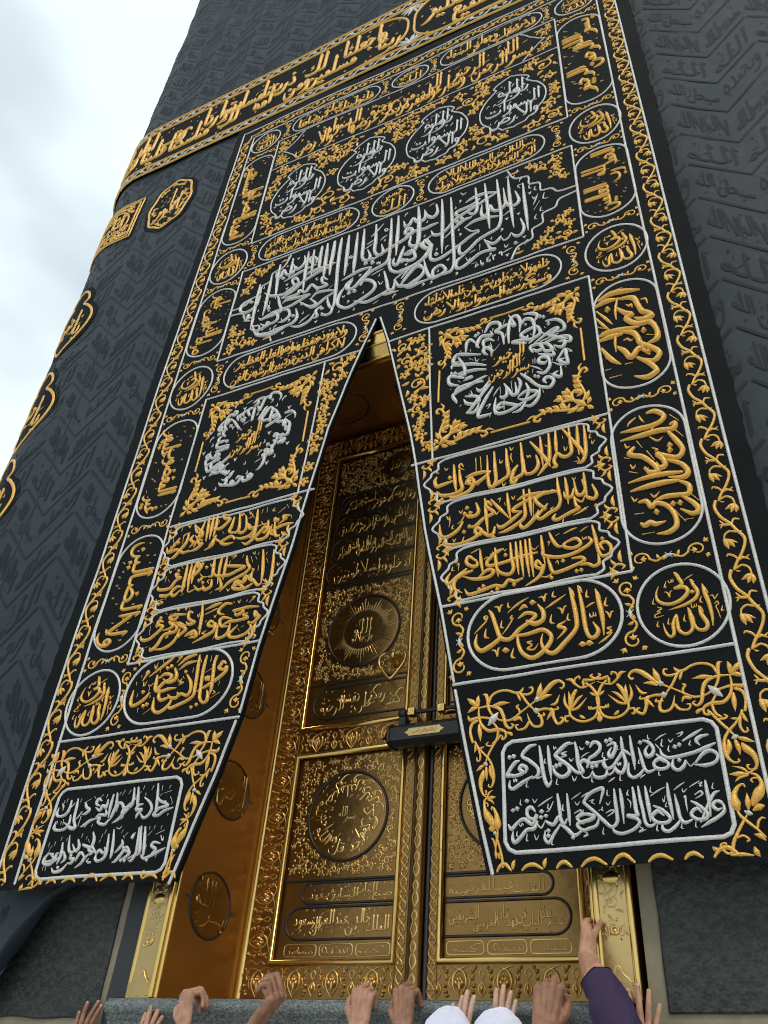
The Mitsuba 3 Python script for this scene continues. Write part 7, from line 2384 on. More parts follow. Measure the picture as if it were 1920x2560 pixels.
for s, (a, b) in ((-1, (-.815, -.712)), (1, (.912, 1.012))):
    add('engraved_strip', box_mesh(a, b, SY, .30, .405 + CZ, 3.66 + CZ, .004), 'gold_pale', FRAME)
    E = Strokes(.7, PROF3)
    strip_relief(E, a + .012, b - .012, .56, 1.10, .0030, 5 + s)
    strip_relief(E, a + .012, b - .012, 1.10, 2.0, .0030, 15 + s)
    add('relief_pattern', E.build(on_plane(SY - .0003)), 'gold_pale', FRAME, smooth=True)
    xi, xo = (b, a) if s < 0 else (a, b)
    for q, (x, r) in enumerate(((xi, .011), (xi + .014 * (-s), .009), (xo, .010))):
        cyl = trimesh.creation.cylinder(r, 3.26, sections=20)
        cyl.apply_translation((x, SY + .004 + (.012 if q == 1 else 0), .405 + 1.63 + CZ))
        add('rail', cyl, 'gold_rail', FRAME, smooth=40)
    # foot plate with an ogee head, studs, and the screw heads above
    c = (a + b) / 2
    w = b - a
    og = [(a - .002, .398), (b + .002, .398), (b + .002, .448), (b - .018, .450), (b - .024, .460), (b - .034, .466), (b - .040, .478), (c + .006, .488), (c, .491), (c - .006, .488), (a + .040, .478), (a + .034, .466), (a + .024, .460), (a + .018, .450), (a - .002, .448)]
    pl = trimesh.creation.extrude_polygon(Polygon(og), .006)
    pl.apply_transform(np.array([[1, 0, 0, 0], [0, 0, -1, SY - .0005], [0, 1, 0, CZ], [0, 0, 0, 1.0]]))
    key = add('foot_plate', pl, 'gold_pale', FRAME)
    E = Strokes(.8, PROF3)
    E.line(og[2:], .0020, step=.01)
    add('plate_edge', E.build(on_plane(SY - .0065)), 'gold_rail', key, smooth=True)
    for x, v in ((a + .012, .442), (b - .012, .442), (c, .480), (a + .012, .41), (b - .012, .41), (c, .41)):
        st = trimesh.creation.icosphere(2, .0032)
        st.apply_translation((x, SY - .0065, v + CZ))
        add('stud', st, 'gold_rail', key, smooth=True)
    for v in (.585, .98):
        ring = trimesh.creation.torus(.0105, .003, 24, 10)
        ring.apply_transform(np.array([[1, 0, 0, c], [0, 0, -1, SY - .002], [0, 1, 0, v + CZ], [0, 0, 0, 1.0]]))
        cap_ = trimesh.creation.icosphere(2, .006)
        cap_.apply_scale((1, .5, 1))
        cap_.apply_translation((c, SY, v + CZ))
        add('bolt_head', cat(ring, cap_), 'gold_rail', FRAME, smooth=40)
    for v in (.735,):                                                    # the half-moon boss above
        d = trimesh.creation.icosphere(3, .026)
        d.apply_scale((1, .35, .8))
        d.apply_translation((c, SY + .002, v + CZ))
        add('boss', d, 'gold_rail', FRAME, smooth=True)
        E = Strokes(.6, PROF3)
        E.curve([(c - .034, v + .02, .6), (c - .02, v - .035), (c, v - .07, .7)], .003, 6).curve([(c + .034, v + .02, .6), (c + .02, v - .035), (c, v - .07, .7)], .003, 6)
        add('relief_pattern', E.build(on_plane(SY)), 'gold_pale', FRAME, smooth=True)
# lintel
lp = Polygon([(-.30, 3.530), (-.085, 3.530), (-.040, 3.585), (-.020, 3.655), (-.085, 3.70), (-.30, 3.70)])   # (minus depth, v): its face leans over
lm = trimesh.creation.extrude_polygon(lp, 1.86)
lm.apply_transform(np.array([[0, 0, 1, -.83], [-1, 0, 0, 0], [0, 1, 0, CZ], [0, 0, 0, 1.0]]))
add('lintel', lm, 'gold_rail', FRAME)
for v, r, dy in ((3.528, .013, .000), (3.585, .008, -.052), (3.655, .010, -.074)):
    cyl = trimesh.creation.cylinder(r, 1.84, sections=20)
    cyl.apply_transform(np.array([[0, 0, 1, .10], [0, 1, 0, SY + dy], [1, 0, 0, v + CZ], [0, 0, 0, 1.0]]))
    add('rail', cyl, 'gold_rail', FRAME, smooth=40)
# jambs and soffit
DY = .62                                                                 # front of the door leaves
add('jamb', box_mesh(-.760, DL, .125, .70, .388 + CZ, 3.56 + CZ), 'gold_smooth', FRAME, label='smooth brown-gold left door jamb')
add('jamb', box_mesh(DR, .960, .125, .70, .388 + CZ, 3.56 + CZ), 'gold_smooth', FRAME)
add('soffit', box_mesh(-.758, .958, .125, .70, DT + CZ, 3.58 + CZ), 'gold_smooth', FRAME)
on_jamb = lambda u, v, h: np.c_[DL + h, u, v + CZ]
JW = ('بسم الله', 'الرحمن', 'الرحيم', 'يا الله', 'يا كريم', 'يا غفور')
for i, v in enumerate((.765, 1.235, 1.705, 2.175, 2.645, 3.115)):
    E = Strokes(.9, PROF5)
    o = circle_pts(.335, v, .135, .122, 56)
    E.raw(np.c_[o, np.full(56, .0052)], True)
    for q in (-1, 1):                                                    # little pins either side
        E.curve([(.335 + q * .140, v, .7), (.335 + q * .185, v, .5)], .004, 3)
        E.curve([(.335 + q * .160, v - .012, .5), (.335 + q * .160, v + .012, .5)], .004, 3)
    key = add('oval_border', E.build(on_jamb), 'dark_rail', FRAME, smooth=True)
    nn, th = 48, np.linspace(0, 2 * np.pi, 48, endpoint=False)
    VV = [on_jamb(np.array([.335]), np.array([v]), np.array([.011]))[0]]
    for rr, hh in ((.5, .010), (.9, .006), (1.0, .0005)):
        VV += list(on_jamb(.335 + .132 * rr * np.cos(th), v + .119 * rr * np.sin(th), np.full(nn, hh)))
    FF = [(0, 1 + g, 1 + (g + 1) % nn) for g in range(nn)]
    for q in range(2):
        for g in range(nn):
            j = (g + 1) % nn
            FF += [(1 + q * nn + g, 1 + (q + 1) * nn + g, 1 + (q + 1) * nn + j), (1 + q * nn + g, 1 + (q + 1) * nn + j, 1 + q * nn + j)]
    add('oval_plate', trimesh.Trimesh(np.array(VV), np.array(FF), process=False), 'gold_plate', key, smooth=True)
    tw = Strokes(.9, PROF3)
    for t in np.linspace(0, 2 * np.pi, 44, endpoint=False):
        x, y = .335 + .135 * math.cos(t), v + .122 * math.sin(t)
        a = t + 1.0
        tw.curve([(x - .006 * math.cos(a), y - .006 * math.sin(a), .5), (x + .006 * math.cos(a), y + .006 * math.sin(a), .5)], .0042, 2)
    add('rope_pattern', tw.build(lambda u, v_, h: on_jamb(u, v_, h + .0035)), 'dark_rail', key, smooth=True)
    F = Strokes(1.2, PROF3)
    text_into(F, JW[i], 0, 0, .21, .175, .0120, warp=lambda a, b: np.c_[.335 + a, v + b], tiers=(0, 4.0), gap=-3, asc=1.3, marks=8, seed=i)
    add('lettering', F.build(lambda u, v_, h: on_jamb(u, v_, h + .0075)), 'gold_relief', key, smooth=True)
on_soffit = lambda u, v, h: np.c_[u, v, DT - h + CZ]
for x in (-.42, .10, .62):
    E = Strokes(.8, PROF5)
    E.raw(np.c_[circle_pts(x, .36, .16, .13, 48), np.full(48, .006)], True)
    add('oval_border', E.build(on_soffit), 'dark_rail', FRAME, smooth=True)
# quarter rounds where the jambs meet the leaves
for x in (DL + .012, DR - .012):
    for dx, r in ((0, .020), (.0, .012)):
        cyl = trimesh.creation.cylinder(r, 3.10, sections=24)
        cyl.apply_translation((x + (0 if r > .015 else (.026 if x < 0 else -.026)), DY - .008, .395 + 1.55 + CZ))
        add('rail', cyl, 'gold_rail', FRAME, smooth=40)
E = Strokes(.35, PROF3)
E.line([(.155, .40), (.155, 3.5)], .0022, step=.3)
# ---------------------------------------------------------------- the two golden door leaves
DY = .60
on_leaf = lambda d=0.0: (lambda u, v, h: np.c_[u, DY + d - h, v + CZ])
MX = .195                                                                 # x -> MX - x turns the left leaf into the right one


def palmettes(E, f, L, W, period, w):
    """A carved band of length L and width W: palmettes in pointed ovals, loops and curled leaves between them. f(a, b) -> plane."""
    n = max(1, round(L / period))
    P = L / n

    def put(pts, ww=1.0, k=4):
        E.curve([(*f(a, b), t) for a, b, t in pts], w * ww, k)
    for i in range(n):
        c = (i + .5) * P
        A = lambda a: c + a * P
        for s in (-1, 1):
            put([(A(0), -.46 * W, .4), (A(s * .13), -.16 * W, 1), (A(s * .15), .08 * W, 1.4), (A(s * .08), .28 * W, 1), (A(-s * .10), .40 * W, .7), (A(-s * .2), .44 * W, .5)])
            put([(A(s * .02), -.20 * W, .4), (A(s * .07), -.02 * W, 1.8), (A(s * .06), .14 * W, .1)], 1.2)
            put([(A(s * .01), -.08 * W, .4), (A(s * .03), .08 * W, 1.5), (A(s * .035), .2 * W, .1)], 1.2)
            put([(A(s * .5), .05 * W, .6), (A(s * .44), .22 * W, .9), (A(s * .5), .36 * W, .7)], .8)
            put([(A(s * .5), -.42 * W, .5), (A(s * .42), -.20 * W, 1), (A(s * .5), .02 * W, .6)], .8)
            for a, b, da, db, t in ((.25, .30, .08, -.10, 1.9), (.34, .08, -.08, .06, 1.7), (.27, -.10, .10, -.05, 1.9), (.36, -.28, -.10, .05, 1.7), (.22, -.36, .10, -.06, 1.5), (.40, .42, -.06, -.10, 1.4)):
                put([(A(s * a), b * W, .2), (A(s * (a + da * .6)), (b + db * .2) * W, t), (A(s * (a + da)), (b + db) * W, .1)], 1.0)
            put([(A(s * .22), .44 * W, .5), (A(s * .33), .28 * W, .8), (A(s * .30), .14 * W, .8), (A(s * .24), .18 * W, .5)], .8)
            put([(A(s * .19), -.20 * W, .5), (A(s * .24), -.02 * W, .9), (A(s * .20), .12 * W, .8), (A(s * .165), .06 * W, .5)], .8)
        put([(A(0), -.36 * W, .4), (A(0), -.12 * W, 1.4), (A(0), .24 * W, .1)], 1.2)
        put([(A(.5), -.34 * W, .3), (A(.5), -.18 * W, 1.6), (A(.5), .0 * W, .2)], 1.1)


def wavy_band(E, f, L, W, period, w):
    n = max(1, round(L / period))
    P = L / n
    for i in range(n):
        for s in (-1, 1):
            E.curve([(*f((i + t) * P, s * W * .36 * math.cos(t * 2 * math.pi)), 1) for t in np.linspace(0, 1, 9)], w, 2)
        for s in (-1, 1):
            E.curve([(*f((i + .5) * P, s * W * .05), .3), (*f((i + .45) * P, s * W * .2), 1.5), (*f((i + .35) * P, s * W * .1), .2)], w, 3)
            E.curve([(*f((i + .02) * P, s * W * .05), .3), (*f((i + .06) * P, s * W * .22), 1.5), (*f((i + .16) * P, s * W * .1), .2)], w, 3)


LEAFTEXT = {-1: (('ادخلوها بسلام آمنين', 'جعل الله الكعبة البيت الحرام قياما للناس والشهر الحرام', 'رب أدخلني مدخل صدق وأخرجني مخرج صدق', 'وقال ربكم ادعوني أستجب لكم'), 'كتب ربكم على نفسه الرحمة', 'الملك خالد بن عبدالعزيز آل سعود', 'صنع الباب السابق في عهد', 'الله جل جلاله'),
            1: (('بسم الله الرحمن الرحيم', 'يا حي يا قيوم', 'الله أكبر', 'ربنا آتنا في الدنيا حسنة'), 'قل يا عبادي الذين أسرفوا', 'صنع هذا الباب في عهد خادم الحرمين الشريفين', 'الملك عبدالعزيز سنة', 'محمد رسول الله')}
for s, name, lab in ((-1, 'door_leaf', 'wide golden door leaf with sunburst medallion seen between the curtain halves'), (1, 'door_leaf', 'narrow visible strip of golden door leaf to the right of the centre post')):
    KEY = thing(name, lab, 'door', 'leaves of the golden double door')
    X = (lambda x: x) if s < 0 else (lambda x: MX - x)
    R = lambda x0, x1, v0, v1, y0, y1, r=0: box_mesh(min(X(x0), X(x1)), max(X(x0), X(x1)), y0, y1, v0 + CZ, v1 + CZ, r)
    XO, XI = -.545, .0                                                    # the panels' sides
    add('panel_field', R(-.690, .055, .405, 3.515, DY + .014, DY + .07), 'gold_plate', KEY)
    for nm, (x0, x1, v0, v1) in (('stile', (-.690, XO - .012, .405, 3.515)), ('stile', (XI + .010, .056, .405, 3.515)), ('rail', (XO - .012, XI + .010, .405, .598)), ('rail', (XO - .012, XI + .010, 1.474, 1.596)), ('rail', (XO - .012, XI + .010, 3.345, 3.515))):
        add(nm, R(x0, x1, v0, v1, DY, DY + .03, .002), 'gold_plate', KEY)
    E = Strokes(1.25, PROF5)
    palmettes(E, lambda a, b: (X(-.618) + b * (-s), .60 + a), 2.88, .118, .17, .0050)
    palmettes(E, lambda a, b: (X(-.685 + a), .535 + b), .69, .118, .185, .0050)
    palmettes(E, lambda a, b: (X(XO + a), 1.535 + b), XI - XO, .108, .18, .0048)
    palmettes(E, lambda a, b: (X(-.685 + a), 3.43 + b), .69, .14, .18, .0050)
    add('palmette_pattern', E.build(on_leaf()), 'gold_relief', KEY, smooth=True)
    E = Strokes(1.3, PROF5)
    wavy_band(E, lambda a, b: (X(.032) + b, .42 + a), 3.06, .040, .085, .0034)
    add('winding_pattern', E.build(on_leaf()), 'gold_relief', KEY, smooth=True)
    for v0, v1 in ((.604, 1.470), (1.602, 3.340)):                         # mouldings round the panels
        loop = [(X(XO - .004), v0), (X(XI + .002), v0), (X(XI + .002), v1), (X(XO - .004), v1)]
        if s > 0: loop = loop[::-1]
        add('moulding', sweep(round_profile(.0115, .016, 9) if s < 0 else round_profile(.0115, .016, 9), [(x, v + CZ, DY) for x, v in loop], True), 'gold_rail', KEY, smooth=40)
        for k in range(5):
            for x in (XO - .004, XI + .002):
                st = trimesh.creation.icosphere(1, .0030)
                st.apply_translation((X(x), DY - .016, v0 + (k + .3) * (v1 - v0) / 5 + CZ))
                add('stud', st, 'gold_rail', KEY, smooth=True)
    F0 = on_leaf(.0135)
    cx1, cv1, r1 = -.272, 2.115, .200
    cx2, cv2, r2 = -.262, 1.185, .192
    up = sbox(XO + .012, 1.850, XI - .012, 2.395).difference(Point(cx1, cv1).buffer(r1 + .008))
    lo = sbox(XO + .012, .932, XI - .012, 1.455).difference(Point(cx2, cv2).buffer(r2 + .008))
    tp = sbox(XO + .012, 3.055, XI - .012, 3.325).difference(Point(-.150, 3.20).buffer(.092))
    E = Strokes(1.2, PROF3)
    for k, reg in enumerate((up, lo, tp)):
        reg = affinity.scale(reg, s * -1.0, 1, origin=(MX / 2, 0)) if s > 0 else reg
        arabesque(E, reg, .0115, .028, .0034, seed=60 + k + s, tries=5200, leaves=4, most=230)
    add('scroll_pattern', E.build(F0), 'gold_relief', KEY, smooth=True)
    # dark bars and pill outlines
    E = Strokes(.9, PROF5)
    for v in (2.405, 1.838, .918):
        E.line([(X(XO + .008), v), (X(XI - .008), v)], .0058, step=.2)
    xr = X(XI - .010)

    def open_pill(v0, v1, x0):
        r = (v1 - v0) / 2
        a = circle_pts(x0 + r, (v0 + v1) / 2, r, n=18, t0=90, t1=269.9)
        pts = [(XI - .010, v1)] + [tuple(p) for p in a] + [(XI - .010, v0)]
        pts = [(X(x), v) for x, v in pts]
        E.raw(np.c_[np.array(pts), np.full(len(pts), .0058)])
    spots = [(.690, .812, -.505), (.826, .908, -.445), (1.652, 1.812, -.510)] + [(2.424 + i * .158, 2.424 + i * .158 + .148, -.535 + i * .012) for i in range(4)]
    for a, b, x0 in spots:
        open_pill(a, b, x0)
    E.curve([(X(XO + .02), 2.62, 1), (X(-.50), 2.92, 1), (X(-.36), 3.10, 1), (X(-.20), 3.26, 1), (X(-.04), 3.32, 1)], .0045, 6)
    for it in E.items:
        one = Strokes(.9, PROF5)
        one.items = [it]
        add('dark_rail', one.build(F0), 'dark_rail', KEY, smooth=True)
    F = Strokes(1.0, PROF3)
    tx = LEAFTEXT[s]
    lines = [(tx[2], .690, .812, -.485), (tx[3], .826, .908, -.425), (tx[1], 1.652, 1.812, -.48)] + [(tx[0][i], 2.424 + i * .158, 2.424 + i * .158 + .148, -.50) for i in range(4)]
    for i, (t, a, b, x0) in enumerate(lines):
        xa, xb = sorted((X(x0), X(XI - .018)))
        n = t.count(' ')
        text_into(F, t, (xa + xb) / 2, (a + b) / 2, (xb - xa) * .96, (b - a) * .82, .0082 if i != 1 else .0058, tiers=(0, 3.4) if n > 2 else (0, 1.2), ov=.24 if n > 2 else .1, gap=.1, k=4, marks=26, seed=i)
    for j in range(3):
        xa, xb = sorted((X(XO + .05 + j * .16), X(XO + .19 + j * .16)))
        text_into(F, ('صنعه أحمد', 'سنة ١٣٩٨'.replace('١٣٩٨', ''), 'كتبه')[j].strip(), (xa + xb) / 2, .650, .12, .026, .0036, k=3, marks=10, seed=j)
        E2 = Strokes(.5, PROF3)
    add('lettering', F.build(F0), 'gold_relief', KEY, smooth=True)
    E = Strokes(.5, PROF3)
    for j in range(3):
        xa, xb = sorted((X(XO + .045 + j * .165), X(XO + .195 + j * .165)))
        o = pill_pts((xa + xb) / 2, .650, xb - xa, .046, r=.016, n=5)
        E.raw(np.c_[o, np.full(len(o), .0025)], True)
    add('plate_edge', E.build(F0), 'gold_relief', KEY, smooth=True)
    # the medallions
    def disc(cx, cv, r, lift, nm, mat):
        n = 72
        t = np.linspace(0, 2 * np.pi, n, endpoint=False)
        V = [(X(cx), DY + .014 - lift - .003, cv + CZ)]
        for rr, yy in ((r * .5, lift + .002), (r * .92, lift), (r, 0)):
            V += [(X(cx) + rr * math.cos(a), DY + .014 - yy, cv + rr * math.sin(a) + CZ) for a in t]
        Fc = [(0, 1 + (i + 1) % n, 1 + i) for i in range(n)]
        for q in range(2):
            for i in range(n):
                j = (i + 1) % n
                a, b = 1 + q * n, 1 + (q + 1) * n
                Fc += [(a + i, a + j, b + j), (a + i, b + j, b + i)]
        return add(nm, trimesh.Trimesh(np.array(V), np.array(Fc), process=False), mat, KEY, smooth=True)

    def rope(cx, cv, r, w, parent):
        E = Strokes(.95, PROF5)
        E.raw(np.c_[circle_pts(X(cx), cv, r, n=80), np.full(80, w)], True)
        for t in np.linspace(0, 2 * np.pi, int(2 * np.pi * r / .011), endpoint=False):
            x, y = X(cx) + r * math.cos(t), cv + r * math.sin(t)
            E.curve([(x - .006 * math.cos(t + .9), y - .006 * math.sin(t + .9), .6), (x + .006 * math.cos(t + .9), y + .006 * math.sin(t + .9), .6)], w * .75, 2)
        add('rope_pattern', E.build(on_leaf(.010)), 'dark_rail', parent, smooth=True)
    M1 = disc(cx1, cv1, r1, .006, 'sunburst_medallion', 'gold_plate')
    rope(cx1, cv1, r1, .0060, M1)
    rope(cx1, cv1, .104, .0045, M1)
    E = Strokes(.8, PROF3)
    for i in range(60):
        a = i * 2 * math.pi / 60
        q = i % 5
        ro = .185 if q == 0 else .160 if q in (1, 4) else .142
        E.curve([(X(cx1) + .112 * math.cos(a), cv1 + .112 * math.sin(a), .9), (X(cx1) + ro * math.cos(a), cv1 + ro * math.sin(a), .4)], .0032, 2)
    add('ray_pattern', E.build(on_leaf(.006)), 'gold_relief', M1, smooth=True)
    F = Strokes(1.0, PROF3)
    ok = lambda x, y: math.hypot(x - X(cx1), y - cv1) < .092
    text_into(F, 'الله', X(cx1), cv1 + .02, .10, .085, .0075, k=4, marks=6, inside=ok)
    text_into(F, 'جل جلاله', X(cx1), cv1 - .045, .12, .06, .006, k=4, marks=8, inside=ok)
    add('lettering', F.build(on_leaf(.005)), 'gold_relief', M1, smooth=True)
    M2 = disc(cx2, cv2, r2, .006, 'round_medallion', 'gold_plate')
    rope(cx2, cv2, r2, .0060, M2)
    rope(cx2, cv2, .066, .0042, M2)
    F = Strokes(1.0, PROF3)

    def warp(a, b):
        t = -math.pi / 2 - (.5 - a) * 2 * math.pi * .985
        r = r2 * .93 - (b + .5) * (r2 * .93 - .078)
        return np.c_[X(cx2) + r * np.cos(t), cv2 + r * np.sin(t)]
    text_into(F, 'قل هو الله أحد الله الصمد لم يلد ولم يولد ولم يكن له كفوا أحد' if s < 0 else 'محمد رسول الله والذين معه أشداء على الكفار رحماء بينهم', 0, 0, 1, 1, .0088, warp=warp, asc=.8, tiers=(0, 3.6), ov=.3, gap=0, marks=40, k=4)
    text_into(F, 'بسم الله', X(cx2), cv2, .085, .07, .0055, k=4, tiers=(0, 2.5), gap=-2)
    add('lettering', F.build(on_leaf(.006)), 'gold_relief', M2, smooth=True)
    M3 = disc(-.150, 3.20, .085, .006, 'small_medallion', 'gold_plate')
    rope(-.150, 3.20, .085, .0045, M3)
    F = Strokes(1.0, PROF3)
    text_into(F, 'محمد' if s < 0 else 'الله', X(-.150), 3.20, .11, .075, .008, k=4)
    add('lettering', F.build(on_leaf(.006)), 'gold_relief', M3, smooth=True)
    if s < 0:
        # the centre post
        pst = trimesh.creation.cylinder(.030, 3.10, sections=32)
        pst.apply_scale((1, .8, 1))
        pst.apply_translation((.095, DY - .004, .405 + 1.55 + CZ))
        PK = add('centre_post', pst, 'gold_plate', KEY, smooth=40)
        E = Strokes(.5, PROF3)
        for v in np.arange(.46, 3.45, .11):
            for q in (-1, 1):
                E.curve([(.095, v, .4), (.095 + q * .014, v + .03, 1.2), (.095 + q * .004, v + .055, .5)], .0030, 4)
                E.curve([(.095 + q * .004, v + .06, .4), (.095 + q * .012, v + .08, 1.2), (.095, v + .10, .3)], .0028, 4)
        add('post_pattern', E.build(lambda u, v, h: np.c_[u, DY - .004 - .024 * np.sqrt(np.clip(1 - ((u - .095) / .0305) ** 2, 0, 1)) - h * .8, v + CZ]), 'gold_relief', PK, smooth=True)
        for x, r in ((.060, .004), (.138, .011)):
            cyl = trimesh.creation.cylinder(r, 3.10, sections=20)
            cyl.apply_translation((x, DY + .002, .405 + 1.55 + CZ))
            add('dark_edge', cyl, 'dark_rail', KEY, smooth=40)
        # the ring handle: a knob with a drop-shaped loop
        HX, HV, HY = -.066, 1.905, DY - .05
        knob = trimesh.creation.revolve(np.array([(0, -.062), (.012, -.060), (.019, -.050), (.020, -.040), (.012, -.032), (.014, -.022), (.028, -.010), (.034, .002), (0, .002)]), sections=28)
        knob.apply_transform(np.array([[1, 0, 0, HX], [0, 0, 1, DY], [0, 1, 0, HV + CZ], [0, 0, 0, 1.0]]))
        loop = smooth_curve([(.012, .004, .8), (.040, .016, .9), (.066, -.004, 1.1), (.066, -.045, 1.2), (.038, -.090, 1.2), (0, -.128, 1.25), (-.038, -.090, 1.2), (-.066, -.045, 1.2), (-.066, -.004, 1.1), (-.040, .016, .9), (-.012, .004, .8)], 8)
        V, Fc, kk = [], [], 12
        d = np.gradient(loop[:, :2], axis=0)
        d /= np.hypot(*d.T)[:, None]
        for (x, y, w), (tx_, ty_) in zip(loop, d):
            for q in range(kk):
                a = q * 2 * math.pi / kk
                V.append((HX + x - ty_ * .0062 * w * math.cos(a), HY + .10 * y - .0062 * w * math.sin(a), HV + y + tx_ * .0062 * w * math.cos(a) + CZ))
        for i in range(len(loop) - 1):
            for q in range(kk):
                q2 = (q + 1) % kk
                Fc += [(i * kk + q, (i + 1) * kk + q, (i + 1) * kk + q2), (i * kk + q, (i + 1) * kk + q2, i * kk + q2)]
        hk = add('ring_handle', cat(knob, trimesh.Trimesh(np.array(V), np.array(Fc), process=False)), 'gold_rail', KEY, smooth=50, label='heart-shaped golden ring hanging from a knob')

# ---- the lock across both leaves
LOCK = thing('bar_lock', 'black faceted bar lock with brass plates across the centre post', 'lock')
sec = Polygon([(0, 1.432), (.055, 1.420), (.088, 1.438), (.088, 1.494), (.055, 1.522), (0, 1.522)])
L0, L1, LY = -.020, .335, DY - .040
body = trimesh.creation.extrude_polygon(sec, L1 - L0)
body.apply_transform(np.array([[0, 0, 1, L0], [-1, 0, 0, LY], [0, 1, 0, CZ], [0, 0, 0, 1.0]]))
add('body', body, 'dark_metal', LOCK)
for x, sg in ((L0, -1), (L1, 1)):
    big = trimesh.creation.extrude_polygon(sec.buffer(.006), .012)
    big.apply_transform(np.array([[0, 0, 1, x - .006], [-1, 0, 0, LY], [0, 1, 0, CZ], [0, 0, 0, 1.0]]))
    c = np.array([x + sg * .040, LY - .044, 1.472 + CZ])
    ring = np.array([(x + sg * .006, LY - a, b + CZ) for a, b in np.array(sec.buffer(.003).exterior.coords)[:-1]])
    cone = trimesh.convex.convex_hull(np.vstack([ring, [c + (0, 0, .004)], [c - (0, 0, .004)]]))
    kn = trimesh.creation.icosphere(2, .0075)
    kn.apply_translation(c + (sg * .006, 0, 0))
    add('end_cap', cat(big, cone, kn), 'dark_metal', LOCK, smooth=35)


def lock_plate(cx, cz, W, H, y, tilt, nm, t):
    o = [(-W / 2, 0), (-W / 2 + H * .5, -H * .28), (-W / 2 + H * .55, -H / 2), (W / 2 - H * .55, -H / 2), (W / 2 - H * .5, -H * .28), (W / 2, 0), (W / 2 - H * .5, H * .28), (W / 2 - H * .55, H / 2), (-W / 2 + H * .55, H / 2), (-W / 2 + H * .5, H * .28)]
    p = trimesh.creation.extrude_polygon(Polygon(o), .003)
    c, s_ = math.cos(tilt), math.sin(tilt)
    M = np.array([[1, 0, 0, cx], [0, s_, -c, y], [0, c, s_, cz + CZ], [0, 0, 0, 1.0]])
    p.apply_transform(M)
    k = add(nm, p, 'gold_pale', LOCK)
    F = Strokes(.4, PROF3)
    text_into(F, t, 0, 0, W * .62, H * .55, H * .075, k=3)
    add('lettering', F.build(lambda u, v, h: (np.c_[u, v, h + .003, np.ones_like(u)] @ M.T)[:, :3]), 'gold_plate', k, smooth=True)


lock_plate(.150, 1.466, .185, .034, LY - .0882, 0, 'brass_plate', 'إن الله هو الغني الحميد')
lock_plate(.140, 1.507, .095, .014, LY - .0735, .72, 'brass_plate', 'الله أكبر')
BV, BY = 1.578, LY - .045
bar = trimesh.creation.cylinder(.0095, .285, sections=20)
bar.apply_transform(np.array([[0, 0, 1, .160], [0, 1, 0, BY], [1, 0, 0, BV + CZ], [0, 0, 0, 1.0]]))
add('shackle_bar', bar, 'dark_metal', LOCK, smooth=40)
for x in (.024, .296):
    e = trimesh.creation.revolve(np.array([(0, -.020), (.012, -.019), (.019, -.014), (.0205, 0), (.019, .014), (.012, .019), (0, .020)]), sections=20)
    e.apply_transform(np.array([[0, 0, 1, x], [0, 1, 0, BY], [1, 0, 0, BV + CZ], [0, 0, 0, 1.0]]))
    add('bar_knob', e, 'dark_metal', LOCK, smooth=True)
    add('bracket', box_mesh(x - .018, x + .018, BY - .008, LY, 1.520 + CZ, 1.562 + CZ, .003), 'dark_metal', LOCK)
for x in (.070, .212):
    k = add('brass_block', box_mesh(x - .017, x + .017, BY - .017, BY + .017, BV - .017 + CZ, BV + .017 + CZ, .002), 'gold_rail', LOCK)
    F = Strokes(.5, PROF3)
    text_into(F, 'الله', x, BV, .022, .020, .0022, k=3)
    add('lettering', F.build(lambda u, v, h: np.c_[u, BY - .0172 - h, v + CZ]), 'gold_pale', k, smooth=True)
# ---------------------------------------------------------------- the people: hands that reach up to the sill
def ball(p, r, n=16):
    return m3.Manifold.sphere(r, n).translate([float(a) for a in p])


def bone(p, q, r0, r1):
    return m3.Manifold.batch_hull([ball(p, r0), ball(q, r1)])


def skin_mesh(parts, length=.0035, it=10):
    m = m3.Manifold.batch_boolean(parts, m3.OpType.Add)
    d = m.refine_to_length(length).to_mesh()
    t = trimesh.Trimesh(d.vert_properties[:, :3], d.tri_verts, process=True)
    trimesh.smoothing.filter_taubin(t, lamb=.5, nu=.52, iterations=it)
    return t


FINGERS = {'index': (.0250, .093, (.046, .027, .021), .0088), 'middle': (.0078, .097, (.050, .031, .023), .0090), 'ring': (-.0100, .092, (.046, .029, .022), .0086), 'little': (-.0260, .083, (.036, .021, .019), .0076)}


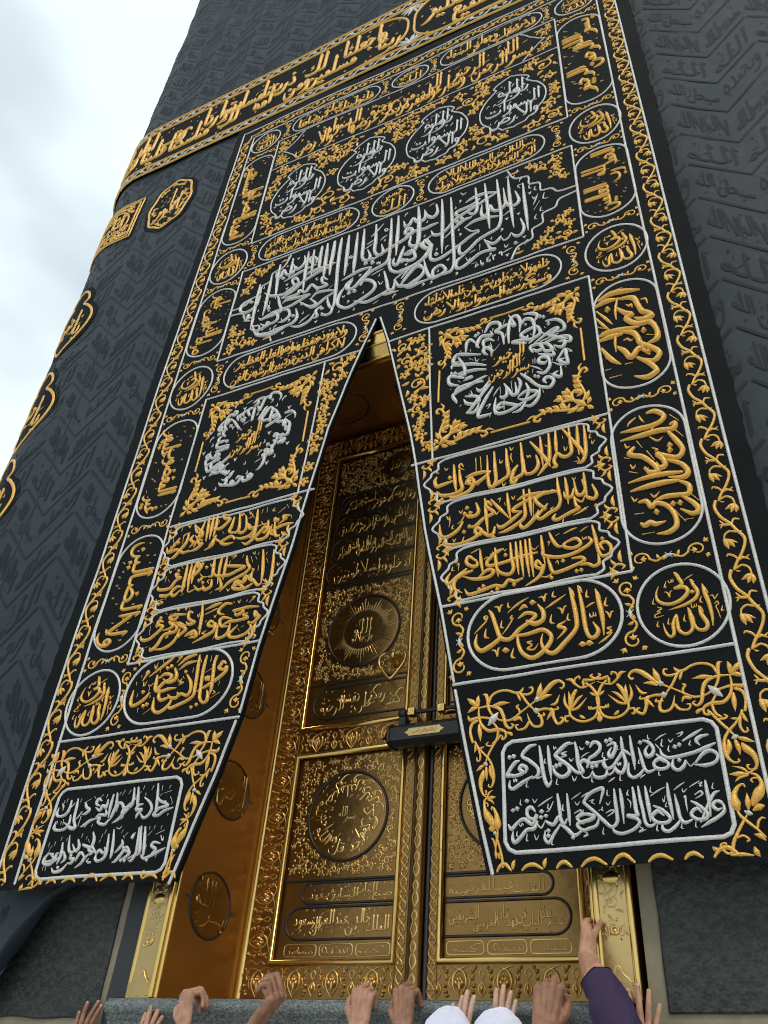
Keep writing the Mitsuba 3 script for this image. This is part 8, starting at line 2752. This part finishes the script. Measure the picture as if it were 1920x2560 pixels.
def hand_parts(curl, spread, thumb, arm=.20, arm_dir=(0, -1, 0), use=('index', 'middle', 'ring', 'little'), wrist_r=.0255):
    """The bones of one hand in its own axes: x to the thumb, y to the finger tips, z out of the back of the hand. curl: degrees at the three joints of each finger."""
    B, nails = [], []
    rng = random.Random(int(sum(curl)) + int(spread * 100))
    for n in use:
        kx, ky, seg, r = FINGERS[n]
        wr = np.array([kx * .55, .006, 0])
        k = np.array([kx, ky, .004 + (.002 if n == 'middle' else 0)])
        B.append(bone(wr, k, .0125, .0112))
        a = 0.0
        p = k
        side = spread * kx / .026 + rng.uniform(-.03, .03)
        for j, (L, c) in enumerate(zip(seg, curl)):
            a += math.radians(c + rng.uniform(-5, 5))
            d = np.array([math.sin(side) * math.cos(a), math.cos(side) * math.cos(a), -math.sin(a)])
            q = p + d * L
            B.append(bone(p, q, r * (1.08 - .07 * j), r * (1.0 - .08 * j)))
            p = q
        up = np.array([0, math.sin(a), math.cos(a)])
        nails.append((p + up * r * .60 - d * .002, d, up, r * .62))
    B.append(m3.Manifold.batch_hull([ball(FINGERS[n][:2] + (0,), .0095) for n in use] + [ball((-.018, .01, -.002), .013), ball((.018, .01, -.002), .014)]))
    t0, t1, t2, t3 = (np.array(t) for t in thumb)
    B += [bone(t0, t1, .0145, .0125), bone(t1, t2, .0115, .0100), bone(t2, t3, .0100, .0078)]
    B.append(m3.Manifold.batch_hull([ball(t0, .0145), ball(t1, .0110), ball((.012, .055, -.002), .0105)]))
    d = (t3 - t2) / np.linalg.norm(t3 - t2)
    up = np.array([.35, 0, 1.0])
    up = up - d * (up @ d)
    up /= np.linalg.norm(up)
    nails.append((t3 + up * .0052, d, up, .0062))
    e = np.array(arm_dir, float)
    e /= np.linalg.norm(e)
    B += [m3.Manifold.batch_hull([ball((-.012, .004, 0), .0165), ball((.012, .004, 0), .0165), ball(e * .035 + (-.010, 0, 0), .0165), ball(e * .035 + (.010, 0, 0), .0165)]),
          m3.Manifold.batch_hull([ball(e * .03 + (-.010, 0, 0), .0165), ball(e * .03 + (.010, 0, 0), .0165), ball(e * (arm * .6), .033), ball(e * arm, .038)])]
    return B, nails


REST_THUMB = ((.022, .022, -.008), (.040, .050, -.012), (.047, .078, -.016), (.046, .100, -.020))
HOOK_THUMB = ((.022, .020, -.006), (.042, .046, -.008), (.046, .074, -.020), (.040, .090, -.040))


def nail_mesh(c, d, up, r):
    s = trimesh.creation.icosphere(2, 1.0)
    side = np.cross(d, up)
    s.apply_scale((r * 1.25, r, r * .34))
    M = np.eye(4)
    M[:3, 0], M[:3, 1], M[:3, 2], M[:3, 3] = d, side, up, c
    s.apply_transform(M)
    return s


def place_hand(key, at, parts, rot, mat, flip=1, name='hand', size=1.0, label=None):
    """rot: roll (in the picture plane), turn (about the hand's own length), tip (leaning in) in degrees; at: world (u, y, v) of the hand's wrist."""
    B, nails = parts
    r, t, p = (math.radians(a) for a in rot)
    base = np.array([[1, 0, 0], [0, 0, -1], [0, 1, 0]], float)            # x stays, y -> up, z -> towards the viewer
    Ry = np.array([[math.cos(t), 0, math.sin(t)], [0, 1, 0], [-math.sin(t), 0, math.cos(t)]])
    Rx = np.array([[1, 0, 0], [0, math.cos(p), -math.sin(p)], [0, math.sin(p), math.cos(p)]])
    Rz = np.array([[math.cos(r), -math.sin(r), 0], [math.sin(r), math.cos(r), 0], [0, 0, 1]])
    M = np.eye(4)
    M[:3, :3] = base @ Rz @ Rx @ Ry @ np.diag([flip, 1, 1]) * size
    M[:3, 3] = (at[0], at[1], at[2] + CZ)
    t_ = skin_mesh(B)
    t_.apply_transform(M)
    if flip < 0: t_.invert()
    k = add(name, t_, mat, key, smooth=True, label=label)
    for n in nails:
        q = nail_mesh(*n)
        q.apply_transform(M)
        add('fingernail', q, 'nail', k, smooth=True)
    return k


def person(lab):
    return thing('person', lab, 'person')


HOOK = (62, 62, 25)
FLAT = (6, 8, 6)
hook = lambda **k: hand_parts(HOOK, .05, HOOK_THUMB, **k)
flat = lambda sp=.16, **k: hand_parts(FLAT, sp, REST_THUMB, **k)
# from left to right along the sill; the wrist is given
P = person('three spread fingers of a hand flat on the wall, farthest left')
place_hand(P, (-.985, .085, .196), flat(.22), (-4, 6, -2), 'skin_brown', flip=1)
P = person('open hand with three long fingers on the stone, second from the left')
place_hand(P, (-.842, .085, .204), flat(.24), (-14, -4, -2), 'skin_brown', flip=-1)
P = person('open hand with reddish fingertips at the left end of the door sill')
place_hand(P, (-.565, -.055, .172), flat(.16), (4, 0, -4), 'skin_tan', flip=-1)
P = person('fist hooked over the sill with pinched thumb, left of the door jamb foot')
place_hand(P, (-.378, -.115, .290), hand_parts((70, 75, 30), .05, ((.022, .020, -.002), (.046, .044, .006), (.062, .066, .002), (.066, .084, -.012))), (10, -28, -8), 'skin_tan', flip=-1, size=1.05)
P = person('brown hand seen from its side with curled fingers and three pale nails')
place_hand(P, (-.085, -.150, .298), hand_parts((62, 78, 42), .03, ((.024, .018, -.006), (.046, .036, -.020), (.058, .048, -.046), (.060, .050, -.070))), (-42, 96, 6), 'skin_brown', flip=1, size=1.12)
P = person('tan hand gripping the sill, thumb to the left, first of the close pair')
place_hand(P, (.237, -.105, .302), hook(), (-2, 8, -8), 'skin_tan', flip=-1)
P = person('brown hand gripping the sill below the centre post, second of the close pair')
place_hand(P, (.378, -.105, .303), hook(), (2, -6, -8), 'skin_brown', flip=-1, size=1.02)
P = person('two hands in loose white sleeves with only the fingertips raised')
for x, v, sp, fl, ro in ((.548, .232, .10, 1, -4), (.672, .246, .12, -1, -4)):
    place_hand(P, (x, -.105, v - .005), flat(sp), (ro, 0, -4), 'skin_light', flip=fl, size=.86)


def sleeve(path, radii, mat, key, label=None, seed=0, n=26):
    """A cloth tube with folds along a path (u, y, v)."""
    pts = smooth_curve([(a[0], a[1], 1) for a in path], 8)[:, :2]
    zs = smooth_curve([(a[2], r, 1) for a, r in zip(path, radii)], 8)[:, :2]
    C = np.c_[pts, zs[:, 0] + CZ]
    Rr = zs[:, 1]
    D = np.gradient(C, axis=0)
    D /= np.linalg.norm(D, axis=1)[:, None]
    V, F = [], []
    for i, (c, d, r) in enumerate(zip(C, D, Rr)):
        a = np.cross(d, [0, 1, 0])
        a /= np.linalg.norm(a)
        b = np.cross(d, a)
        th = np.arange(n) * 2 * math.pi / n
        q = np.c_[np.cos(th) * 1.6, np.sin(th) * 1.6, np.full(n, i * .22)]
        f = 1 + .26 * (meshkit.fbm(q * (1, 1, .8) + seed * 5, 4, seed) - .5) * 2
        V.append(c + (np.cos(th) * r * f)[:, None] * a + (np.sin(th) * r * f)[:, None] * b)
    m = len(C)
    for s_, (rr, k0) in enumerate(((.86, 0),)):                            # the cuff turns inward
        V.insert(0, C[0] + (V[0] - C[0]) * rr + D[0] * .012)
    for i in range(m):
        for k in range(n):
            k2 = (k + 1) % n
            F += [(i * n + k, (i + 1) * n + k, (i + 1) * n + k2), (i * n + k, (i + 1) * n + k2, i * n + k2)]
    return add('sleeve', trimesh.Trimesh(np.vstack(V), np.array(F), process=False), mat, key, smooth=True, label=label)


sleeve([(.548, -.115, .296), (.540, -.140, .280), (.535, -.17, .20)], [.050, .074, .090], 'white_cotton', P, seed=1)
sleeve([(.672, -.115, .302), (.680, -.140, .280), (.69, -.17, .20)], [.050, .074, .090], 'white_cotton', P, seed=2)
P = person('large brown fist on the right of the door sill beside the purple sleeve')
place_hand(P, (.800, -.125, .300), hook(), (-8, 14, -8), 'skin_brown', flip=1, size=1.14)
# the arm in purple that reaches up and takes hold of the frame
P = person('arm in a dark purple sleeve reaching up to grip the frame')
W = lambda u, y, v: (u, y, v + CZ)
B = [bone(W(.985, -.115, .36), W(.930, -.065, .435), .042, .033), bone(W(.930, -.065, .435), W(.902, -.020, .492), .034, .0265),
     m3.Manifold.batch_hull([ball(W(.902, -.020, .492), .0265), ball(W(.893, .020, .545), .019), ball(W(.906, .015, .548), .016)]),
     m3.Manifold.batch_hull([ball(W(.893, .010, .530), .019), ball(W(.906, .010, .535), .016), ball(W(.885, .055, .600), .011), ball(W(.892, .050, .585), .012)])]
for dy, dv, L in ((.0, .0, .056), (-.006, -.017, .060), (-.008, -.034, .055), (-.006, -.050, .044)):
    a = W(.888, .058 + dy, .605 + dv)
    b = W(.886, .105 + dy, .618 + dv)
    c = W(.900, .128 + dy * .5, .622 + dv)
    B += [bone(a, b, .0092, .0085), bone(b, c, .0085, .0075)]
B += [bone(W(.900, .020, .540), W(.915, .050, .575), .012, .0105), bone(W(.915, .050, .575), W(.925, .078, .605), .0105, .0082)]
add('hand', skin_mesh(B, .004), 'skin_tan', P, smooth=True)
sleeve([(.945, -.095, .420), (.975, -.125, .375), (1.000, -.16, .31), (1.02, -.19, .20)], [.046, .054, .060, .066], 'purple_cotton', P, seed=3)
P = person('hand with raised fingers behind the purple sleeve at the right of the frame')
place_hand(P, (1.018, .055, .245), flat(.20), (-4, 10, -4), 'skin_tan', flip=-1, size=.98)
